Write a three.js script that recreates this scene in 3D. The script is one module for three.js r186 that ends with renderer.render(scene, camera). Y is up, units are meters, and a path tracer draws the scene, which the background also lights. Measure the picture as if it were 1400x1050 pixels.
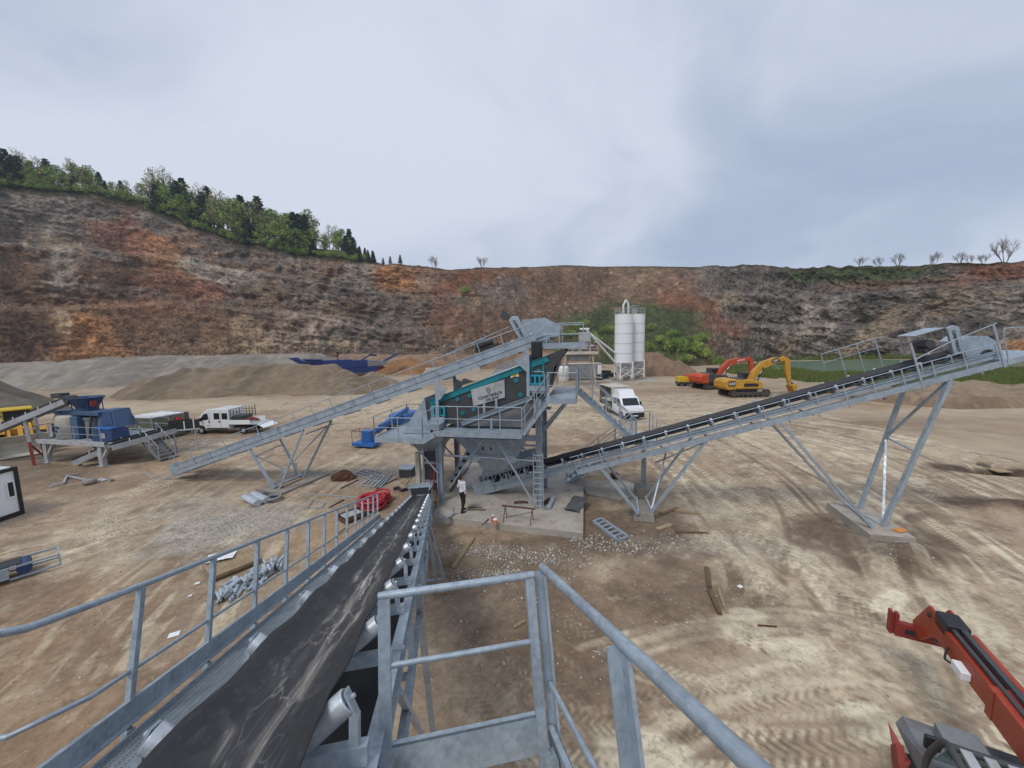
import * as THREE from 'three';
import { mergeGeometries, mergeVertices, toCreasedNormals } from 'three/addons/utils/BufferGeometryUtils.js';
import { RoundedBoxGeometry } from 'three/addons/geometries/RoundedBoxGeometry.js';
import { ConvexGeometry } from 'three/addons/geometries/ConvexGeometry.js';
import { MarchingCubes } from 'three/addons/objects/MarchingCubes.js';
import { FontLoader } from 'three/addons/loaders/FontLoader.js';
import { TextGeometry } from 'three/addons/geometries/TextGeometry.js';

// ---------------------------------------------------------------- camera, sky, sun, exposure
const scene = new THREE.Scene();
const FOC = 530, CAMH = 8.2, PITCH = Math.atan(61 / FOC), ROLL = 0.018;
const camera = new THREE.PerspectiveCamera(2 * Math.atan(525 / FOC) * 180 / Math.PI, 4 / 3, 0.05, 3000);
camera.position.set(0, CAMH, 0);
camera.rotation.order = 'YXZ';
camera.rotation.set(-PITCH, 0, -ROLL);
scene.add(camera);

const renderer = new THREE.WebGLRenderer({ antialias: true });
renderer.setSize(1024, 768);
renderer.toneMapping = THREE.LinearToneMapping;
renderer.toneMappingExposure = 1.1;
renderer.shadowMap.enabled = true;

// seeded helpers
function rng(seed) { let a = seed >>> 0; return () => { a = (a + 0x6D2B79F5) | 0; let t = Math.imul(a ^ (a >>> 15), 1 | a); t = (t + Math.imul(t ^ (t >>> 7), 61 | t)) ^ t; return ((t ^ (t >>> 14)) >>> 0) / 4294967296; }; }
const clamp = (x, a = 0, b = 1) => x < a ? a : x > b ? b : x;
const lerp = (a, b, t) => a + (b - a) * t;
const sstep = (a, b, x) => { const t = clamp((x - a) / (b - a)); return t * t * (3 - 2 * t); };
function h2(ix, iy) { let h = Math.imul(ix, 374761393) + Math.imul(iy, 668265263) | 0; h = Math.imul(h ^ (h >>> 13), 1274126177); return ((h ^ (h >>> 16)) >>> 0) / 4294967296; }
function vn(x, y) { const ix = Math.floor(x), iy = Math.floor(y); let fx = x - ix, fy = y - iy; fx = fx * fx * (3 - 2 * fx); fy = fy * fy * (3 - 2 * fy); const a = h2(ix, iy), b = h2(ix + 1, iy), c = h2(ix, iy + 1), d = h2(ix + 1, iy + 1); return a + (b - a) * fx + (c - a) * fy + (a - b - c + d) * fx * fy; }
function fbm(x, y, o = 4, g = 0.5) { let s = 0, a = 1, t = 0; for (let i = 0; i < o; i++) { s += a * vn(x, y); t += a; a *= g; x = x * 2.03 + 17.3; y = y * 2.03 + 9.1; } return s / t; }
const ridg = (x, y, o = 4) => { let s = 0, a = 1, t = 0; for (let i = 0; i < o; i++) { s += a * (1 - Math.abs(2 * vn(x, y) - 1)); t += a; a *= 0.5; x = x * 2.1 + 5.2; y = y * 2.1 + 3.7; } return s / t; };
const s2l = c => c <= 0.04045 ? c / 12.92 : Math.pow((c + 0.055) / 1.055, 2.4);
const rgb = (r, g, b) => [s2l(r / 255), s2l(g / 255), s2l(b / 255)];      // sRGB bytes to linear
const mix3 = (a, b, t) => [a[0] + (b[0] - a[0]) * t, a[1] + (b[1] - a[1]) * t, a[2] + (b[2] - a[2]) * t];

// overcast sky, computed
{
  const W = 1024, H = 512, data = new Float32Array(W * H * 4);
  for (let j = 0; j < H; j++) for (let i = 0; i < W; i++) {
    const el = (0.5 - (H - 1 - j + 0.5) / H) * Math.PI, az = (i + 0.5) / W * 2 * Math.PI;
    const ce = Math.cos(el), dx = ce * Math.cos(az), dz = ce * Math.sin(az), dy = Math.max(Math.sin(el), 0);
    const k = 1 / (dy + 0.22), cx = dx * k, cz = dz * k;
    const wx = fbm(cx * 1.1 + 3, cz * 1.1 + 8, 3) - 0.5, wz = fbm(cx * 1.1 + 31, cz * 1.1 + 2, 3) - 0.5;
    const n = fbm(cx * 0.85 + wx * 1.1 + 4.3, cz * 0.85 + wz * 1.1 + 1.7, 6, 0.58);
    const m = fbm(cx * 0.45 + 7.7, cz * 0.45 + 2.2, 3);
    let t = sstep(0.30, 0.70, n * 0.6 + m * 0.4);
    let c = mix3(rgb(158, 172, 197), rgb(206, 213, 227), t);
    const hz = Math.exp(-dy * 8);
    c = mix3(c, rgb(190, 206, 226), hz * 0.55);
    const o = (j * W + i) * 4, G = 1.0;
    data[o] = c[0] * G; data[o + 1] = c[1] * G; data[o + 2] = c[2] * G; data[o + 3] = 1;
  }
  const sky = new THREE.DataTexture(data, W, H, THREE.RGBAFormat, THREE.FloatType);
  sky.mapping = THREE.EquirectangularReflectionMapping; sky.magFilter = THREE.LinearFilter; sky.minFilter = THREE.LinearFilter; sky.wrapS = THREE.RepeatWrapping; sky.needsUpdate = true;
  scene.background = sky; scene.environment = sky;
}
const sun = new THREE.DirectionalLight(new THREE.Color(1, 0.965, 0.91), 1.5);
sun.position.set(-45, 110, 30); sun.target.position.set(0, 0, -30); sun.castShadow = true; sun.shadow.radius = 34;
sun.shadow.mapSize.set(4096, 4096); Object.assign(sun.shadow.camera, { left: -90, right: 90, top: 90, bottom: -90, near: 1, far: 400 });
scene.add(sun, sun.target);

// photo pixel (1400 x 1050) to direction, then to a point on the ground, at a depth, or on a plane
const V3 = (x, y, z) => new THREE.Vector3(x, y, z);
const RIGHT = V3(1, 0, 0), UP0 = V3(0, Math.cos(PITCH), -Math.sin(PITCH)), FWD = V3(0, -Math.sin(PITCH), -Math.cos(PITCH));
const AR = RIGHT.clone().multiplyScalar(Math.cos(ROLL)).addScaledVector(UP0, -Math.sin(ROLL)), AU = RIGHT.clone().multiplyScalar(Math.sin(ROLL)).addScaledVector(UP0, Math.cos(ROLL));
const ray = (px, py) => FWD.clone().addScaledVector(AR, (px - 700) / FOC).addScaledVector(AU, -(py - 525) / FOC);
const G = (px, py, h = 0) => { const d = ray(px, py), t = (h - CAMH) / d.y; return V3(d.x * t, h, d.z * t); };
const atZ = (px, py, z) => { const d = ray(px, py), t = z / d.z; return V3(d.x * t, CAMH + d.y * t, z); };
const proj = p => { const v = V3(p.x, p.y - CAMH, p.z), z = v.dot(FWD); return [700 + FOC * v.dot(AR) / z, 525 - FOC * v.dot(AU) / z, z]; };

// ---------------------------------------------------------------- geometry helpers
const T3 = a => a.isVector3 ? a : V3(a[0], a[1], a[2]);
function fin(g) { if (g.index) g = g.toNonIndexed(); for (const k of Object.keys(g.attributes)) if (!['position', 'normal', 'uv', 'color'].includes(k)) g.deleteAttribute(k); if (!g.attributes.normal) g.computeVertexNormals(); return g; }
function boxUV(g, sc = 1) {
  const p = g.attributes.position, uv = new Float32Array(p.count * 2);
  for (let i = 0; i < p.count; i += 3) {
    const ax = p.getX(i + 1) - p.getX(i), ay = p.getY(i + 1) - p.getY(i), az = p.getZ(i + 1) - p.getZ(i), bx = p.getX(i + 2) - p.getX(i), by = p.getY(i + 2) - p.getY(i), bz = p.getZ(i + 2) - p.getZ(i);
    const nx = Math.abs(ay * bz - az * by), ny = Math.abs(az * bx - ax * bz), nz = Math.abs(ax * by - ay * bx);
    for (let k = i; k < i + 3; k++) { const x = p.getX(k), y = p.getY(k), z = p.getZ(k); let u, v; if (ny >= nx && ny >= nz) { u = x; v = z; } else if (nx >= nz) { u = z; v = y; } else { u = x; v = y; } uv[k * 2] = u * sc; uv[k * 2 + 1] = v * sc; }
  }
  g.setAttribute('uv', new THREE.BufferAttribute(uv, 2)); return g;
}
function join(gs, keepUV) { gs = (Array.isArray(gs) ? gs.flat(4) : [gs]).map(fin); if (!keepUV) gs.forEach(g => boxUV(g)); const col = gs.some(g => g.attributes.color); if (!col) gs.forEach(g => g.deleteAttribute('color')); return gs.length === 1 ? gs[0] : mergeGeometries(gs); }
const box = (w, h, d, x = 0, y = 0, z = 0, rx = 0, ry = 0, rz = 0) => { const g = new THREE.BoxGeometry(w, h, d); if (rz) g.rotateZ(rz); if (rx) g.rotateX(rx); if (ry) g.rotateY(ry); return g.translate(x, y, z); };
const bx = (x0, x1, y0, y1, z0, z1) => box(x1 - x0, y1 - y0, z1 - z0, (x0 + x1) / 2, (y0 + y1) / 2, (z0 + z1) / 2);
const rbox = (x0, x1, y0, y1, z0, z1, r = 0.03, s = 2) => new RoundedBoxGeometry(x1 - x0, y1 - y0, z1 - z0, s, r).translate((x0 + x1) / 2, (y0 + y1) / 2, (z0 + z1) / 2);
function orient(g, a, b, up = V3(0, 1, 0)) { // geometry along +z from -0.5 to 0.5 (unit length) goes from a to b
  a = T3(a); b = T3(b); const z = b.clone().sub(a), L = z.length(); z.normalize(); let u = T3(up); if (Math.abs(z.dot(u)) > 0.98) u = V3(1, 0, 0.01).normalize(); const x = u.clone().cross(z).normalize(), y = z.clone().cross(x);
  g.applyMatrix4(new THREE.Matrix4().makeBasis(x, y, z.multiplyScalar(L)).setPosition(a.clone().add(b).multiplyScalar(0.5)));
  g.deleteAttribute('normal'); const n = fin(g); n.computeVertexNormals(); return n;
}
const beam = (a, b, w = 0.1, h = w, up) => orient(fin(new THREE.BoxGeometry(w, h, 1)), a, b, up);
function rod(a, b, r = 0.025, seg = 8, r2 = r) { a = T3(a); b = T3(b); const L = a.distanceTo(b), g = new THREE.CylinderGeometry(r2, r, L, seg, 1); g.applyQuaternion(new THREE.Quaternion().setFromUnitVectors(V3(0, 1, 0), b.clone().sub(a).normalize())); return g.translate((a.x + b.x) / 2, (a.y + b.y) / 2, (a.z + b.z) / 2); }
const pipe = (pts, r = 0.025, seg = 8, n = 6, tension = 0.15) => new THREE.TubeGeometry(new THREE.CatmullRomCurve3(pts.map(T3), false, 'catmullrom', tension), (pts.length - 1) * n, r, seg);
function ibeam(a, b, w = 0.2, h = 0.2, t = 0.02, up) { // H section
  const gs = [new THREE.BoxGeometry(w, t, 1).translate(0, h / 2 - t / 2, 0), new THREE.BoxGeometry(w, t, 1).translate(0, -h / 2 + t / 2, 0), new THREE.BoxGeometry(t, h - 2 * t, 1)];
  return orient(mergeGeometries(gs.map(fin)), a, b, up);
}
function chan(a, b, w = 0.08, h = 0.2, t = 0.012, up, side = 1) { // C section, web on the +x (side) face
  const gs = [new THREE.BoxGeometry(w, t, 1).translate(0, h / 2 - t / 2, 0), new THREE.BoxGeometry(w, t, 1).translate(0, -h / 2 + t / 2, 0), new THREE.BoxGeometry(t, h - 2 * t, 1).translate(side * (w / 2 - t / 2), 0, 0)];
  return orient(mergeGeometries(gs.map(fin)), a, b, up);
}
function prism(pts, depth, bev = 0) { const s = new THREE.Shape(pts.map(p => new THREE.Vector2(p[0], p[1]))); return new THREE.ExtrudeGeometry(s, { depth, bevelEnabled: bev > 0, bevelSize: bev, bevelThickness: bev, bevelSegments: 2, curveSegments: 8 }); }
const prismZ = (pts, z0, z1, bev = 0) => prism(pts, z1 - z0 - 2 * bev, bev).translate(0, 0, z0 + bev);
function quadSheet(pts, th = 0.012) { // flat polygon (world points) given thickness
  const n = V3().crossVectors(T3(pts[1]).clone().sub(T3(pts[0])), T3(pts[2]).clone().sub(T3(pts[0]))).normalize().multiplyScalar(th / 2);
  const a = pts.map(p => T3(p).clone().add(n)), b = pts.map(p => T3(p).clone().sub(n)), v = []; const tri = (p, q, r) => v.push(p.x, p.y, p.z, q.x, q.y, q.z, r.x, r.y, r.z), N = a.length;
  for (let i = 1; i < N - 1; i++) { tri(a[0], a[i], a[i + 1]); tri(b[0], b[i + 1], b[i]); }
  for (let i = 0; i < N; i++) { const j = (i + 1) % N; tri(a[i], b[i], b[j]); tri(a[i], b[j], a[j]); }
  const g = new THREE.BufferGeometry(); g.setAttribute('position', new THREE.Float32BufferAttribute(v, 3)); g.computeVertexNormals(); return g;
}
const hull = pts => new ConvexGeometry(pts.map(T3));
const lathe = (pts, seg = 16) => new THREE.LatheGeometry(pts.map(p => new THREE.Vector2(p[0], p[1])), seg);
const cyl = (r, h, x = 0, y = 0, z = 0, axis = 'y', seg = 16, r2 = r) => { const g = new THREE.CylinderGeometry(r2, r, h, seg); if (axis === 'z') g.rotateX(Math.PI / 2); if (axis === 'x') g.rotateZ(Math.PI / 2); return g.translate(x, y, z); };

// ---------------------------------------------------------------- things and parts
const names = {};
function numbered(n) { if (!(n in names)) { names[n] = 0; return n; } names[n]++; return n + '_' + String(names[n]).padStart(3, '0'); }
function thing(name, label, category, pos = [0, 0, 0], yaw = 0, group) {
  const o = new THREE.Group(); o.name = numbered(name); const p = T3(pos); o.position.copy(p); o.rotation.y = yaw; o.userData = { label, category }; if (group) o.userData.group = group; scene.add(o); return o;
}
function part(name, gs, mat, parent, label) { const m = new THREE.Mesh(join(gs), mat); m.name = name; m.castShadow = m.receiveShadow = true; parent.add(m); if (label) m.userData.label = label; return m; }
function solo(name, gs, mat, label, category, pos = [0, 0, 0], yaw = 0, group) { const m = new THREE.Mesh(join(gs), mat); m.name = numbered(name); m.castShadow = m.receiveShadow = true; m.position.copy(T3(pos)); m.rotation.y = yaw; m.userData = { label, category }; if (group) m.userData.group = group; scene.add(m); return m; }
function structure(name, gs, mat, keep) { const m = new THREE.Mesh(keep ? gs : join(gs), mat); m.name = numbered(name); m.castShadow = m.receiveShadow = true; m.userData.kind = 'structure'; scene.add(m); return m; }
function copyOf(o, label, group) { const c = o.clone(); c.name = numbered(o.name.replace(/_\d{3}$/, '')); c.userData = { ...o.userData }; if (label) c.userData.label = label; if (group) c.userData.group = group; scene.add(c); return c; }

// ---------------------------------------------------------------- materials
function tex(W, H, fn, srgb = true, rep = 1, rep2 = rep) {
  const d = new Uint8Array(W * H * 4);
  for (let j = 0; j < H; j++) for (let i = 0; i < W; i++) { const c = fn(i / W, j / H), o = (j * W + i) * 4; if (typeof c === 'number') { d[o] = d[o + 1] = d[o + 2] = clamp(c) * 255; } else { d[o] = clamp(c[0]) * 255; d[o + 1] = clamp(c[1]) * 255; d[o + 2] = clamp(c[2]) * 255; } d[o + 3] = 255; }
  const t = new THREE.DataTexture(d, W, H); t.wrapS = t.wrapT = THREE.RepeatWrapping; t.magFilter = THREE.LinearFilter; t.minFilter = THREE.LinearMipmapLinearFilter; t.generateMipmaps = true; if (srgb) t.colorSpace = THREE.SRGBColorSpace; t.repeat.set(rep, rep2); t.needsUpdate = true; return t;
}
// tileable noise on the unit square
function tn(u, v, f, seed = 0) { const x = u * f, y = v * f, ix = Math.floor(x), iy = Math.floor(y); let fx = x - ix, fy = y - iy; fx = fx * fx * (3 - 2 * fx); fy = fy * fy * (3 - 2 * fy); const w = k => ((k % f) + f) % f, a = h2(w(ix) + seed, w(iy)), b = h2(w(ix + 1) + seed, w(iy)), c = h2(w(ix) + seed, w(iy + 1)), d = h2(w(ix + 1) + seed, w(iy + 1)); return a + (b - a) * fx + (c - a) * fy + (a - b - c + d) * fx * fy; }
function tf(u, v, f, o = 4, seed = 0) { let s = 0, a = 1, t = 0; for (let i = 0; i < o; i++) { s += a * tn(u, v, f, seed + i * 57); t += a; a *= 0.55; f *= 2; } return s / t; }
const galvMap = tex(1024, 1024, (u, v) => { const s = tf(u, v, 80, 3), b = tf(u, v, 9, 5, 99), st = tf(u, v, 23, 4, 400); let k = 0.90 + (s - 0.5) * 0.20 + (b - 0.5) * 0.20 - sstep(0.6, 0.75, st) * 0.05; return [k * 0.985, k * 1.0, k * 1.01]; }, true, 0.41);
const galvRough = tex(256, 256, (u, v) => { const k = 0.5 + (tf(u, v, 12, 4, 7) - 0.5) * 0.5; return [k, k, k]; }, false, 0.7);
const grimeMap = tex(1024, 1024, (u, v) => { const b = tf(u, v, 7, 6, 11), s = tf(u, v, 90, 2, 5); const k = 0.93 + (b - 0.5) * 0.20 + (s - 0.5) * 0.08; const d = sstep(0.52, 0.75, tf(u, v, 13, 5, 71)) * 0.25; return [k * (1 - d * 0.2), k * (1 - d * 0.35), k * (1 - d * 0.5)]; }, true, 0.29);
const grainBump = tex(256, 256, (u, v) => tf(u, v, 16, 4, 3), false);
const woodMap = tex(256, 256, (u, v) => { const g = tf(u * 1, v, 4, 3, 8), l = tf(0.2 + u * 0.02, v, 48, 3, 8); const k = 0.84 + 0.24 * (l - 0.5) + (tf(u, v, 32, 3, 4) - 0.5) * 0.22 + (g - 0.5) * 0.2; return [k, k * 0.97, k * 0.92]; });
const S = (color, o = {}) => new THREE.MeshStandardMaterial({ color: new THREE.Color(color[0], color[1], color[2]), roughness: 0.6, metalness: 0, ...o });
const M = {
  galv: S([0.47, 0.535, 0.59], { metalness: 0.3, roughness: 0.9, roughnessMap: galvRough, map: galvMap }),
  roller: S([0.72, 0.74, 0.77], { metalness: 0.45, roughness: 0.36, map: galvMap }),
  belt: S([0.035, 0.036, 0.04], { roughness: 0.62, map: grimeMap }),
  rubber: S([0.02, 0.02, 0.021], { roughness: 0.75 }),
  black: S([0.018, 0.018, 0.02], { roughness: 0.55 }),
  screen: S([0.062, 0.064, 0.068], { roughness: 0.6, map: grimeMap }),
  teal: S([0.01, 0.24, 0.29], { roughness: 0.5, map: grimeMap }),
  cyan: S([0.02, 0.36, 0.50], { roughness: 0.45, map: grimeMap }),
  conc: S([0.44, 0.40, 0.345], { roughness: 0.95, map: grimeMap, bumpMap: grainBump, bumpScale: 0.004 }),
  concD: S([0.30, 0.27, 0.235], { roughness: 0.95, map: grimeMap, bumpMap: grainBump, bumpScale: 0.004 }),
  blue: S([0.03, 0.07, 0.18], { roughness: 0.5, map: grimeMap }),
  blueL: S([0.03, 0.16, 0.50], { roughness: 0.42, map: grimeMap }),
  blueV: S([0.065, 0.125, 0.235], { roughness: 0.55, map: grimeMap }),
  navy: S([0.015, 0.04, 0.19], { roughness: 0.5, map: grimeMap }),
  lgrey: S([0.46, 0.48, 0.49], { roughness: 0.55, map: grimeMap }),
  mgrey: S([0.22, 0.23, 0.24], { roughness: 0.6, map: grimeMap }),
  dgrey: S([0.07, 0.072, 0.076], { roughness: 0.6, map: grimeMap }),
  white: S([0.80, 0.81, 0.82], { roughness: 0.45 }),
  whiteC: new THREE.MeshPhysicalMaterial({ color: new THREE.Color(0.78, 0.79, 0.80), roughness: 0.4, clearcoat: 0.6, clearcoatRoughness: 0.15 }),
  cream: S([0.60, 0.56, 0.47], { roughness: 0.7, map: grimeMap }),
  glass: S([0.02, 0.024, 0.028], { roughness: 0.08, metalness: 0.1 }),
  tyre: S([0.022, 0.021, 0.02], { roughness: 0.9, map: grimeMap, bumpMap: grainBump, bumpScale: 0.004 }),
  yellow: S([0.62, 0.33, 0.03], { roughness: 0.5, map: grimeMap }),
  lemon: S([0.72, 0.50, 0.02], { roughness: 0.5, map: grimeMap }),
  orange: S([0.60, 0.085, 0.02], { roughness: 0.5, map: grimeMap }),
  orangeT: S([0.42, 0.052, 0.018], { roughness: 0.5, map: grimeMap }),
  redox: S([0.28, 0.035, 0.025], { roughness: 0.6, map: grimeMap }),
  red: S([0.45, 0.02, 0.03], { roughness: 0.5 }),
  rust: S([0.13, 0.05, 0.03], { roughness: 0.9, map: grimeMap }),
  track: S([0.09, 0.075, 0.06], { roughness: 0.85, map: grimeMap }),
  wood: S([0.43, 0.34, 0.225], { roughness: 0.85, map: woodMap }),
  woodD: S([0.20, 0.14, 0.09], { roughness: 0.9, map: woodMap }),
  woodL: S([0.52, 0.42, 0.27], { roughness: 0.85, map: woodMap }),
  olive: S([0.16, 0.165, 0.115], { roughness: 0.65, map: grimeMap }),
  cloth: S([0.10, 0.105, 0.12], { roughness: 0.9, map: grimeMap }),
  pipeG: S([0.66, 0.71, 0.75], { roughness: 0.5, metalness: 0.35, map: galvMap }),
};
const fontB = await new FontLoader().loadAsync('fonts/droid/droid_sans_bold.typeface.json');
function text(str, size, depth = 0.006) { const g = new TextGeometry(str, { font: fontB, size, depth, curveSegments: 4 }); g.computeBoundingBox(); const b = g.boundingBox; return g.translate(-(b.min.x + b.max.x) / 2, -(b.min.y + b.max.y) / 2, 0); }
// ---------------------------------------------------------------- the ground of the yard
const gx0 = -32, gx1 = 32, gz0 = -54, gz1 = 10, GS = 64;
// tyre tracks as photo-pixel polylines laid on the ground
const TR = 2048, trL = new Float32Array(TR * TR), trH = new Float32Array(TR * TR);
function stamp(x, z, r, l, h) { const u = (x - gx0) / GS * TR, v = (z - gz0) / GS * TR, R = r / GS * TR; const i0 = Math.max(0, Math.floor(u - R)), i1 = Math.min(TR - 1, Math.ceil(u + R)), j0 = Math.max(0, Math.floor(v - R)), j1 = Math.min(TR - 1, Math.ceil(v + R)); for (let j = j0; j <= j1; j++) for (let i = i0; i <= i1; i++) { const d = Math.hypot(i - u, j - v) / R; if (d < 1) { const w = 1 - d * d, o = j * TR + i; trL[o] += (l - trL[o]) * w * 0.7; trH[o] += (h - trH[o]) * w * 0.7; } } }
{
  const R = rng(5);
  const track = (pts, off, w, l, h, tread) => {
    const P = pts.map(p => p.length === 2 ? G(p[0], p[1]) : p), cv = new THREE.CatmullRomCurve3(P), N = Math.min(900, Math.ceil(cv.getLength() / 0.12));
    const ph = R() * 9, pres = R() * 50;
    for (let i = 0; i <= N; i++) { const p = cv.getPoint(i / N), t = cv.getTangent(i / N), nx = -t.z, nz = t.x; const k = sstep(0.28, 0.62, vn(i * 0.045 + pres, pres)); const wob = (vn(i * 0.02 + ph, 3) - 0.5) * 0.5; const cx = p.x + nx * (off + wob), cz = p.z + nz * (off + wob); if (!tread) stamp(cx, cz, w, l * k, h * k); else if (i % 2 === 0) for (let m = -4; m <= 4; m++) stamp(cx + nx * m * 0.055 + t.x * Math.abs(m) * 0.05, cz + nz * m * 0.055 + t.z * Math.abs(m) * 0.05, 0.06, l * 1.5 * k, h * 1.6 * k); }
  };
  const fams = [
    [[[905, 590], [1010, 655], [1110, 735], [1205, 835], [1260, 960]], 16, 6.0],
    [[[960, 570], [1120, 640], [1260, 740], [1390, 900]], 14, 6.0],
    [[[820, 560], [1000, 575], [1200, 610], [1400, 690]], 14, 7.0],
    [[[560, 585], [760, 560], [980, 556], [1250, 585], [1400, 610]], 16, 9.0],
    [[[740, 850], [880, 925], [1060, 965], [1230, 950], [1400, 880]], 9, 3.0],
    [[[700, 1000], [850, 1010], [1000, 1020], [1200, 1010], [1390, 960]], 7, 2.0],
    [[[20, 950], [140, 830], [270, 730], [420, 640], [560, 560]], 14, 5.0],
    [[[0, 760], [110, 735], [220, 670], [340, 620], [470, 580]], 12, 4.0],
    [[[300, 700], [420, 640], [520, 600], [600, 570]], 6, 4.0],
    [[[180, 610], [330, 600], [480, 560], [620, 540]], 12, 6.0],
    [[[1050, 720], [1180, 800], [1300, 870], [1390, 930]], 9, 4.0],
    [[[800, 900], [950, 860], [1100, 850], [1230, 880], [1280, 960]], 6, 1.6],
  ];
  for (const [pts, n, sp] of fams) for (let i = 0; i < n; i++) { const off = (R() - 0.5) * sp, dark = R() < 0.35, tread = R() < 0.55, w = tread ? 0.2 : 0.07 + R() * 0.13, l = dark ? -0.5 - R() * 0.5 : 0.5 + R() * 0.7, h = (dark ? -1 : 0.5) * (0.5 + R() * 0.6); for (const q of [0, 1.9]) track(pts, off + q, w, l * (pts[0][0] < 400 ? 0.42 : 0.85), h, tread); }
}
// soils: photo-pixel centre, half-size in metres along/across, turn, colour, strength
const soil = {
  tan: rgb(158, 138, 115), light: rgb(186, 169, 143), dark: rgb(103, 86, 70), wet: rgb(80, 63, 50), chalk: rgb(214, 202, 174), grey: rgb(164, 155, 142), orange: rgb(156, 127, 93), brown: rgb(132, 111, 90), green: rgb(84, 97, 52),
};
const patches = [];
const pat = (px, py, rx, rz, rot, col, s, ed = 0.5) => { const p = G(px, py); patches.push([p.x, p.z, rx, rz, Math.cos(rot), Math.sin(rot), col, s, ed]); };
pat(860, 720, 4.2, 3.0, 0.1, soil.dark, 0.8); pat(700, 765, 4.5, 1.6, -0.1, soil.dark, 0.55); pat(860, 755, 3.2, 1.4, 0, soil.dark, 0.5);
pat(1195, 738, 3.2, 2.4, 0.2, soil.dark, 0.95, 0.35); pat(1235, 765, 2.2, 0.9, -0.1, soil.wet, 0.7, 0.35); pat(960, 800, 2.8, 1.7, 0, soil.dark, 0.5, 0.5); pat(850, 830, 2.5, 1.5, 0, soil.brown, 0.6); pat(1080, 650, 2, 0.8, 0.2, soil.brown, 0.4); pat(1150, 690, 2.0, 1.2, 0.2, soil.brown, 0.5); pat(1365, 643, 3.6, 1.3, 0.25, soil.wet, 1, 0.3); pat(1385, 694, 2.8, 1.2, 0.25, soil.wet, 0.9, 0.35); pat(1255, 705, 1.2, 0.3, -0.4, soil.dark, 0.7, 0.4);
pat(330, 715, 3.6, 2.6, 0.2, soil.grey, 0.95, 0.35); pat(270, 690, 2.8, 2.0, 0.2, soil.grey, 0.6); pat(150, 715, 6.0, 0.8, 0.75, soil.light, 0.7); pat(90, 745, 3, 0.7, 0.75, soil.light, 0.6);
pat(230, 665, 3.0, 1.3, 0.3, soil.brown, 0.7); pat(120, 660, 5, 2.5, 0.2, soil.brown, 0.7); pat(60, 640, 5, 2.2, 0.2, soil.dark, 0.45); pat(110, 620, 6, 4, 0, soil.dark, 0.5); pat(250, 640, 4, 1.2, 0.2, soil.orange, 0.5);
pat(300, 640, 3.5, 1.2, 0.4, soil.dark, 0.4); pat(80, 900, 4, 2.5, 0.7, soil.orange, 0.4); pat(440, 735, 3, 2, 0.2, soil.orange, 0.5); pat(250, 850, 3, 2, 0.6, soil.brown, 0.5); pat(450, 660, 5, 3.0, 0, soil.brown, 0.5); pat(520, 640, 4, 3.0, 0, soil.grey, 0.4);
pat(640, 800, 3.0, 2.0, 0, soil.dark, 0.45); pat(780, 890, 1.6, 1.0, 0, soil.dark, 0.55, 0.4); pat(850, 935, 1.6, 0.9, 0.3, soil.brown, 0.6, 0.35); pat(960, 820, 2.6, 2.0, 0, soil.brown, 0.6);
pat(1215, 820, 0.9, 0.35, -0.5, soil.chalk, 1, 0.25); pat(1185, 970, 0.75, 0.3, 0.1, soil.chalk, 1, 0.25); pat(1080, 885, 0.8, 0.4, 0, soil.chalk, 0.8, 0.25); pat(900, 1030, 0.9, 0.6, 0.2, soil.chalk, 1, 0.3); pat(1240, 1000, 0.9, 0.3, 0, soil.chalk, 0.9, 0.25); pat(1010, 840, 0.7, 0.3, 0, soil.chalk, 0.6, 0.25);
pat(1150, 900, 4, 2.0, 0.2, soil.light, 0.55); pat(1050, 950, 3.5, 1.2, 0, soil.light, 0.5); pat(1300, 800, 4, 2.4, 0.5, soil.light, 0.5); pat(1080, 700, 5, 3, 0.6, soil.light, 0.5); pat(985, 600, 7, 4, 0, soil.light, 0.5); pat(1250, 610, 12, 5, 0.1, soil.light, 0.55); pat(800, 575, 9, 4, 0, soil.light, 0.5); pat(1000, 700, 3, 2, 0.4, soil.light, 0.4);
pat(980, 745, 4, 1.2, 0.1, soil.grey, 0.5); pat(940, 700, 3, 1.5, 0.1, soil.grey, 0.4);
pat(560, 560, 14, 9, 0, soil.light, 0.6); pat(300, 555, 14, 6, 0, soil.light, 0.7); pat(80, 560, 16, 7, 0, soil.light, 0.7); pat(620, 540, 20, 9, 0, soil.light, 0.7); pat(730, 545, 14, 7, 0, soil.light, 0.6);
pat(960, 555, 16, 7, 0, soil.light, 0.4); pat(1210, 555, 6, 2.2, 0, soil.orange, 0.6); pat(1330, 560, 22, 4, 0, soil.light, 0.5); pat(1330, 548, 16, 3, 0, soil.brown, 0.5);
{ const rank = c => c === soil.light ? 0 : c === soil.grey || c === soil.brown || c === soil.orange ? 1 : c === soil.dark ? 2 : 3; patches.sort((a, b) => rank(a[6]) - rank(b[6])); }
function trAt(A, x, z) { const u = (x - gx0) / GS * TR - 0.5, v = (z - gz0) / GS * TR - 0.5, i = Math.floor(u), j = Math.floor(v); if (i < 0 || j < 0 || i >= TR - 1 || j >= TR - 1) return 0; const fx = u - i, fy = v - j, o = j * TR + i; return lerp(lerp(A[o], A[o + 1], fx), lerp(A[o + TR], A[o + TR + 1], fx), fy); }
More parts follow.
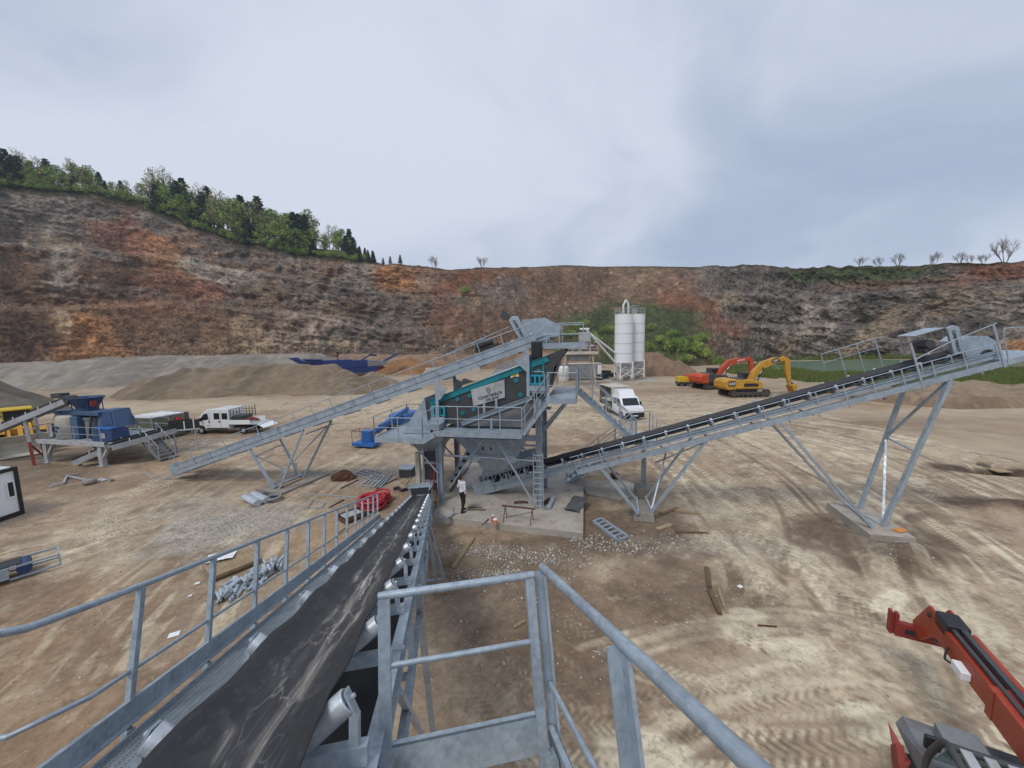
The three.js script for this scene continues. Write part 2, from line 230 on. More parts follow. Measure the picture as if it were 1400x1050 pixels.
function soilAt(x, z, fine) {
  const n1 = fbm(x * 0.11 + 40, z * 0.11 + 7, 4), n2 = fbm(x * 0.6 + 3, z * 0.6 + 11, 4), st = fbm(x * 0.22 + 5, z * 1.3 + 60, 3);
  let c = mix3(soil.brown, soil.tan, sstep(0.3, 0.62, n1 + 0.10 * sstep(-2, 12, x) - 0.08 * sstep(-2, -14, x))); c = mix3(c, soil.light, sstep(0.5, 0.8, n2) * 0.45);
  const far = sstep(-26, -60, z); c = mix3(c, soil.light, far * 0.45 * sstep(0.3, 0.6, st)); c = mix3(c, soil.brown, far * 0.5 * sstep(0.55, 0.8, fbm(x * 0.05, z * 0.3 + 9, 3)));
  let dk = 0;
  for (const p of patches) { const dx = x - p[0], dz = z - p[1]; if (Math.abs(dx) > p[2] * 2.2 + p[3] && Math.abs(dx) > 40) continue; const u = (dx * p[4] + dz * p[5]) / p[2], v = (-dx * p[5] + dz * p[4]) / p[3]; const d = Math.hypot(u, v); if (d > 1.9) continue; const e = d + (n2 - 0.5) * 1.3 + (n1 - 0.5) * 0.5; const w = (1 - sstep(1 - p[8], 1 + p[8] * 0.6, e)) * p[7]; if (w > 0) { c = mix3(c, p[6], w); if (p[6] === soil.dark || p[6] === soil.wet) dk = Math.max(dk, w); } }
  const t = trAt(trL, x, z) * (1 - dk * 0.85); if (t > 0) c = mix3(c, soil.chalk, clamp(t * (0.5 + 0.9 * n2)) * 0.9); else if (t < 0) c = mix3(c, soil.dark, clamp(-t * (0.6 + 0.7 * n2)) * 0.85);
  if (fine) {
    const g = fbm(x * 2.6 + 9, z * 2.6, 5, 0.66), g2 = fbm(x * 7.5 + 3, z * 7.5 + 40, 3, 0.6), rg = Math.abs(2 * fbm(x * 1.9 + 70, z * 1.9 + 5, 4, 0.6) - 1), cr = sstep(0.60, 0.74, fbm(x * 1.3 + 77, z * 1.3, 5, 0.6)), mo = sstep(0.58, 0.72, fbm(x * 0.9 + 17, z * 0.9 + 33, 5, 0.6));
    c = mix3(c, soil.dark, mo * 0.45); c = mix3(c, soil.chalk, cr * (0.16 + 0.26 * sstep(-4, 10, x)) * (0.4 + g2 * 0.9) * (1 - dk * 0.8)); if (rg < 0.05) c = mix3(c, soil.dark, (0.05 - rg) * 9);
    const k = 1.0 + 0.62 * (g - 0.5) + 0.42 * (g2 - 0.5) + (h2(Math.floor(x * 32), Math.floor(z * 32)) - 0.5) * 0.12; c = [c[0] * k, c[1] * k, c[2] * k]; const pb = h2(Math.floor(x * 30) + 91, Math.floor(z * 30)); if (pb > 0.9965) c = mix3(c, soil.chalk, 0.5); }
  else { const k = 0.93 + 0.28 * (fbm(x * 0.9, z * 0.9, 3) - 0.5); c = [c[0] * k, c[1] * k, c[2] * k]; }
  return c;
}
// relief: ruts, spoil beside the footings, the pits dug at the right
const bumps = [];
const mound = (px, py, rx, rz, h, rot = 0) => { const p = G(px, py); bumps.push([p.x, p.z, rx, rz, Math.cos(rot), Math.sin(rot), h]); };
mound(1232, 764, 2.3, 0.9, 0.55, -0.1); mound(1160, 740, 1.6, 1.0, 0.28, 0.5); mound(1370, 643, 2.6, 0.9, -0.6, 0.25); mound(1395, 700, 2.4, 0.9, 0.6, 0.2);
mound(1330, 545, 16, 3, 1.0); mound(1120, 528, 10, 3, 0.5); mound(230, 645, 2.5, 1.0, -0.12, 0.2); mound(350, 810, 1.2, 0.8, 0.12); mound(840, 690, 1.6, 0.8, -0.12); mound(300, 640, 3, 0.8, 0.2, 0.3);
function groundH(x, z) {
  let h = (fbm(x * 0.35, z * 0.35, 3) - 0.5) * 0.06 + (fbm(x * 1.4, z * 1.4, 2) - 0.5) * 0.025 + trAt(trH, x, z) * 0.035;
  for (const b of bumps) { const dx = x - b[0], dz = z - b[1], u = (dx * b[4] + dz * b[5]) / b[2], v = (-dx * b[5] + dz * b[4]) / b[3], d = u * u + v * v; if (d < 3) { const w = Math.exp(-d * 2.2); h += b[6] * w * (0.75 + 0.5 * fbm(x * 1.1, z * 1.1, 3)) + (b[6] > 0.3 ? (fbm(x * 3, z * 3, 3) - 0.5) * 0.25 * w : 0); } }
  const near = sstep(-40, -70, z); h += near * (fbm(x * 0.03, z * 0.03, 3) - 0.5) * 0.5; return h - 0.02;
}
function sheet(xs, zs, skip) { const pos = [], uv = [], idx = [], id = new Map(); const vid = (i, j) => { const k = i * 100000 + j; if (!id.has(k)) { const x = xs[i], z = zs[j]; id.set(k, pos.length / 3); pos.push(x, groundH(x, z), z); } return id.get(k); }; for (let i = 0; i < xs.length - 1; i++) for (let j = 0; j < zs.length - 1; j++) { if (skip && skip(xs[i], xs[i + 1], zs[j], zs[j + 1])) continue; const a = vid(i, j), b = vid(i + 1, j), c = vid(i, j + 1), d = vid(i + 1, j + 1); idx.push(a, c, b, b, c, d); } const g = new THREE.BufferGeometry(); g.setAttribute('position', new THREE.Float32BufferAttribute(pos, 3)); g.setIndex(idx); g.computeVertexNormals(); return g; }
function planarUV(g, x0, z0, s) { const p = g.attributes.position, uv = new Float32Array(p.count * 2); for (let i = 0; i < p.count; i++) { uv[2 * i] = (p.getX(i) - x0) / s; uv[2 * i + 1] = (p.getZ(i) - z0) / s; } g.setAttribute('uv', new THREE.BufferAttribute(uv, 2)); return g; }
const l2s = c => c <= 0.0031308 ? c * 12.92 : 1.055 * Math.pow(c, 1 / 2.4) - 0.055;
function colTex(N, x0, z0, s, fine) { const t = tex(N, N, (u, v) => { const c = soilAt(x0 + u * s, z0 + v * s, fine); return [l2s(clamp(c[0])), l2s(clamp(c[1])), l2s(clamp(c[2]))]; }); t.wrapS = t.wrapT = THREE.ClampToEdgeWrapping; return t; }
const fineBump = tex(512, 512, (u, v) => { const r = tf(u, v, 12, 5, 31), p = tf(u, v, 60, 2, 77); return r * 0.6 + p * 0.4; }, false, 20);
const ground = new THREE.Group(); ground.name = 'ground'; ground.userData.kind = 'structure'; scene.add(ground);
{
  const lin = (a, b, s) => { const r = []; const n = Math.round((b - a) / s); for (let i = 0; i <= n; i++) r.push(a + (b - a) * i / n); return r; };
  const xs = lin(gx0, gx1, 0.2), zs = lin(gz0, gz1, 0.2);
  const near = planarUV(sheet(xs, zs), gx0, gz0, GS), mN = new THREE.MeshStandardMaterial({ map: colTex(2048, gx0, gz0, GS, true), roughness: 0.96, bumpMap: fineBump, bumpScale: 0.03 });
  const a = new THREE.Mesh(near, mN); a.name = 'yard_surface'; a.receiveShadow = a.castShadow = true; ground.add(a);
  const out = (a, b, s, g) => { const r = []; let x = a; while (Math.abs(x) < Math.abs(b)) { x += s; s *= g; r.push(x); } return r; };
  const fx = [...out(gx0, -420, -1, 1.06).reverse(), ...lin(gx0, gx1, 1), ...out(gx1, 420, 1, 1.06)], fz = [...out(gz0, -420, -1, 1.04).reverse(), ...lin(gz0, gz1, 1), ...out(gz1, 220, 1.5, 1.12)];
  const far = planarUV(sheet(fx, fz, (x0, x1, z0, z1) => x0 > gx0 - 0.01 && x1 < gx1 + 0.01 && z0 > gz0 - 0.01 && z1 < gz1 + 0.01), -256, -400, 512);
  const fb = fineBump.clone(); fb.repeat.set(90, 90); fb.needsUpdate = true;
  const b = new THREE.Mesh(far, new THREE.MeshStandardMaterial({ map: colTex(2048, -256, -400, 512, false), roughness: 0.96, bumpMap: fb, bumpScale: 0.05 })); b.name = 'outer_surface'; b.receiveShadow = b.castShadow = true; ground.add(b);
}

// ---------------------------------------------------------------- quarry walls
// px, base y, depth of base, rim y, set-back of rim, gentleness of the slope (0 crag .. 1 soil bank)
const wallT = [
  [-520, 520, -70, 240, 40, 0.4], [-320, 515, -105, 235, 50, 0.3], [-150, 508, -130, 245, 55, 0.3], [0, 503, -150, 258, 60, 0.35], [60, 502, -160, 259, 60, 0.35], [150, 496, -172, 266, 56, 0.4], [220, 490, -182, 284, 52, 0.35], [300, 488, -190, 319, 46, 0.3], [360, 487, -195, 338, 40, 0.25], [430, 486, -198, 353, 34, 0.15], [500, 485, -200, 359, 30, 0.1], [560, 484, -196, 362, 30, 0.15],
  [620, 483, -186, 368, 36, 0.5], [680, 484, -170, 366, 50, 0.8], [760, 492, -140, 363, 66, 1], [830, 500, -118, 364, 76, 1], [900, 504, -108, 365, 76, 1], [950, 505, -106, 366, 66, 0.8], [1000, 496, -116, 362, 40, 0.35], [1060, 492, -124, 367, 26, 0.15], [1110, 491, -126, 367, 26, 0.1], [1180, 491, -124, 366, 26, 0.1], [1250, 491, -120, 365, 28, 0.15], [1330, 491, -114, 361, 32, 0.25], [1400, 490, -108, 357, 34, 0.25], [1520, 490, -98, 350, 34, 0.25], [1700, 492, -80, 345, 30, 0.25], [1950, 500, -56, 330, 30, 0.3],
];
function wallAt(px) { let i = 0; while (i < wallT.length - 2 && wallT[i + 1][0] < px) i++; const a = wallT[i], b = wallT[i + 1], t = clamp((px - a[0]) / (b[0] - a[0])), s = t * t * (3 - 2 * t) * 0.5 + t * 0.5; return a.map((v, k) => lerp(v, b[k], k === 0 ? t : s)); }
const WC = 1300, WR = 185, TOPR = 26, wallV = [];
const rk = { grey: rgb(115, 106, 97), lg: rgb(164, 153, 140), dk: rgb(65, 61, 57), brown: rgb(118, 93, 73), soilb: rgb(102, 79, 61), red: rgb(124, 82, 60), orange: rgb(158, 114, 76), pink: rgb(156, 138, 124), cream: rgb(190, 168, 138), grass: rgb(74, 86, 44), gdark: rgb(52, 64, 34), sand: rgb(138, 120, 98) };
const wp = []; // patches of one kind of rock or soil on the face: photo x, height 0..1, half sizes, tint, strength, smooth (1 = loose soil slope)
const WP = (px, v, rp, rv, c, w, sm = 0, sk = 0) => wp.push([px, v, rp, rv, c, w, sm, sk]);
const W2 = (x, a, b, c, d) => sstep(a, b, x) * (1 - sstep(c, d, x));
WP(60, 0.86, 110, 0.13, rk.grey, 0.85, 0); WP(110, 0.66, 38, 0.07, rk.sand, 0.6, 0.9, 0.3); WP(20, 0.55, 75, 0.12, rk.brown, 0.9, 0.8); WP(-5, 0.62, 30, 0.09, rk.grey, 0.7, 0.9); WP(105, 0.53, 28, 0.12, rk.lg, 0.6, 0); WP(160, 0.52, 48, 0.10, rk.soilb, 0.95, 0.85); WP(190, 0.75, 45, 0.17, rk.red, 0.8, 0.3); WP(245, 0.70, 28, 0.13, rk.orange, 0.8, 0.4); WP(305, 0.66, 50, 0.10, rk.lg, 0.7, 0); WP(260, 0.51, 75, 0.09, rk.red, 0.75, 0.8); WP(245, 0.24, 110, 0.16, rk.brown, 0.9, 0.75); WP(210, 0.33, 50, 0.07, rk.red, 0.6, 0.8); WP(118, 0.15, 40, 0.17, rk.orange, 0.95, 0.2); WP(95, 0.22, 18, 0.10, rk.cream, 0.6, 0.2); WP(30, 0.2, 60, 0.2, rk.soilb, 0.85, 0.7); WP(345, 0.18, 32, 0.18, rk.cream, 0.55, 0.2); WP(395, 0.22, 40, 0.15, rk.pink, 0.8, 0); WP(440, 0.36, 55, 0.10, rk.pink, 0.85, 0.1); WP(440, 0.7, 60, 0.2, rk.grey, 0.8, 0); WP(500, 0.8, 30, 0.2, rk.dk, 0.55, 0); WP(500, 0.84, 25, 0.14, rk.lg, 0.4, 0); WP(545, 0.86, 30, 0.14, rk.orange, 0.85, 0.2); WP(560, 0.35, 60, 0.3, rk.grey, 0.7, 0); WP(590, 0.85, 24, 0.12, rk.pink, 0.6, 0.3); WP(640, 0.8, 45, 0.14, rk.red, 0.85, 0.8); WP(615, 0.45, 30, 0.3, rk.red, 0.6, 0.5); WP(690, 0.68, 40, 0.22, rk.grey, 0.75, 0); WP(680, 0.35, 50, 0.2, rk.soilb, 0.8, 0.4); WP(780, 0.75, 60, 0.2, rk.soilb, 0.9, 0.9); WP(890, 0.85, 45, 0.13, rk.sand, 0.45, 0.8); WP(935, 0.55, 45, 0.12, rk.red, 0.8, 0.9, -0.8); WP(985, 0.35, 40, 0.1, rk.red, 0.75, 0.9, -0.9); WP(1020, 0.9, 40, 0.1, rk.dk, 0.7, 0); WP(1205, 0.38, 34, 0.22, rk.sand, 0.9, 0.75, 0.75); WP(1165, 0.15, 26, 0.15, rk.sand, 0.8, 0.7, 0.6); WP(1180, 0.55, 20, 0.2, rk.dk, 0.6, 0); WP(1100, 0.4, 50, 0.25, rk.lg, 0.35, 0); WP(1330, 0.55, 60, 0.16, rk.lg, 0.4, 0); WP(1390, 0.10, 50, 0.10, rk.orange, 0.9, 0.8); WP(1340, 0.3, 30, 0.15, rk.dk, 0.5, 0); WP(1240, 0.6, 26, 0.12, rk.grey, 0.6, 0);
{
  const pos = [], col = [], idx = [], arc = []; let U = 0, lastB = null;
  for (let i = 0; i <= WC; i++) {
    const px = lerp(-520, 1950, i / WC), w = wallAt(px), soft = w[5];
    const B = atZ(px, w[1], w[2]), rr = Math.hypot(B.x, B.z), dirx = B.x / rr, dirz = B.z / rr; B.y = Math.min(B.y, 0.5) - 1.0;
    if (lastB) U += Math.hypot(B.x - lastB.x, B.z - lastB.z); lastB = B; arc.push(U);
    const k = 1 + w[4] / rr, Tt = atZ(px, w[3], w[2] * k);
    const rimN = (fbm(U * 0.07, 3.3, 4) - 0.5) * 3.0 * (1 - soft * 0.5) + (ridg(U * 0.2, 8, 3) - 0.5) * 1.6 * (1 - soft);
    const Ht = Tt.y - B.y, b1 = 0.36 + (fbm(U * 0.015 + 2, 5, 3) - 0.5) * 0.22, b2 = 0.70 + (fbm(U * 0.02 + 50, 1, 3) - 0.5) * 0.22;
    for (let j = 0; j <= WR + TOPR; j++) {
      let x, y, z, v = j / WR, c; const Y = v * Ht; let sm = 0; const hit = [];
      if (j <= WR) { const e1 = (fbm(U * 0.09 + 400, Y * 0.11, 4) - 0.5) * 1.5; for (const q of wp) { const a = (px - q[0] - q[7] * (v - q[1]) * 160) / q[2], b = (v - q[1]) / q[3], d = Math.hypot(a, b); if (d > 1.9) continue; const w_ = (1 - sstep(0.62, 1.12, d + e1)) * q[5]; if (w_ > 0) { hit.push([q[4], w_]); sm = Math.max(sm, q[6] * w_); } } }
      if (j <= WR) {
        const n1 = fbm(U * 0.03 + 2, Y * 0.05 + 5, 4), n2 = fbm(U * 0.10, Y * 0.14 + 20, 4), n3 = fbm(U * 0.42 + 9, Y * 0.5, 4);
        const bench = sstep(b1 - 0.02, b1 + 0.02, v) * 0.34 + sstep(b2 - 0.02, b2 + 0.02, v) * 0.26 + v * 0.40;
        const sb = lerp(bench, Math.pow(v, 0.95), clamp(soft * 1.1)), d = w[4] * sb; x = B.x + dirx * d; z = B.z + dirz * d; y = lerp(B.y, Tt.y + rimN, v);
        const dipY = Y + U * 0.12 + (n1 - 0.5) * 9, strata = fbm(U * 0.03 + 7, dipY * 0.42, 3), crag = 1 - soft * 0.85, edge = Math.min(1, v * 8) * Math.min(1, (1 - v) * 12 + 0.15);
        const but = ridg(U * 0.055 + n1 * 1.5, Y * 0.03 + 3, 3), blk = ridg(U * 0.24 + 4, dipY * 0.30, 3), joint = ridg(U * 0.16 - Y * 0.07, Y * 0.05, 3);
        let disp = ((but - 0.6) * 8 + (strata - 0.5) * 2.6 + (n2 - 0.5) * 4.6 + (blk - 0.55) * 2.6 + (joint - 0.6) * 2.2 + (n3 - 0.5) * 1.7 + (ridg(U * 0.8, dipY * 0.7 + U * 0.2, 3) - 0.5) * 1.1) * crag + (n1 - 0.5) * 6 + (n3 - 0.5) * 0.9 * soft + (ridg(U * 0.09 + Y * 0.02, Y * 0.01, 3) - 0.5) * 1.6 * soft;
        disp *= edge * (1 - sm * 0.72); x -= dirx * disp; z -= dirz * disp; y += ((n3 - 0.5) * 1.0 + (strata - 0.5) * 1.2 * crag) * edge;
        // matter: which rock or soil, by place along the wall
        const mid = W2(px, 350, 420, 580, 640), bank = W2(px, 600, 680, 930, 985), Rr = sstep(940, 1000, px);
        const pa = fbm(U * 0.035 + 80, Y * 0.06 + 1, 4), pb = fbm(U * 0.10 + 30, Y * 0.14 + 70, 4), pc = fbm(U * 0.05 - Y * 0.05 + 11, Y * 0.07 + 31, 4), cr = ridg(U * 0.22, dipY * 0.26, 4), sp = fbm(U * 0.9, Y * 1.0 + 3, 3);
        let cl = mix3(rk.brown, rk.grey, sstep(0.58, 0.72, v + (pa - 0.5) * 0.8) * 0.9); cl = mix3(cl, rk.grey, sstep(0.58, 0.68, pc) * 0.5); cl = mix3(cl, rk.soilb, sstep(0.55, 0.68, pa) * (1 - sstep(0.5, 0.62, v)) * 0.6); cl = mix3(cl, rk.red, W2(px, 110, 190, 300, 380) * sstep(0.48, 0.6, pb) * 0.6); cl = mix3(cl, rk.orange, (W2(px, 60, 90, 150, 215) * (1 - sstep(0.22, 0.42, v)) * 0.95 + W2(px, 180, 230, 300, 350) * W2(v, 0.5, 0.6, 0.85, 0.95) * 0.5) * sstep(0.34, 0.55, pb)); cl = mix3(cl, rk.cream, sstep(0.62, 0.76, pb + (sp - 0.5) * 0.3) * 0.4); cl = mix3(cl, rk.lg, sstep(0.54, 0.66, strata * 0.6 + sp * 0.4) * 0.4 * sstep(0.3, 0.65, v)); cl = mix3(cl, rk.dk, sstep(0.62, 0.75, cr) * 0.22 * sstep(0.4, 0.7, v)); cl = mix3(cl, rk.sand, W2(px, 200, 240, 360, 420) * (1 - sstep(0.3, 0.45, v)) * 0.5 * pa * 1.6);
        let cm = mix3(rk.grey, rk.pink, sstep(0.4, 0.58, pa)); cm = mix3(cm, rk.dk, sstep(0.55, 0.72, cr * 0.6 + pb * 0.4) * 0.5); cm = mix3(cm, rk.cream, sstep(0.56, 0.72, pb) * 0.55); cm = mix3(cm, rk.brown, sstep(0.5, 0.64, pc) * 0.75); cm = mix3(cm, rk.orange, W2(px, 515, 530, 575, 620) * sstep(0.62, 0.8, v) * 0.7);
        let cb = mix3(rk.soilb, rk.brown, pa); cb = mix3(cb, rk.sand, sstep(0.52, 0.68, pb) * 0.35); cb = mix3(cb, rk.red, W2(px, 610, 640, 700, 760) * sstep(0.75, 0.9, v) * 0.5 + W2(px, 880, 900, 960, 1010) * sstep(0.3, 0.6, v) * 0.4 + sstep(0.55, 0.65, pc) * 0.25); cb = mix3(cb, rk.lg, sstep(0.70, 0.78, sp) * 0.5); const gr = W2(px, 730, 800, 930, 990) * (1 - sstep(0.38, 0.62, v + (pa - 0.5) * 0.6)); cb = mix3(cb, mix3(rk.grass, rk.gdark, sp), gr * sstep(0.32, 0.46, pb + sp * 0.25 - 0.08) * 0.95); cb = mix3(cb, rk.grass, sstep(0.56, 0.66, pc) * 0.4 * W2(px, 700, 760, 880, 930));
        let cR = mix3(rk.grey, rk.dk, sstep(0.46, 0.68, cr * 0.5 + pb * 0.5) * 0.42); cR = mix3(cR, rk.lg, sstep(0.52, 0.66, fbm(U * 0.3, Y * 0.3 + U * 0.1, 3)) * 0.36); cR = mix3(cR, rk.sand, sstep(0.52, 0.64, fbm(U * 0.04 + 3, Y * 0.06 - U * 0.03, 3)) * 0.75 * (1 - sstep(0.6, 0.75, v))); cR = mix3(cR, rk.red, sstep(1250, 1340, px + (pa - 0.5) * 90) * sstep(0.74, 0.86, v + (pb - 0.5) * 0.25) * 0.9); const gs = W2(px, 1055, 1085, 1230, 1290) * sstep(0.80, 0.86, v + (pa - 0.5) * 0.1); cR = mix3(cR, mix3(rk.gdark, rk.grass, sp), gs * 0.9); cR = mix3(cR, rk.brown, W2(px, 1100, 1140, 1290, 1330) * W2(v, 0.7, 0.77, 0.82, 0.88) * 0.6); cR = mix3(cR, rk.gdark, W2(px, 980, 1000, 1400, 1500) * (1 - sstep(0.03, 0.09, v + (pb - 0.5) * 0.06)) * 0.8);
        if (px < 420) c = mix3(cl, cm, sstep(330, 420, px + (pa - 0.5) * 80)); else { c = mix3(cl, cm, mid); if (px > 560) c = mix3(cm, cb, sstep(575, 680, px + (pa - 0.5) * 120)); if (px > 880) c = mix3(c, cR, sstep(935, 1000, px + (v - 0.5) * 30 - (0.5 - v) * 60 + (pb - 0.5) * 50)); }
        for (const [hc, hw] of hit) { const lum = clamp((c[0] + c[1] + c[2]) / (rk.brown[0] + rk.brown[1] + rk.brown[2]), 0.55, 1.7), f = lerp(lum, 1, 0.45); c = mix3(c, [hc[0] * f, hc[1] * f, hc[2] * f], hw * 0.85); }
        const rimg = sstep(0.965, 0.99, v + (n3 - 0.5) * 0.04); c = mix3(c, mix3(rk.gdark, rk.soilb, sp), rimg * 0.8);
        const kk = (0.98 + 0.4 * (sp - 0.5) + 0.25 * (n3 - 0.5)) * 1.42; c = [c[0] * kk, c[1] * kk, c[2] * kk];
      } else {
        const q = (j - WR) / TOPR, d = w[4] + q * q * 150 + q * 14; x = B.x + dirx * d; z = B.z + dirz * d; const hill = lerp(48, 1, sstep(470, 560, px)); y = Tt.y + rimN * (1 - q) + q * hill * 0.6 + (fbm(x * 0.05, z * 0.05, 3) - 0.5) * 3 * q - (px >= 560 ? q * 6 : 0);
        c = mix3(rk.gdark, rk.grass, fbm(x * 0.2, z * 0.2, 3)); c = mix3(c, rk.soilb, 0.3);
      }
      pos.push(x, y, z); col.push(c[0], c[1], c[2]); wallV.push([px, v, x, y, z]);
    }
  }
  const R1 = WR + TOPR + 1; for (let i = 0; i < WC; i++) for (let j = 0; j < WR + TOPR; j++) { const a = i * R1 + j, b = a + R1; idx.push(a, b, a + 1, b, b + 1, a + 1); }
  const g = new THREE.BufferGeometry(); g.setAttribute('position', new THREE.Float32BufferAttribute(pos, 3)); g.setAttribute('color', new THREE.Float32BufferAttribute(col, 3)); g.setIndex(idx); g.computeVertexNormals();
  // uv in metres: along the wall and up it
  const uv = new Float32Array(pos.length / 3 * 2); for (let i = 0; i <= WC; i++) for (let j = 0; j < R1; j++) { const o = i * R1 + j; uv[2 * o] = arc[i] / 24; uv[2 * o + 1] = pos[o * 3 + 1] / 24 + (j > WR ? (j - WR) * 0.1 : 0); } g.setAttribute('uv', new THREE.BufferAttribute(uv, 2));
  const rockMap = tex(1024, 1024, (u, v) => { const a = tf(u, v, 9, 6, 3), b = tf(u, v, 28, 4, 200), f = Math.abs(2 * tf(u, v, 14, 4, 90) - 1), k = 0.86 + (a - 0.5) * 0.4 + (b - 0.5) * 0.45 - (f < 0.07 ? (0.07 - f) * 3.0 : 0); return [k * 1.01, k, k * 0.985]; });
  const rockBump = tex(1024, 1024, (u, v) => tf(u, v, 9, 6, 3) * 0.5 + tf(u, v, 28, 4, 200) * 0.5 + Math.min(0.25, Math.abs(2 * tf(u, v, 14, 4, 90) - 1)) - 0.1, false);
  structure('quarry_wall', g, new THREE.MeshStandardMaterial({ vertexColors: true, map: rockMap, bumpMap: rockBump, bumpScale: 1.3, roughness: 0.97 }), true);
}
const R1w = WR + TOPR + 1;
const rimPoint = (px, q = 0) => { const i = Math.round(clamp((px + 520) / 2470) * WC), w = wallV[i * R1w + WR + Math.round(q * TOPR)]; return V3(w[2], w[3], w[4]); };
const wallPoint = (px, py) => { let best = 1e9, r = null; const i0 = Math.round((px + 520) / 2470 * WC); for (let i = Math.max(0, i0 - 25); i <= Math.min(WC, i0 + 25); i++) for (let j = 0; j <= WR; j++) { const w = wallV[i * R1w + j], p = proj(V3(w[2], w[3], w[4])), d = (p[0] - px) ** 2 + (p[1] - py) ** 2; if (d < best) { best = d; r = w; } } return V3(r[2], r[3], r[4]); };

// pond at the foot of the right-hand wall
{
  const pts = [[1040, 493], [1085, 494], [1160, 492], [1240, 492], [1330, 491], [1450, 491], [1500, 500], [1400, 507], [1300, 508], [1215, 512], [1120, 512], [1075, 506]].map(p => G(p[0], p[1], 0.25));
  const sh = new THREE.Shape(new THREE.CatmullRomCurve3(pts, true).getPoints(80).map(p => new THREE.Vector2(p.x, -p.z)));
  const g = new THREE.ShapeGeometry(sh); g.rotateX(-Math.PI / 2); g.translate(0, 0.25, 0);
  structure('pond', g, new THREE.MeshPhysicalMaterial({ color: new THREE.Color(0.12, 0.20, 0.135), roughness: 0.16, specularIntensity: 0.5, bumpMap: fineBump, bumpScale: 0.01 }));
}
// stockpiles: peaks (world x, z, height, slope)
function stockpile(name, label, peaks, x0, x1, z0, z1, step, c0, c1, seed, steep = 0.62) {
  const nx = Math.ceil((x1 - x0) / step), nz = Math.ceil((z1 - z0) / step), pos = [], col = [], idx = [];
  for (let i = 0; i <= nx; i++) for (let j = 0; j <= nz; j++) {
    const x = x0 + (x1 - x0) * i / nx, z = z0 + (z1 - z0) * j / nz; let h = -9;
    const wx = x + (fbm(x * 0.12 + seed, z * 0.12, 3) - 0.5) * 7, wz = z + (fbm(x * 0.12 + seed, z * 0.12 + 50, 3) - 0.5) * 7;
    for (const p of peaks) { const d = Math.hypot((wx - p[0]) / (p[4] || 1), wz - p[1]); const q = Math.min(p[2], p[2] + (p[3] || 0) - d * steep); const k = 0.35; const m = Math.max(h, q); h = m + Math.log(Math.exp((h - m) / k) + Math.exp((q - m) / k)) * k * 0.5; }
    h += (fbm(x * 0.5 + seed, z * 0.5, 4) - 0.5) * 0.7 + (ridg(x * 0.16 + seed, z * 0.16, 3) - 0.5) * 0.8 + (fbm(x * 2 + seed, z * 2, 2) - 0.5) * 0.12;
    const e = Math.min(i, nx - i, j, nz - j) / 3; h = Math.min(h, e * 1.0 - 0.4); pos.push(x, Math.max(h, -0.35), z);
    const t = fbm(x * 0.16 + seed, z * 0.16 + h * 0.3, 4), f = fbm(x * 2.2, z * 2.2 + seed, 3), kk = 0.9 + (f - 0.5) * 0.45 + (h2(i, j) - 0.5) * 0.14, c = mix3(c0, c1, sstep(0.35, 0.65, t + (f - 0.5) * 0.4)); col.push(c[0] * kk, c[1] * kk, c[2] * kk);
  }
  for (let i = 0; i < nx; i++) for (let j = 0; j < nz; j++) { const a = i * (nz + 1) + j, b = a + nz + 1; if (Math.max(pos[a * 3 + 1], pos[b * 3 + 1], pos[a * 3 + 4], pos[b * 3 + 4]) < -0.3) continue; idx.push(a, a + 1, b, b, a + 1, b + 1); }
  const g = new THREE.BufferGeometry(); g.setAttribute('position', new THREE.Float32BufferAttribute(pos, 3)); g.setAttribute('color', new THREE.Float32BufferAttribute(col, 3)); g.setIndex(idx); g.computeVertexNormals(); planarUV(g, 0, 0, 40);
  const m = new THREE.Mesh(g, pileMat); m.name = numbered(name); m.castShadow = m.receiveShadow = true; m.userData = { label, category: 'stockpile' }; scene.add(m); return m;
}
const pileMat = new THREE.MeshStandardMaterial({ vertexColors: true, roughness: 0.97, bumpMap: fineBump, bumpScale: 0.05 });
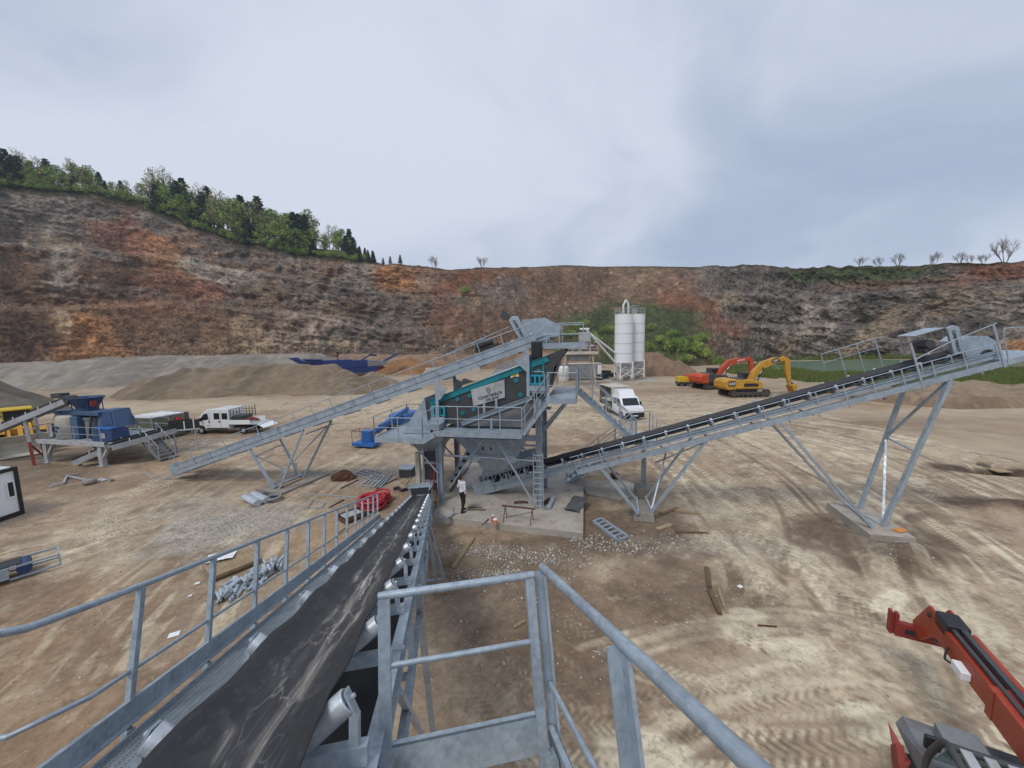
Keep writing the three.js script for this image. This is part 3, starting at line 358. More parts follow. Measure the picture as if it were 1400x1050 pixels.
{
  const g1 = rgb(130, 123, 113), g2 = rgb(152, 144, 132), s1 = rgb(112, 98, 81), s2 = rgb(134, 117, 96), d1 = rgb(96, 90, 80), d2 = rgb(112, 104, 92), o1 = rgb(124, 88, 57), o2 = rgb(146, 106, 70);
  stockpile('gravel_pile', 'long flat-topped pale grey gravel heap below the brown quarry face', [[-120, -84, 4.4, 1.5], [-108, -86, 4.8, 2], [-97, -88, 4.6, 2], [-86, -90, 4.7, 2.5], [-76, -95, 5.2, 3], [-66, -99, 5.2, 4], [-58, -103, 5.0, 4], [-96, -100, 5.0, 8], [-70, -108, 5.0, 8]], -140, -34, -126, -66, 0.8, g1, g2, 1);
  stockpile('sand_pile', 'broad brown sand heap with a ridged top behind the white crew van', [[-59, -67, 3.9, 0.4], [-55, -68, 4.1, 0.8], [-50, -69, 4.2, 1], [-45, -70, 4.1, 1.2], [-40, -70, 4.0, 1.4], [-35, -71, 3.9, 1.4], [-32, -65, 3.2, 0.2], [-27, -66, 3.4, 0.2], [-24, -70, 2.6, 0.4]], -74, -12, -84, -52, 0.5, s1, s2, 4);
  stockpile('sand_pile', 'dark grey sand heap behind the yellow wheel loader', [[-70, -50, 5.0, 0.2], [-64, -49, 3.2, 0]], -86, -50, -62, -40, 0.5, d1, d2, 9);
  stockpile('soil_pile', 'small orange soil heap beside the far blue crusher', [[-27, -100, 4.2, 0.1]], -38, -16, -110, -90, 0.5, o1, o2, 13);
  stockpile('soil_pile', 'wide low brown soil bank behind the far blue crusher', [[-50, -128, 4, 3], [-30, -128, 3.5, 5], [-10, -125, 3, 4], [8, -118, 4, 5]], -74, 28, -144, -106, 1.0, rgb(120, 96, 74), rgb(146, 122, 98), 17, 0.4);
  stockpile('soil_pile', 'brown soil heap standing right behind the white silos', [[31, -88, 4.6, 0.6], [36, -86, 2.8, 1]], 20, 52, -98, -76, 0.6, rgb(116, 90, 70), rgb(134, 110, 88), 21);
  stockpile('soil_pile', 'brown soil bank beyond the pallets near the grassy pond edge', [[50, -47.5, 1.0, 0.6, 2], [56, -46.5, 1.5, 0.6, 2], [64, -45, 1.3, 0.6, 2], [40, -50, 0.7, 0.5, 2]], 32, 76, -54, -40, 0.4, rgb(126, 106, 84), rgb(150, 130, 106), 25, 0.4);
}
// ---------------------------------------------------------------- belt conveyors
const toLocal = (g, p) => { g.updateMatrixWorld(true); return g.worldToLocal(T3(p).clone()); };
function incline(a, y0 = 0, flip = 1) { const ca = Math.cos(a), sa = Math.sin(a); const pt = (s, n, l = 0) => V3(s * ca - n * sa, y0 + s * sa + n * ca, flip * l); const up = V3(-sa, ca, 0);
  return { pt, up, bar: (s0, s1, n0, n1, l0, l1) => { const g = new THREE.BoxGeometry(s1 - s0, n1 - n0, Math.abs(l1 - l0)); g.rotateZ(a); const c = pt((s0 + s1) / 2, (n0 + n1) / 2, (l0 + l1) / 2); return g.translate(c.x, c.y, c.z); }, bm: (p, q, w, h) => beam(pt(...p), pt(...q), w, h, up), ch: (p, q, w, h, side) => chan(pt(...p), pt(...q), w, h, 0.012, up, side) }; }
// troughed belt along s, sagging a little between the idlers
function beltGeo(I, s0, s1, lc, nEdge, half, flat, rise, first, gap, th = 0.014, sg = 1) {
  const cs = []; const add = (l, n) => cs.push([l, n]); const N = 5; for (let i = 0; i <= N; i++) add(-half + (half - flat) * i / N, rise * (1 - i / N) ** 1.15); for (let i = 1; i < 5; i++) add(-flat + 2 * flat * i / 5, 0); for (let i = 0; i <= N; i++) add(flat + (half - flat) * i / N, rise * (i / N) ** 1.15);
  const M_ = cs.length, st = Math.ceil((s1 - s0) / 0.2), pos = [], uv = [], idx = [];
  for (let side = 0; side < 2; side++) for (let k = 0; k <= st; k++) { const s = s0 + (s1 - s0) * k / st, ph = ((s - first) / gap) % 1, sag = sg * Math.sin(Math.PI * (((ph % 1) + 1) % 1)) ** 2; for (const [l, n] of cs) { const w = Math.abs(l) / half, p = I.pt(s, nEdge - rise + n - sag * (0.012 + 0.028 * w * w) - side * th, lc + l * (1 + 0.015 * sag)); pos.push(p.x, p.y, p.z); uv.push((l / half + 1) / 2, s / 8); } }
  const o = (st + 1) * M_; for (let k = 0; k < st; k++) for (let m = 0; m < M_ - 1; m++) { const a = k * M_ + m, b = a + M_; idx.push(a, b, a + 1, b, b + 1, a + 1, o + a, o + a + 1, o + b, o + b, o + a + 1, o + b + 1); }
  for (let k = 0; k < st; k++) for (const m of [0, M_ - 1]) { const a = k * M_ + m, b = a + M_; idx.push(a, o + a, b, b, o + a, o + b); }
  const g = new THREE.BufferGeometry(); g.setAttribute('position', new THREE.Float32BufferAttribute(pos, 3)); g.setAttribute('uv', new THREE.Float32BufferAttribute(uv, 2)); g.setIndex(idx); g.computeVertexNormals(); return g;
}
function rawPart(name, g, mat, parent) { const m = new THREE.Mesh(g, mat); m.name = name; m.castShadow = m.receiveShadow = true; parent.add(m); return m; }
function rollerGeo(a, b, r, seg = 14) { // tube with recessed dark-looking end cups and a shaft stub
  const L = T3(a).distanceTo(T3(b)), h = L / 2; const g = new THREE.LatheGeometry([[0.0, -h + 0.02], [r * 0.72, -h + 0.02], [r * 0.76, -h], [r * 0.94, -h], [r, -h + 0.006], [r, h - 0.006], [r * 0.94, h], [r * 0.76, h], [r * 0.72, h - 0.02], [0, h - 0.02]].map(p => new THREE.Vector2(p[0], p[1])), seg);
  const c = new THREE.CylinderGeometry(0.013, 0.013, L + 0.07, 6); const m = mergeGeometries([fin(g), fin(c)]); const d = T3(b).clone().sub(T3(a)).normalize(); m.applyQuaternion(new THREE.Quaternion().setFromUnitVectors(V3(0, 1, 0), d)); const mid = T3(a).clone().add(T3(b)).multiplyScalar(0.5); return m.translate(mid.x, mid.y, mid.z);
}
function idler(I, t, s, lc, nEdge, half, flat, rise, nBeam, l0, l1, matF) {
  const r = 0.062, f = [I.bar(s - 0.04, s + 0.04, nBeam - 0.04, nBeam + 0.04, l0, l1)]; const nc = nEdge - rise - r - 0.016;
  const ang = Math.atan2(rise, half - flat), ex = half + 0.055, sn = Math.sin(ang), cs = Math.cos(ang);
  const rolls = [rollerGeo(I.pt(s, nc, lc - flat + 0.012), I.pt(s, nc, lc + flat - 0.012), r)];
  for (const k of [-1, 1]) { const ox = (r + 0.016) * sn, on = (r + 0.016) * (cs - 1); const A = [flat + 0.02, 0.0], B = [flat + (ex - flat), (ex - flat) * Math.tan(ang)];
    const w = p => I.pt(s, nc - on + p[1], lc + k * (p[0] + ox)); rolls.push(rollerGeo(w(A), w(B), r));
    const le = lc + k * (ex + 0.045 + ox), ne = nc - on + B[1]; // upright bracket with a bent head
    f.push(I.bar(s - 0.035, s + 0.035, nBeam + 0.04, ne - 0.07, le - 0.006, le + 0.006), I.bm([s, ne - 0.08, le], [s, ne + 0.045, le - k * 0.055], 0.07, 0.012), I.bar(s + 0.029, s + 0.035, nBeam + 0.04, ne - 0.05, le - k * 0.035, le));
    f.push(I.bar(s - 0.025, s + 0.025, nBeam + 0.04, nc + 0.02, lc + k * flat - 0.005, lc + k * flat + 0.005)); }
  const m = part('idler_frame', f, matF, t); rolls.forEach(g => part('roller', g, M.roller, m)); return m;
}
const bar3 = (g, a, b, w, h) => beam(toLocal(g, a), toLocal(g, b), w, h);
// dusty wear on the belt under the camera: dried slurry in streaks along the middle
function tn2(u, v, fu, fv, seed) { const x = u * fu, y = v * fv, ix = Math.floor(x), iy = Math.floor(y); let fx = x - ix, fy = y - iy; fx = fx * fx * (3 - 2 * fx); fy = fy * fy * (3 - 2 * fy); const w = k => ((k % fv) + fv) % fv, a = h2(ix + seed, w(iy)), b = h2(ix + 1 + seed, w(iy)), c = h2(ix + seed, w(iy + 1)), d = h2(ix + 1 + seed, w(iy + 1)); return a + (b - a) * fx + (c - a) * fy + (a - b - c + d) * fx * fy; }
function tf2(u, v, fu, fv, o, seed) { let s = 0, a = 1, t = 0; for (let i = 0; i < o; i++) { s += a * tn2(u, v, fu, fv, seed + i * 61); t += a; a *= 0.58; fu *= 2; fv *= 2; } return s / t; }
const beltDust = tex(768, 2048, (u, v) => {
  const me = (tf2(0.2, v, 1, 5, 3, 9) - 0.5) * 0.34, wp = (tf2(u, v, 3, 9, 4, 77) - 0.5) * 0.16, x = (u - 0.56 - me) / 0.2, core = Math.exp(-x * x), q = u + wp;
  const str = sstep(0.47, 0.70, tf2(q, v, 10, 4, 4, 140)), fine = tf2(q, v, 60, 22, 3, 300), edge = Math.exp(-(((Math.abs(x) - 0.95) / 0.22) ** 2)), sw = Math.abs(2 * tf2(q + 0.1, v, 5, 16, 4, 520) - 1);
  let d = core * str * (0.25 + 0.95 * fine) + edge * sstep(0.5, 0.66, tf2(q, v, 4, 18, 3, 260)) * 0.55 * fine * 1.6 + core * (sw < 0.06 ? (0.06 - sw) * 9 : 0) + sstep(0.66, 0.8, tf2(u, v, 30, 120, 3, 910)) * 0.12 + sstep(0.62, 0.74, tf2(u, v, 7, 26, 5, 40)) * 0.10;
  const b = 0.175 + (tf2(u, v, 16, 60, 4, 2) - 0.5) * 0.06 + core * 0.035, k = clamp(d * 0.92);
  return [lerp(b, 0.74, k), lerp(b * 1.015, 0.71, k), lerp(b * 1.08, 0.65, k)]; });
const beltTop = new THREE.MeshStandardMaterial({ map: beltDust, roughness: 0.55, bumpMap: grainBump, bumpScale: 0.001 });

// the conveyor the photograph is taken from
{
  const a = 18.49 * Math.PI / 180, t = thing('belt_conveyor', 'galvanised conveyor with a dusty black belt and side walkway descending to the screening tower', 'conveyor', [-4.18, 0, -18.6], -1.3745), I = incline(a, 0.74, -1), LC = -0.42;
  rawPart('belt', beltGeo(I, 0.5, 22.5, LC, 0, 0.318, 0.13, 0.115, 18.15, 1), beltTop, t);
  rawPart('return_belt', fin(I.bar(0.3, 22.3, -0.80, -0.788, LC - 0.40, LC + 0.40)), M.rubber, t);
  part('stringer', [I.ch([0, -0.40, 0.09], [21, -0.40, 0.09], 0.085, 0.19, -1), I.bar(16.9, 16.98, -0.31, -0.297, 0.03, 0.15)], M.galv, t);
  part('stringer', I.ch([0, -0.40, -0.76], [21, -0.40, -0.76], 0.085, 0.19, 1), M.galv, t);
  part('lower_chord', I.ch([0.2, -1.0, 0.11], [21, -1.0, 0.11], 0.07, 0.10, -1), M.galv, t); part('lower_chord', I.ch([0.2, -1.0, -0.78], [21, -1.0, -0.78], 0.07, 0.10, 1), M.galv, t);
  for (let k = 0; k < 7; k++) { const s = 0.8 + k * 3; for (const l of [0.11, -0.78]) part('web_post', [I.bar(s - 0.03, s + 0.03, -0.96, -0.48, l - 0.03, l + 0.03)], M.galv, t); part('cross_tie', I.bar(s - 0.03, s + 0.03, -1.04, -0.98, -0.93, 0.09), M.galv, t); }
  for (let k = -2; k < 18; k++) { const s = 18.15 - k; if (s > 1) idler(I, t, s, LC, 0, 0.318, 0.13, 0.115, -0.262, -0.90, 0.085, M.galv); }
  for (let s = 2.5; s < 20; s += 3) part('return_roller', rollerGeo(I.pt(s, -0.86, LC - 0.42), I.pt(s, -0.86, LC + 0.42), 0.05), M.roller, t);
  // walkway on the left side
  const wl = -1.82; const posts = []; for (let k = 0; k < 13; k++) posts.push(16.73 - k * 1.0);
  for (const s of posts) part('post', [I.bar(s - 0.022, s + 0.022, -0.70, 0.33, wl - 0.004, wl + 0.03), I.bar(s - 0.028, s - 0.018, -0.70, 0.32, wl - 0.03, wl + 0.03), I.bar(s - 0.03, s + 0.05, -0.72, -0.62, wl + 0.02, wl + 0.05)], M.galv, t);
  part('handrail', pipe([I.pt(4.4, 0.34, wl), I.pt(9, 0.34, wl), I.pt(14, 0.34, wl), I.pt(17.3, 0.34, wl), I.pt(17.62, 0.345, wl - 0.08), I.pt(17.72, 0.35, wl - 0.3), I.pt(17.74, 0.35, wl - 1.6)], 0.023, 10, 6, 0.3), M.galv, t);
  part('mid_rail', pipe([I.pt(4.4, -0.24, wl), I.pt(9, -0.24, wl), I.pt(14, -0.24, wl), I.pt(17.35, -0.24, wl), I.pt(17.42, -0.24, wl - 0.06), I.pt(17.44, -0.24, wl - 1.6)], 0.016, 10, 6, 0.1), M.galv, t);
  part('toe_board', [I.bar(4.2, 20, -0.575, -0.425, wl + 0.031, wl + 0.039), I.bar(4.2, 20, -0.433, -0.425, wl + 0.005, wl + 0.031), I.bar(4.2, 20, -0.575, -0.567, wl + 0.039, wl + 0.075)], M.galv, t);
  for (let s = 4.7; s < 19; s += 2) part('walkway_bracket', [I.bar(s - 0.03, s + 0.03, -0.75, -0.672, wl, -0.8)], M.galv, t);
  for (let k = 0; k < 8; k++) { // grating panels: bearing bars and cross bars
    const s0 = 4.2 + k * 2, s1 = s0 + 1.98, g = []; for (let i = 0; i <= 66; i++) g.push(I.bar(s0 + i * 0.03 - 0.002, s0 + i * 0.03 + 0.002, -0.65, -0.62, wl + 0.115, -0.88)); for (let i = 0; i <= 16; i++) { const l = lerp(wl + 0.115, -0.88, i / 16); g.push(I.bar(s0, s1, -0.632, -0.622, l - 0.003, l + 0.003)); }
    g.push(I.bar(s0, s1, -0.67, -0.60, wl + 0.10, wl + 0.115), I.bar(s0, s1, -0.66, -0.62, -0.88, -0.87)); const m = part('grating_panel', g, M.galv, t); }
  // platform railing in front of and beside the camera
  const sg = 17.9, fl = -0.62; const gp = (l, n) => I.pt(sg, n, l);
  part('gate_post', [I.bar(sg - 0.02, sg + 0.02, fl - 0.25, 0.33, 0.10, 0.165)], M.galv, t); part('gate_post', [I.bar(sg - 0.02, sg + 0.02, fl - 0.1, 0.33, 0.965, 1.02)], M.galv, t);
  part('handrail', rod(gp(0.10, 0.345), gp(1.025, 0.345), 0.023, 12), M.galv, t); part('mid_rail', rod(gp(0.16, -0.02), gp(0.97, -0.02), 0.016, 12), M.galv, t);
  part('toe_board', [I.bar(sg - 0.006, sg + 0.006, -0.60, -0.40, 0.165, 0.965), I.bar(sg - 0.035, sg + 0.006, -0.412, -0.40, 0.165, 0.965), I.bar(sg - 0.035, sg + 0.006, -0.60, -0.588, 0.165, 0.965)], M.galv, t);
  const lr = 1.1; for (const [s, w] of [[17.86, 0.02], [18.97, 0.035], [20.0, 0.03], [21, 0.03]]) part('post', [I.bar(s - w, s + w, fl - 0.15, 0.36, lr - 0.008, lr + 0.008), I.bar(s - w, s - w + 0.012, fl - 0.15, 0.35, lr - 0.055, lr + 0.008)], M.galv, t);
  part('handrail', rod(I.pt(17.82, 0.365, lr), I.pt(21.5, 0.365, lr), 0.025, 14), M.galv, t); part('mid_rail', rod(I.pt(17.86, -0.28, lr - 0.02), I.pt(21.5, -0.28, lr - 0.02), 0.015, 12), M.galv, t);
  part('toe_board', [I.bar(17.86, 21.5, -0.68, -0.49, lr - 0.03, lr - 0.022), I.bar(17.86, 21.5, -0.50, -0.49, lr - 0.06, lr - 0.022)], M.galv, t);
  part('hinge_plate', [I.bar(17.86, 17.98, -0.66, -0.60, 0.985, 1.06), I.bar(17.9, 17.93, -0.60, -0.585, 1.0, 1.03)], M.galv, t);
  { const g = []; for (let i = 0; i <= 90; i++) g.push(I.bar(18.15 + i * 0.04 - 0.002, 18.15 + i * 0.04 + 0.002, fl - 0.03, fl, 0.16, 1.06)); for (let i = 0; i <= 14; i++) { const l = lerp(0.16, 1.06, i / 14); g.push(I.bar(18.15, 21.75, fl - 0.012, fl - 0.002, l - 0.003, l + 0.003)); } part('grating_panel', g, M.galv, t); }
  // legs
  const lg = (p, q, w = 0.11, h = 0.05) => part('leg', beam(p, toLocal(t, q), w, h), M.galv, t), gr = (px, py) => G(px, py);
  lg(I.pt(14.6, -0.48, 0.13), V3(-1.78, 0, -7.2)); lg(I.pt(12.0, -1.0, -0.8), V3(-3.0, 0, -8.4)); part('brace', beam(I.pt(17.15, -0.5, 0.12), I.pt(14.4, -2.33, 0.12), 0.05, 0.05), M.galv, t);
  lg(I.pt(8.6, -0.48, 0.13), gr(610, 802), 0.09); lg(I.pt(7.6, -0.98, -0.8), V3(-4.2, 0, -11.8), 0.09); lg(I.pt(9.7, -0.5, 0.12), gr(598, 803), 0.07); 
  part('brace', [beam(toLocal(t, atZ(571, 795, -11.7)), toLocal(t, atZ(606, 791, -11.9)), 0.05, 0.05)], M.galv, t); part('brace', beam(I.pt(10.2, -0.5, 0.12), toLocal(t, atZ(599, 783, -11.9)), 0.05, 0.05), M.galv, t);
  part('foot_plate', [box(0.5, 0.16, 0.3, ...toLocal(t, gr(606, 806)).setY(0.08).toArray())], M.wood, t);
  // tail: skirt box, side plates and scraper
  part('feed_box', [quadSheet([I.pt(0.1, 0.42, LC - 0.62), I.pt(1.5, 0.42, LC - 0.62), I.pt(1.5, 0.0, LC - 0.34), I.pt(0.1, 0.0, LC - 0.34)]), quadSheet([I.pt(0.1, 0.42, LC + 0.62), I.pt(1.5, 0.42, LC + 0.62), I.pt(1.5, 0.0, LC + 0.34), I.pt(0.1, 0.0, LC + 0.34)]), I.bar(0.05, 0.08, -0.2, 0.45, LC - 0.55, LC + 0.55), I.bar(1.42, 1.5, 0.30, 0.36, LC - 0.52, LC + 0.52)], M.galv, t);
  part('rubber_flap', I.bar(1.5, 1.512, -0.02, 0.28, LC - 0.40, LC + 0.40), M.rubber, t); part('tail_pulley', rollerGeo(I.pt(0.3, -0.42, LC - 0.42), I.pt(0.3, -0.42, LC + 0.42), 0.2, 18), M.dgrey, t);
  part('tail_plate', [I.bar(-0.2, 1.4, -0.55, 0.3, 0.1, 0.115)], M.galv, t); part('leg', [beam(I.pt(1.0, -0.4, 0.1), toLocal(t, V3(-3.95, 0, -17.6)), 0.1, 0.1)], M.galv, t); part('leg', [beam(I.pt(1.0, -0.4, -0.8), toLocal(t, V3(-4.85, 0, -17.4)), 0.1, 0.1)], M.galv, t);
}

// generic conveyor with a side walkway on the near side (local z = 0), belt behind it
function sideConveyor(t, o) {
  const I = incline(o.a, o.y0, -1), N = o.len, lc = o.lc ?? 1.30, mat = o.mat || M.galv, nE = o.nE ?? 0.92, half = 0.40, hs = 0.54, rise = 0.19;
  rawPart('belt', beltGeo(I, 0.6, N - 0.2, lc, nE, half, 0.15, rise, o.first ?? 1, 1, 0.014, o.sag ?? 0.5), M.belt, t); rawPart('return_belt', fin(I.bar(0.4, N - 0.4, nE - 0.62, nE - 0.608, lc - 0.42, lc + 0.42)), M.rubber, t);
  part('stringer', I.ch([0, nE - 0.40, lc - hs], [N, nE - 0.40, lc - hs], 0.08, 0.2, 1), mat, t); part('stringer', I.ch([0, nE - 0.40, lc + hs], [N, nE - 0.40, lc + hs], 0.08, 0.2, -1), mat, t);
  if (!o.noAngle) { part('lower_chord', I.ch([0, 0.1, lc - hs], [N, 0.1, lc - hs], 0.07, 0.12, 1), mat, t); part('lower_chord', I.ch([0, 0.1, lc + hs], [N, 0.1, lc + hs], 0.07, 0.12, -1), mat, t); }
  for (let s = 0.6; s < N; s += 2) for (const l of [lc - hs, lc + hs]) if (nE > 0.9) part('web_post', I.bar(s - 0.03, s + 0.03, 0.16, nE - 0.5, l - 0.03, l + 0.03), mat, t);
  for (let s = o.first ?? 1; s < N - 0.5; s += 1) idler(I, t, s, lc, nE, half, 0.15, rise, nE - 0.36, lc - hs, lc + hs, mat);
  part('side_channel', I.ch([o.w0, 0.1, 0], [o.w1, 0.1, 0], 0.06, 0.22, -1), mat, t); if (!o.noAngle) part('side_angle', [I.bar(o.w0, o.w1, 0.3, 0.36, 0.06, 0.075), I.bar(o.w0, o.w1, 0.24, 0.25, 0.02, 0.09)], mat, t);
  for (let s = o.w0; s < o.w1 - 0.3; s += 2) { const g = []; const e = Math.min(s + 1.98, o.w1); for (let q = s; q < e; q += 0.06) g.push(I.bar(q, q + 0.006, 0.05, 0.08, 0.05, lc - hs - 0.05)); for (let i = 0; i < 6; i++) { const l = lerp(0.06, lc - hs - 0.06, i / 5); g.push(I.bar(s, e, 0.06, 0.075, l - 0.004, l + 0.004)); } part('grating_panel', g, mat, t); part('walkway_bracket', I.bar(s, s + 0.05, -0.06, 0.0, 0, lc + hs), mat, t); }
  for (let s = o.w0 + 0.3; s < o.w1; s += o.ps || 1) part('post', I.bar(s - 0.02, s + 0.02, -0.03, o.rail, -0.032, -0.012), mat, t);
  part('handrail', rod(I.pt(o.w0 - 0.1, o.rail, -0.02), I.pt(o.w1, o.rail, -0.02), 0.02, 8), mat, t); if (!o.noMid) part('mid_rail', rod(I.pt(o.w0, o.rail * 0.55, -0.02), I.pt(o.w1, o.rail * 0.55, -0.02), 0.014, 6), mat, t);
  part('tail_pulley', rollerGeo(I.pt(0.4, nE - 0.38, lc - 0.45), I.pt(0.4, nE - 0.38, lc + 0.45), 0.2, 16), M.dgrey, t); part('head_pulley', rollerGeo(I.pt(N - 0.3, nE - 0.42, lc - 0.45), I.pt(N - 0.3, nE - 0.42, lc + 0.45), 0.24, 16), M.dgrey, t);
  for (const k of [-1, 1]) part('tail_plate', I.bar(-0.1, 1.0, nE - 0.72, nE - 0.05, lc + k * (hs + 0.05) - 0.006, lc + k * (hs + 0.05) + 0.006), mat, t);
  return I;
}
// product conveyor rising to the right
{
  const t = thing('belt_conveyor', 'galvanised stacker conveyor rising from under the grey hopper to the pond side', 'conveyor', [-2.02, 0, -18.69], -Math.atan2(0.2114, 0.9774));
  const I = sideConveyor(t, { a: Math.atan2(6.8, 20.9), y0: 0.16, len: 22.3, w0: 5.4, w1: 21.9, rail: 0.88, nE: 0.72, lc: 1.22, first: 0.8, sag: 0.35, noMid: true, noAngle: true });
  part('side_plate', [I.bar(5.4, 21.9, 0.31, 0.52, 0.10, 0.112), I.bar(5.4, 21.9, 0.508, 0.52, 0.04, 0.10)], M.galv, t); for (let s = 5.7; s < 21.8; s += 1.1) part('hanger_tab', I.bar(s, s + 0.05, -0.12, -0.01, 0.0, 0.03), M.galv, t);
  part('side_channel', I.ch([0, 0.1, 0.7], [5.4, 0.1, 0.7], 0.06, 0.22, -1), M.galv, t); part('side_angle', [I.bar(0.2, 5.4, 0.38, 0.44, 0.62, 0.68)], M.galv, t); for (let s = 0.6; s < 3.4; s += 0.45) part('skirt_bracket', [I.bar(s, s + 0.05, 0.4, 0.85, 0.66, 0.69), I.bm([s + 0.02, 0.48, 0.67], [s + 0.26, 0.8, 0.67], 0.03, 0.03)], M.galv, t);
  part('feed_box', [quadSheet([I.pt(0.5, 0.85, 0.72), I.pt(3.4, 0.85, 0.72), I.pt(3.4, 1.3, 0.5), I.pt(0.8, 1.3, 0.5)], 0.02), quadSheet([I.pt(0.5, 0.85, 1.9), I.pt(3.4, 0.85, 1.9), I.pt(3.4, 1.3, 2.1), I.pt(0.8, 1.3, 2.1)], 0.02), quadSheet([I.pt(0.5, 0.8, 0.72), I.pt(0.8, 1.3, 0.5), I.pt(0.8, 1.3, 2.1), I.pt(0.5, 0.8, 1.9)], 0.02)], M.galv, t);
  for (let i = 0; i < 2; i++) part('skirt_rail', I.bar(0.6, 3.4, 0.84 + i * 0.24, 0.88 + i * 0.24, 0.66 - i * 0.1, 0.70 - i * 0.1), M.galv, t);
  // head: inclined gear guard, hood, canopy, platforms and far railing
  part('drive_guard', [prismZ([[-0.16, -0.5], [0.16, -0.5], [0.2, 0.5], [0.06, 0.62], [-0.14, 0.58]].map(p => p), 0, 0.12, 0.015).rotateZ(0.32).translate(...I.pt(21.0, 1.22, 0.66).toArray())], M.galv, t);
  part('guard_lettering', text('CONSTMACH', 0.10).rotateZ(-Math.PI / 2 + 0.32).translate(...I.pt(21.0, 1.24, 0.53).toArray()), M.black, t);
  part('head_hood', [hull([0.8, 1.8].flatMap(l => [I.pt(21.35, 0.35, l), I.pt(22.35, 0.2, l), I.pt(22.5, 0.6, l), I.pt(22.15, 1.05, l), I.pt(21.6, 1.22, l), I.pt(21.3, 1.1, l)]))], M.galv, t);
  part('drive_motor', [rod(I.pt(20.3, 1.35, 0.7), I.pt(20.3, 1.35, 1.4), 0.17, 12), I.bar(20.1, 20.5, 1.0, 1.2, 0.75, 1.3)], M.dgrey, t); part('motor_canopy', [I.bar(19.75, 20.75, 1.84, 1.87, 0.55, 1.45), I.bar(19.8, 19.85, 1.0, 1.84, 1.4, 1.45), I.bar(20.6, 20.65, 1.0, 1.84, 1.4, 1.45)], M.galv, t);
  part('end_post', I.bar(19.18, 19.25, -0.12, 1.75, -0.05, -0.02), M.galv, t); part('handrail', pipe([I.pt(19.2, 1.1, -0.04), I.pt(20.5, 1.42, -0.04), I.pt(21.9, 1.62, -0.04)], 0.02), M.galv, t); part('end_post', I.bar(21.75, 21.82, -0.05, 1.62, -0.06, -0.03), M.galv, t);
  part('handrail', pipe([I.pt(17.2, 1.15, 2.0), I.pt(17.2, 1.9, 2.0), I.pt(19.0, 1.92, 2.0), I.pt(19.6, 1.9, 2.0), I.pt(20.0, 1.6, 2.0)], 0.02, 8, 6, 0.05), M.galv, t); for (const s of [17.9, 18.6, 19.3]) part('post', I.bar(s - 0.02, s + 0.02, 0.6, 1.9, 1.99, 2.02), M.galv, t); part('mid_rail', rod(I.pt(17.2, 1.5, 2.0), I.pt(19.3, 1.5, 2.0), 0.014, 6), M.galv, t);
  part('end_platform', [I.bar(21.9, 22.9, 0.0, 0.2, -0.05, 2.2)], M.galv, t); part('handrail', pipe([I.pt(21.95, 0.2, -0.02), I.pt(22.05, 1.35, -0.02), I.pt(22.9, 1.1, -0.02), I.pt(22.95, 0.1, -0.02)], 0.02, 8, 6, 0.1), M.galv, t);
  // V legs on the two footings
  const wl = p => toLocal(t, p), leg = (p, q, w = 0.14, h = 0.1) => part('leg', beam(p, wl(q), w, h), M.galv, t);
  const f = (px, py) => G(px, py, 0.34); const mN1 = f(873, 703), mN2 = f(890, 700), mF1 = f(870, 683), mF2 = f(882, 682);
  leg(I.pt(6.55, 0, 0.05), mN1); leg(I.pt(6.55, 0, 1.84), mF1, 0.1, 0.08); leg(I.pt(11.2, 0, 0.05), mN2); leg(I.pt(11.2, 0, 1.84), mF2, 0.1, 0.08);
  part('brace', beam(wl(mN1.clone().setY(0.45)), wl(mF1.clone().setY(0.45)), 0.08, 0.08), M.galv, t); part('brace', beam(wl(mN2.clone().setY(0.45)), wl(mF2.clone().setY(0.45)), 0.08, 0.08), M.galv, t);
  part('brace', beam(I.pt(9.6, -0.6, 1.7), wl(mN2), 0.07, 0.05), M.galv, t); part('brace', beam(I.pt(11.1, -0.05, 0.1), I.pt(9.0, -0.95, 1.75), 0.07, 0.06), M.galv, t);
  const rN1 = f(1193, 722), rN2 = f(1207, 719), rF1 = f(1160, 693), rF2 = f(1175, 695);
  leg(I.pt(14.2, 0, 0.05), rN1); leg(I.pt(14.2, 0, 1.84), rF1, 0.12, 0.1); leg(I.pt(20.15, -0.02, 0.05), rN2, 0.2, 0.12); leg(I.pt(20.0, 0, 1.84), rF2, 0.16, 0.12);
  const m1 = wl(rF2).lerp(I.pt(20.0, 0, 1.84), 0.55), m2 = wl(rN2).lerp(I.pt(20.15, 0, 0.05), 0.52); part('brace', beam(m1, I.pt(20.05, -0.1, 0.1), 0.1, 0.08), M.galv, t); part('brace', beam(m1, wl(rN2), 0.08, 0.08), M.galv, t); part('brace', beam(m1, m2, 0.06, 0.06), M.galv, t); part('brace', beam(wl(rF1), wl(rN2), 0.1, 0.08), M.galv, t); part('brace', beam(wl(rN1.clone().setY(0.42)), wl(rF1.clone().setY(0.42)), 0.1, 0.08), M.galv, t);
}
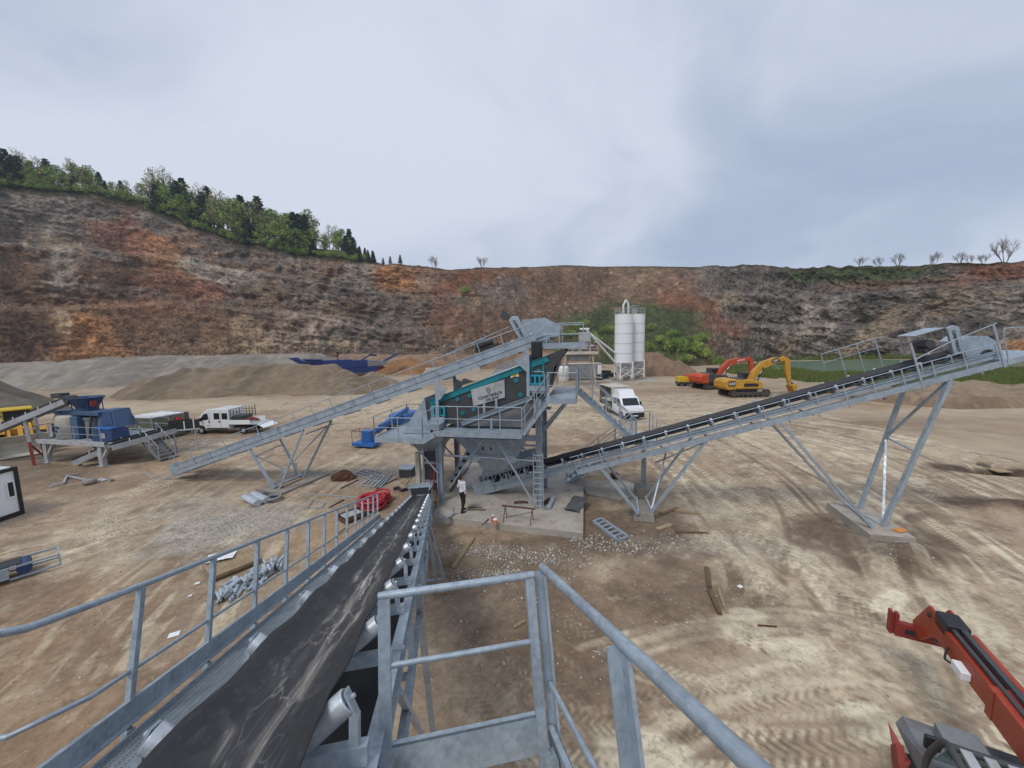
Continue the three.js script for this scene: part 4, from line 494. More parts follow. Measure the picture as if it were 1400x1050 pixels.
// feed conveyor rising from the left to the top of the screen; plant frame: x along, z towards the photograph's side
const PY = -Math.atan2(0.19, 1), PO = [-3.6, 0, -18.5];
const plantPoint = (x, y, k) => { const c = Math.cos(PY), s = Math.sin(PY); return V3(PO[0] + c * x + s * -k, y, PO[2] - s * x + c * -k); };
{
  const o = plantPoint(-17.95, 0, 0.9), t = thing('belt_conveyor', 'galvanised feed conveyor rising from its footing to the top of the dark screen', 'conveyor', o, PY);
  const I = sideConveyor(t, { a: Math.atan2(7.72, 22.8), y0: 0.2, len: 24.6, w0: 0.9, w1: 24, rail: 1.08, nE: 0.66, lc: 1.05, first: 0.8, ps: 1.25 });
  part('side_plate', I.bar(0.9, 24, 0.24, 0.62, 0.02, 0.032), M.galv, t); for (let s = 1.2; s < 24; s += 1.25) part('clip', I.bar(s - 0.06, s + 0.06, 0.28, 0.36, -0.03, 0.02), M.galv, t);
  part('tail_guard', [I.bar(-1.3, 0.9, -0.02, 0.08, 0.3, 0.36), I.bar(-1.3, 0.9, -0.02, 0.08, 1.7, 1.76), I.bar(-1.3, -1.2, -0.02, 0.08, 0.3, 1.76), I.bar(-1.3, 0.2, 0.3, 0.34, 0.3, 0.34), rod(I.pt(-1.3, 0, 0.33), I.pt(-1.9, 0.9, 0.33), 0.02)], M.galv, t);
  part('tail_hood', I.bar(-0.2, 0.25, 0.3, 0.75, 0.5, 0.8), M.galv, t);
  const wl = p => toLocal(t, p), near = G(375, 668, 0.12), far = G(411, 652, 0.12), leg = (p, q, w = 0.1) => part('leg', beam(p, wl(q), w, w), M.galv, t);
  const nl = wl(near), fl = wl(far); leg(I.pt(6.4, -0.02, 0.05), near, 0.12); leg(I.pt(10.2, -0.02, 0.05), near.clone().add(V3(0.3, 0, 0))); leg(I.pt(7.1, -0.02, 1.6), far); leg(I.pt(10.9, -0.02, 1.6), far.clone().add(V3(0.2, 0, 0)));
  part('brace', beam(nl.clone().lerp(I.pt(6.4, 0, 0.05), 0.85), fl, 0.06), M.galv, t); part('brace', beam(nl.clone().setY(0.2), fl.clone().setY(0.2), 0.1), M.galv, t); part('brace', beam(nl.clone().lerp(I.pt(10.2, 0, 0.05), 0.25), I.pt(10.9, -0.1, 1.55), 0.06), M.galv, t); part('brace', beam(I.pt(10.2, -0.3, 0.1), I.pt(10.9, -0.25, 1.6), 0.06), M.galv, t); part('brace', beam(nl.clone().lerp(I.pt(6.4, 0, 0.05), 0.8), I.pt(7.1, -0.4, 1.6), 0.05), M.galv, t);
  // head: gear guard, hood, motor, head platform with rails
  part('drive_guard', prismZ([[-0.2, -0.7], [0.2, -0.7], [0.24, 0.62], [0.05, 0.75], [-0.2, 0.7]], 0, 0.14, 0.02).rotateZ(0.5).translate(...I.pt(23.35, 0.98, 0.42).toArray()), M.galv, t);
  part('guard_lettering', text('CONSTMACH', 0.13).rotateZ(-Math.PI / 2 + 0.5).translate(...I.pt(23.35, 1.0, 0.27).toArray()), M.black, t);
  part('head_hood', hull([I.pt(23.3, 0.5, 0.55), I.pt(25.0, 0.1, 0.55), I.pt(25.3, 0.5, 0.55), I.pt(24.7, 1.15, 0.55), I.pt(23.6, 1.45, 0.55), I.pt(23.3, 0.5, 1.55), I.pt(25.0, 0.1, 1.55), I.pt(25.3, 0.5, 1.55), I.pt(24.7, 1.15, 1.55), I.pt(23.6, 1.45, 1.55)]), M.galv, t);
  part('drive_motor', [rod(I.pt(21.0, 0.98, 0.4), I.pt(21.9, 0.98, 0.4), 0.2, 12), I.bar(20.9, 22.1, 0.7, 0.8, 0.2, 0.7)], M.dgrey, t); part('fan_cover', rod(I.pt(22.9, 1.9, 0.3), I.pt(22.9, 1.9, 0.7), 0.2, 12), M.dgrey, t); part('motor_cover', [I.bar(20.85, 21.5, 1.16, 1.22, 0.15, 0.65)], M.galv, t);
  const hx = 22.6, hy = 7.85, z0 = 0.15, z1 = -2.3; part('head_platform', [bx(hx, hx + 2.3, hy - 0.12, hy + 0.14, z0 - 0.05, z0), bx(hx, hx + 2.3, hy - 0.12, hy + 0.14, z1, z1 + 0.05), bx(hx + 2.25, hx + 2.3, hy - 0.12, hy + 0.14, z1 + 0.05, z0 - 0.05), bx(hx, hx + 2.25, hy - 0.02, hy, z1 + 0.05, z0 - 0.05)], M.galv, t);
  for (const x of [hx + 0.55, hx + 1.15, hx + 2.25]) for (const z of [z0, z1]) part('post', bx(x - 0.02, x + 0.02, hy + 0.14, hy + 1.05, z - 0.03, z), M.galv, t);
  for (const yy of [0.55, 1.05]) { part('handrail', rod([hx + 0.5, hy + yy, z0 - 0.015], [hx + 2.27, hy + yy, z0 - 0.015], 0.02), M.galv, t); part('handrail', rod([hx + 0.5, hy + yy, z1 + 0.015], [hx + 2.27, hy + yy, z1 + 0.015], 0.02), M.galv, t); part('handrail', rod([hx + 2.27, hy + yy, z0 - 0.015], [hx + 2.27, hy + yy, z1 + 0.015], 0.02), M.galv, t); }
  part('upper_rail', [pipe([I.pt(19.4, 1.08, 0), I.pt(20.0, 1.15, 0), I.pt(23.0, 1.3, 0)], 0.02)], M.galv, t);
}

// ---------------------------------------------------------------- screening tower (plant frame)
{
  const t = thing('screening_tower', 'galvanised steel screening tower with hopper, walkways and stairs on a concrete slab', 'tower', PO, PY);
  const Z = k => -k, W = 4.88, D = 2.6;
  const col = (x, k, h) => part('column', [ibeam([x, 0.02, Z(k)], [x, h, Z(k)], 0.26, 0.26, 0.022, V3(1, 0, 0)), box(0.42, 0.03, 0.42, x, 0.02, Z(k))], M.galv, t);
  col(0, 0, 3.75); col(W, 0, 5.45); col(0, D, 3.75); col(W, D, 5.45);
  part('beam', ibeam([-0.1, 3.62, 0], [W + 0.2, 3.62, 0], 0.2, 0.24), M.galv, t); part('beam', ibeam([-0.1, 3.62, Z(D)], [W + 0.2, 3.62, Z(D)], 0.2, 0.24), M.galv, t); part('beam', ibeam([0, 3.62, 0], [0, 3.62, Z(D)], 0.2, 0.24), M.galv, t); part('beam', ibeam([W, 5.3, 0], [W, 5.3, Z(D)], 0.2, 0.24), M.galv, t); part('beam', ibeam([W - 0.05, 4.1, 0], [W - 0.05, 4.1, Z(D)], 0.16, 0.2), M.galv, t); part('beam', ibeam([3.9, 3.95, Z(1.2)], [W, 3.95, Z(1.2)], 0.2, 0.24), M.galv, t);
  part('knee_plate', [prismZ([[-0.34, 3.74], [0.34, 3.74], [0.3, 3.55], [0.12, 3.3], [-0.12, 3.3], [-0.3, 3.55]], 0.14, 0.155)], M.galv, t);
  // tie pipes with gussets, diagonals
  for (const k of [0, D]) { part('tie_pipe', rod([0.1, 2.62, Z(k)], [1.5, 2.6, Z(k)], 0.045, 10), M.galv, t); part('tie_pipe', rod([1.95, 2.6, Z(k)], [3.35, 2.56, Z(k)], 0.045, 10), M.galv, t); part('tie_pipe', rod([3.7, 2.55, Z(k)], [W - 0.1, 2.52, Z(k)], 0.045, 10), M.galv, t); for (const x of [1.72, 3.52]) part('gusset', prismZ([[x - 0.35, 2.5], [x - 0.1, 2.38], [x + 0.2, 2.4], [x + 0.35, 2.52], [x + 0.2, 2.72], [x - 0.15, 2.74]], Z(k) - 0.01, Z(k) + 0.005), M.galv, t);
    part('diagonal', rod([2.72, 3.75, Z(k) + 0.05], [W - 0.2, 0.35, Z(k) + 0.05], 0.05, 8), M.galv, t); part('diagonal', rod([2.3, 3.6, Z(k) + 0.02], [0.45, 1.0, Z(k) + 0.02], 0.035, 8), M.galv, t); }
  part('diagonal', rod([3.6, 2.5, Z(D)], [W, 1.2, Z(D)], 0.05, 8), M.galv, t); part('diagonal', beam([W, 2.0, Z(0.1)], [W, 5.0, Z(D)], 0.07), M.galv, t); part('diagonal', rod([W + 0.1, 3.9, Z(0.6)], [6.2, 5.4, Z(0.2)], 0.06, 8), M.galv, t); part('diagonal', rod([W + 0.15, 3.7, Z(1.2)], [6.35, 5.4, Z(1.2)], 0.06, 8), M.galv, t); part('diagonal', rod([-1.45, 3.4, 0.2], [-0.1, 1.75, 0.1], 0.045, 8), M.galv, t); part('diagonal', rod([-1.45, 3.4, Z(2.2)], [-0.1, 1.75, Z(2.4)], 0.045, 8), M.galv, t);
  // product hopper in two stages with an outlet, and a cone hopper under the low end
  const fr = (a, ya, b, yb, nm, mat) => part(nm, [[0, 1], [1, 2], [2, 3], [3, 0]].map(([i, j]) => quadSheet([[a[i][0], ya, a[i][1]], [a[j][0], ya, a[j][1]], [b[j][0], yb, b[j][1]], [b[i][0], yb, b[i][1]]], 0.02)), mat, t);
  const rc = (x0, x1, k0, k1) => [[x0, Z(k0)], [x1, Z(k0)], [x1, Z(k1)], [x0, Z(k1)]];
  fr(rc(0.25, 4.35, 0.12, 2.5), 3.95, rc(1.45, 3.8, 0.5, 2.2), 2.55, 'hopper_upper', M.galv); fr(rc(1.45, 3.8, 0.5, 2.2), 2.55, rc(1.95, 2.95, 0.8, 1.9), 1.72, 'hopper_lower', M.galv); part('hopper_rim', [bx(1.4, 3.85, 2.5, 2.58, Z(0.5), Z(0.44)), bx(0.2, 4.4, 3.9, 4.0, Z(0.12), Z(0.06))], M.galv, t); for (const x of [2.05, 2.45]) part('bolt_plate', bx(x, x + 0.08, 2.85, 3.0, Z(0.40), Z(0.36)), M.black, t);
  fr(rc(-1.75, 0.0, 0.3, 2.3), 3.55, rc(-1.75, -0.2, 0.5, 2.1), 2.95, 'fines_hopper', M.galv); fr(rc(-1.75, -0.2, 0.5, 2.1), 2.95, rc(-1.25, -0.5, 0.9, 1.7), 2.45, 'fines_chute', M.galv);
  // fines tower legs, ladder-like panel and lower chute down to the belt below
  for (const [x, k] of [[-1.35, 0.4], [-1.35, 1.9]]) part('chute_leg', bx(x - 0.1, x + 0.1, 0, 2.6, Z(k) - 0.1, Z(k) + 0.1), M.cream, t);
  part('chute_panel', [bx(-1.05, -0.35, 1.15, 2.0, Z(0.55), Z(0.5)), bx(-1.05, -0.35, 2.1, 2.6, Z(0.6), Z(0.55)), bx(-0.95, -0.45, 0.6, 1.1, Z(0.6), Z(0.55))], M.dgrey, t); part('chute_frame', [bx(-1.1, -1.02, 0.4, 2.8, Z(0.5), Z(0.4)), bx(-0.38, -0.3, 0.4, 2.8, Z(0.5), Z(0.4)), bx(-1.02, -0.38, 2.0, 2.1, Z(0.5), Z(0.42)), bx(-1.02, -0.38, 1.05, 1.15, Z(0.5), Z(0.42))], M.galv, t); part('chute_duct', rod([-0.15, 2.9, Z(0.7)], [-0.55, 1.7, Z(0.8)], 0.22, 10), M.cream, t); part('hose', pipe([[-0.3, 2.2, 0.0], [-0.35, 1.5, 0.05], [-0.25, 0.9, 0.0], [-0.3, 0.1, 0.1]], 0.025, 6), M.red, t); part('hose', pipe([[-0.45, 1.9, 0.1], [-0.5, 1.2, 0.1], [-0.42, 0.7, 0.12]], 0.02, 6), M.redox, t);
  // short inner conveyor truss between the columns
  for (const k of [0.9, 1.7]) { part('inner_conveyor_side', [beam([0.2, 0.9, Z(k)], [1.5, 3.1, Z(k)], 0.05, 0.3)], M.galv, t); } part('inner_belt', beam([0.15, 1.0, Z(1.3)], [1.45, 3.2, Z(1.3)], 0.7, 0.03), M.rubber, t); for (let i = 0; i < 6; i++) part('inner_roller', rod([0.3 + i * 0.22, 1.0 + i * 0.37, Z(0.85)], [0.3 + i * 0.22, 1.0 + i * 0.37, Z(0.75)], 0.07), M.black, t);
  // platforms: front walkway, low landing at the left, high landing at the right
  const deck = (x0, x1, k0, k1, y, edge = 0.2, nm = 'platform') => { part(nm, [bx(x0, x1, y - 0.03, y, Z(k1), Z(k0))], M.galv, t); part('edge_channel', [bx(x0, x1, y - edge, y + 0.06, Z(k0), Z(k0) + 0.02), bx(x0, x1, y + 0.05, y + 0.06, Z(k0) - 0.05, Z(k0)), bx(x0, x1, y - edge, y - edge + 0.012, Z(k0) - 0.06, Z(k0))], M.galv, t); };
  deck(0.12, 4.25, -0.9, -0.05, 4.0); deck(-2.9, -0.45, -0.9, 2.6, 3.62); deck(5.35, 6.62, -1.05, 3.3, 5.6, 0.18);
  part('edge_channel', bx(6.62, 6.64, 5.42, 5.72, Z(2.1), 1.05), M.galv, t); part('edge_channel', bx(-2.92, -2.9, 3.42, 3.68, Z(2.6), 0.9), M.galv, t);
  const rail = (pts, yh = 1.15, n = 0, mat = M.galv) => { const a = T3(pts[0]), b = T3(pts[pts.length - 1]); for (const f of [1, 0.5]) part(f === 1 ? 'handrail' : 'mid_rail', pipe(pts.map(p => [p[0], p[1] + yh * f, p[2]]), f === 1 ? 0.02 : 0.016, 6, 3, 0), mat, t); for (let i = 0; i <= n; i++) { const p = a.clone().lerp(b, i / n); part('post', [bx(p.x - 0.02, p.x + 0.02, p.y, p.y + yh, p.z - 0.02, p.z + 0.02)], mat, t); } };
  rail([[0.3, 4.06, 0.9], [4.25, 4.06, 0.9]], 1.15, 4); part('end_loop', pipe([[0.3, 5.21, 0.9], [0.05, 5.21, 0.88], [-0.02, 5.1, 0.85], [-0.02, 4.6, 0.85], [-0.3, 4.4, 0.85]], 0.02, 6, 5, 0.4), M.galv, t);
  rail([[-2.9, 3.68, 0.9], [-0.45, 3.68, 0.9]], 0.95, 2); rail([[-2.9, 3.68, Z(2.6)], [-0.6, 3.68, Z(2.6)]], 1.0, 3); rail([[-2.9, 3.68, 0.9], [-2.9, 3.68, Z(2.6)]], 1.0, 2); rail([[-0.45, 3.68, 0.9], [0.12, 4.06, 0.9]], 1.1, 1);
  part('ramp', [quadSheet([[-0.45, 3.62, 0.9], [0.12, 4.0, 0.9], [0.12, 4.0, 0.05], [-0.45, 3.62, 0.05]], 0.03)], M.galv, t); part('edge_channel', beam([-0.5, 3.52, 0.91], [0.16, 3.92, 0.91], 0.02, 0.26), M.galv, t);
  // stairs from the front walkway up to the high landing
  const stair = (a, b, w, n, side, rh, rn) => { a = T3(a); b = T3(b); const dz = V3(0, 0, w); for (const q of [0, 1]) part('stair_stringer', chan(a.clone().addScaledVector(dz, -q), b.clone().addScaledVector(dz, -q), 0.06, 0.24, 0.012, V3(0, 1, 0), q ? -1 : 1), M.galv, t); for (let i = 0; i < n; i++) { const p = a.clone().lerp(b, (i + 0.5) / n); part('stair_tread', box(0.26, 0.03, w - 0.08, p.x, p.y + 0.02, p.z - w / 2), M.galv, t); }
    for (const q of side) for (const f of [0.55, 1]) part(f === 1 ? 'handrail' : 'mid_rail', rod(a.clone().add(V3(0, rh * f, -q * w)), b.clone().add(V3(0, rh * f, -q * w)), f === 1 ? 0.022 : 0.016), M.galv, t); for (const q of side) for (let i = 0; i <= rn; i++) { const p = a.clone().lerp(b, i / rn); part('post', bx(p.x - 0.02, p.x + 0.02, p.y, p.y + rh, p.z - q * w - 0.02, p.z - q * w + 0.02), M.galv, t); } };
  stair([4.25, 4.0, 0.92], [5.38, 5.52, 0.92], 0.85, 6, [0, 1], 1.1, 2);
  rail([[5.4, 5.66, 1.05], [6.62, 5.66, 1.05]], 1.1, 1); part('end_loop', pipe([[5.3, 5.7, 1.0], [5.28, 6.7, 1.0], [5.15, 6.8, 1.0], [4.8, 6.8, 0.9]], 0.02, 6, 5, 0.3), M.galv, t); rail([[6.62, 5.66, 1.05], [6.62, 5.66, Z(2.0)]], 1.1, 2); rail([[5.5, 5.66, Z(3.3)], [6.62, 5.66, Z(3.3)]], 1.1, 1);
  stair([6.66, 5.5, Z(2.2)], [9.45, 3.0, Z(2.2)], 0.95, 11, [0, 1], 1.15, 4);
  deck(9.45, 10.45, 2.15, 4.3, 3.0, 0.16, 'landing'); rail([[10.45, 3.06, Z(2.15)], [10.45, 3.06, Z(4.3)]], 1.1, 2); rail([[9.5, 3.06, Z(4.3)], [10.45, 3.06, Z(4.3)]], 1.1, 1); rail([[9.5, 3.06, Z(2.15)], [9.5, 3.06, Z(2.2)]], 1.1, 1);
  stair([6.0, 0.15, Z(3.3)], [9.45, 2.95, Z(3.3)], 0.95, 12, [0, 1], 1.1, 4);
  part('landing_post', [bx(9.86, 10.0, 0.5, 2.85, Z(2.85), Z(2.71))], M.galv, t); part('landing_post', [bx(10.2, 10.3, 0, 2.85, Z(4.2), Z(4.1))], M.galv, t);
  part('floor_plate', [bx(5.1, 5.5, 5.1, 5.15, 0.2, 0.9)], M.galv, t); part('step_block', bx(-0.35, 0.3, 4.05, 4.3, 0.1, 0.7), M.galv, t);
  // caged ladder on the near column
  { const x = W, z = 0.3; part('ladder_rail', bx(x - 0.24, x - 0.2, 0, 3.0, z, z + 0.03), M.galv, t); part('ladder_rail', bx(x + 0.2, x + 0.24, 0, 3.0, z, z + 0.03), M.galv, t); for (let i = 0; i < 11; i++) part('rung', rod([x - 0.2, 0.2 + i * 0.27, z + 0.015], [x + 0.2, 0.2 + i * 0.27, z + 0.015], 0.016, 6), M.galv, t); }
  // support plates that carry the feed conveyor above the screen
  for (const [x, y0, y1, f] of [[-0.02, 4.1, 6.25, 1], [4.42, 5.6, 7.55, -1]]) for (const k of [-0.02, 2.62]) { part('support_post', [bx(x - 0.07, x + 0.07, y0, y1 - 0.35, Z(k) - 0.04, Z(k) + 0.04)], M.galv, t); part('support_gusset', prismZ(f > 0 ? [[x - 0.1, y1 + 0.1], [x + 0.04, y1 + 0.12], [x + 0.12, y1 - 0.15], [x + 0.58, y1 - 0.35], [x + 0.18, y1 - 0.85], [x - 0.04, y1 - 0.9]] : [[x - 0.06, y1 + 0.2], [x + 0.06, y1 + 0.2], [x + 0.08, y1 - 0.9], [x - 0.06, y1 - 0.85], [x - 0.6, y1 - 0.3], [x - 0.18, y1 - 0.15]], Z(k) + 0.03, Z(k) + 0.05), M.galv, t); }
  part('slope_beam', chan([1.2, 4.25, 0.15], [4.6, 5.55, 0.15], 0.1, 0.2, 0.012, V3(0, 1, 0), 1), M.galv, t); for (const [x, y, h] of [[2.33, 4.72, 0.5], [2.92, 4.92, 0.55], [2.66, 4.05, 0.5]]) part('prop', bx(x - 0.05, x + 0.05, y, y + h, 0.04, 0.12), M.galv, t); part('under_pan', prismZ([[0.9, 4.05], [4.5, 4.05], [4.75, 5.5], [4.5, 5.5], [1.3, 4.25]], Z(0.32), Z(0.28)), M.mgrey, t);
  // grey discharge chute on the low end of the screen
  part('discharge_chute', [prismZ([[-1.95, 3.65], [-1.75, 4.0], [-0.75, 5.42], [-0.62, 4.2], [-0.5, 3.65]], Z(2.5), Z(0.15), 0.01)], M.galv, t);
}
// the vibrating screen itself
{
  const t = thing('vibrating_screen', 'dark grey inclined vibrating screen with teal trim and a light name plate on its side', 'screen', plantPoint(0, 4.1, 0), PY), Y = -4.1;
  const side = [[-0.66, 5.26], [-0.6, 5.02], [-0.72, 4.95], [-0.7, 4.7], [-0.6, 4.6], [-0.52, 4.16], [1.3, 4.16], [4.9, 5.52], [5.35, 5.75], [5.6, 6.9], [6.15, 7.62], [6.05, 7.74], [5.9, 7.66]];
  for (const z of [-0.2, -2.5]) part('side_plate', prismZ(side.map(p => [p[0], p[1] + Y]), z - 0.03, z), M.screen, t);
  part('deck', [quadSheet([[-0.5, 4.9 + Y, -0.23], [5.8, 7.2 + Y, -0.23], [5.8, 7.2 + Y, -2.5], [-0.5, 4.9 + Y, -2.5]], 0.05)], M.dgrey, t); part('back_plate', quadSheet([[5.95, 7.6 + Y, -0.23], [5.4, 6.0 + Y, -0.23], [5.4, 6.0 + Y, -2.5], [5.95, 7.6 + Y, -2.5]], 0.04), M.screen, t);
  const sl = Math.atan2(2.4, 6.56); for (const z of [-0.19, -2.54]) part('top_rail', [box(6.2, 0.24, 0.05, 2.42, 6.28 + Y - 0.05, z + 0.015, 0, 0, sl)], M.teal, t);
  part('top_flange', box(6.3, 0.03, 0.16, 2.42, 6.40 + Y - 0.02, -0.2, 0, 0, sl), M.teal, t);
  const spray = []; for (let i = 0; i < 9; i++) { const x = 2.6 + i * 0.17, y = 6.5 + i * 0.063; spray.push([x, y]); } for (const [x, y] of spray) part('spray_pipe', rod([x, y + Y, -0.5], [x + 0.32, y + 0.5 + Y, -0.55], 0.03, 6), M.galv, t); part('spray_header', rod([2.4, 6.4 + Y, -0.5], [4.2, 7.06 + Y, -0.5], 0.05, 8), M.galv, t);
  part('top_bracket', [hull([[1.0, 6.0 + Y, -0.3], [1.7, 6.2 + Y, -0.3], [1.2, 6.35 + Y, -0.3], [1.0, 6.0 + Y, -0.6], [1.7, 6.2 + Y, -0.6], [1.2, 6.35 + Y, -0.6]])], M.dgrey, t); part('drive_cover', [rbox(4.5, 5.0, 7.25 + Y, 8.1 + Y, -0.9, -0.5, 0.08)], M.black, t);
  // teal bosses at the places the photograph shows them
  const onFace = (px, py) => { const d = ray(px, py), P = plantPoint(0, 0, 0.2), n = V3(Math.sin(PY), 0, Math.cos(PY)); const q = V3(0, CAMH, 0).addScaledVector(d, P.clone().sub(V3(0, CAMH, 0)).dot(n) / d.dot(n)); return toLocal(t, q); };
  const disc = (p, r, z = -0.2) => part('boss', cyl(r, 0.05, p.x, p.y, z + 0.02, 'z', 18), M.teal, t);
  for (const [px, py, r] of [[642, 541, 0.1], [626, 546, 0.1], [633, 565, 0.11], [648, 560, 0.1], [706, 520, 0.11], [712, 540, 0.12], [736, 507, 0.1], [599, 551, 0.1]]) { const p = onFace(px, py); disc(p, r); part('boss_bolt', cyl(r * 0.4, 0.03, p.x, p.y, -0.15, 'z', 10), M.teal, t); }
  for (const [px, py, h] of [[592, 551, 0.5], [727, 507, 0.5], [743, 505, 0.8]]) { const p = onFace(px, py); part('teal_strip', rbox(p.x - 0.05, p.x + 0.05, p.y - h / 2, p.y + h / 2, -0.2, -0.15, 0.02), M.teal, t); }
  for (const [px, py] of [[600, 562], [735, 519]]) { const p = onFace(px, py), w = 0.36, h = 0.23, g = [bx(-w, w, h - 0.07, h, 0, 0.1), bx(-w, w, -h, -h + 0.1, 0, 0.1)]; for (let i = 0; i < 4; i++) { const x = -w + 0.04 + i * (2 * w - 0.08) / 3; g.push(bx(x - 0.04, x + 0.04, -h + 0.1, h - 0.07, 0, 0.1)); } part('spring_frame', g.map(q => q.translate(p.x, p.y, -0.16)), M.cyan, t); part('spring_seat', [bx(p.x - 0.34, p.x + 0.34, p.y - 0.5, p.y - 0.26, -0.2, 0.05), bx(p.x - 0.3, p.x + 0.3, p.y - 0.62, p.y - 0.5, -0.2, 0.0)], M.galv, t); for (let i = 0; i < 3; i++) part('spring', cyl(0.07, 0.3, p.x - 0.22 + i * 0.22, p.y, -0.12, 'y', 10), M.black, t); }
  // name plate
  const c = [onFace(644.5, 533), onFace(690, 518.5), onFace(690.5, 543), onFace(648, 555)], Pz = -0.12; const pl = part('name_plate', prismZ([[c[0].x, c[0].y], [c[3].x, c[3].y], [c[2].x, c[2].y], [c[1].x, c[1].y]], Pz - 0.05, Pz, 0.006), M.lgrey, t);
  const ang = Math.atan2(c[1].y - c[0].y, c[1].x - c[0].x) * 0.95, mid = c[0].clone().add(c[1]).add(c[2]).add(c[3]).multiplyScalar(0.25); const put = (g, dx, dy) => g.rotateZ(ang).translate(mid.x + dx * Math.cos(ang) - dy * Math.sin(ang), mid.y + dy * Math.cos(ang) + dx * Math.sin(ang), Pz + 0.004);
  part('lettering', put(text('CONSTMACH', 0.145, 0.008), 0.05, -0.12), M.black, pl); part('lettering', put(text('375 5470', 0.115, 0.008), 0.1, -0.3), M.black, pl); part('emblem', [put(new THREE.TorusGeometry(0.12, 0.012, 6, 6).scale(0.8, 1.15, 1), 0.05, 0.15), put(box(0.02, 0.2, 0.01, 0, 0, 0, 0, 0, 0.6), 0.05, 0.15), put(box(0.02, 0.16, 0.01), 0.0, 0.15), put(box(0.02, 0.16, 0.01), 0.1, 0.15)], M.dgrey, pl);
  { const p = onFace(704, 511); const w = part('warning_sticker', box(0.36, 0.26, 0.01, p.x, p.y, -0.19, 0, 0, sl * 0.5), M.lemon, t); part('warning_border', [box(0.1, 0.07, 0.012, p.x - 0.16, p.y - 0.15, -0.188, 0, 0, sl * 0.5), box(0.1, 0.07, 0.012, p.x + 0.12, p.y - 0.1, -0.188, 0, 0, sl * 0.5)], M.white, w); const q = onFace(692, 513); part('label_plate', box(0.24, 0.17, 0.02, q.x, q.y, -0.19, 0, 0, sl * 0.5), M.mgrey, t); }
}
// concrete slab and footings
{
  const a = G(590, 713), b = G(797, 737), c = G(803.5, 652), d = V3(-3.4, 0, -24.4), h = 0.28; const poly = [a, b, V3(4.6, 0, -24.6), d];
  const g = prism(poly.map(p => [p.x, -p.z]), h + 0.3 - 0.02, 0.01).rotateX(-Math.PI / 2).translate(0, -0.3, 0); structure('concrete_slab', g, M.conc);
  solo('concrete_footing', [hull([[-0.85, 0, 0.45], [0.85, 0, 0.45], [0.85, 0, -0.45], [-0.85, 0, -0.45], [-0.8, 0.34, 0.42], [0.8, 0.34, 0.42], [0.8, 0.34, -0.42], [-0.8, 0.34, -0.42]])].map(q => q.rotateY(Math.PI / 2)), M.concD, 'concrete footing under the V legs halfway along the stacker conveyor', 'footing', V3(5.95, 0, -17.3), -0.2);
  solo('concrete_footing', [bx(-0.35, 0.35, -0.1, 0.5, -0.45, 0.45)], M.concD, 'small concrete footing under the stair landing post', 'footing', plantPoint(9.93, 0, 2.78), PY);
  solo('concrete_footing', [bx(-0.75, 0.75, -0.2, 0.34, -1.55, 1.55)], M.conc, 'long concrete footing dug into dark soil under the high end of the stacker conveyor', 'footing', V3(15.05, 0, -15.75), -0.24);
  solo('concrete_footing', [bx(-1.0, 1.0, -0.1, 0.11, -1.7, 1.7)], M.concD, 'flat concrete footing under the legs of the feed conveyor', 'footing', V3(-13.0, 0, -22.2), -0.35);
}
// ---------------------------------------------------------------- wheels
function wheel(t, x, y, z, r, w, rimMat = M.lgrey, side = 1, seg = 20) {
  const ty = part('tyre', new THREE.LatheGeometry([[r * 0.58, -w / 2], [r * 0.9, -w / 2], [r * 0.98, -w * 0.36], [r, -w * 0.2], [r, w * 0.2], [r * 0.98, w * 0.36], [r * 0.9, w / 2], [r * 0.58, w / 2]].map(p => new THREE.Vector2(...p)), seg).rotateX(Math.PI / 2).translate(x, y, z), M.tyre, t);
  part('rim', [cyl(r * 0.6, w * 0.7, x, y, z, 'z', seg), cyl(r * 0.3, w * 0.9, x, y, z, 'z', 12), ...[0, 1, 2, 3, 4].map(i => cyl(r * 0.07, w * 0.8, x + Math.cos(i * 1.257) * r * 0.42, y + Math.sin(i * 1.257) * r * 0.42, z, 'z', 6))], rimMat, ty); return ty;
}
const yawTo = (fx, fz) => Math.atan2(-fz, fx); // local +x looks along (fx, fz)

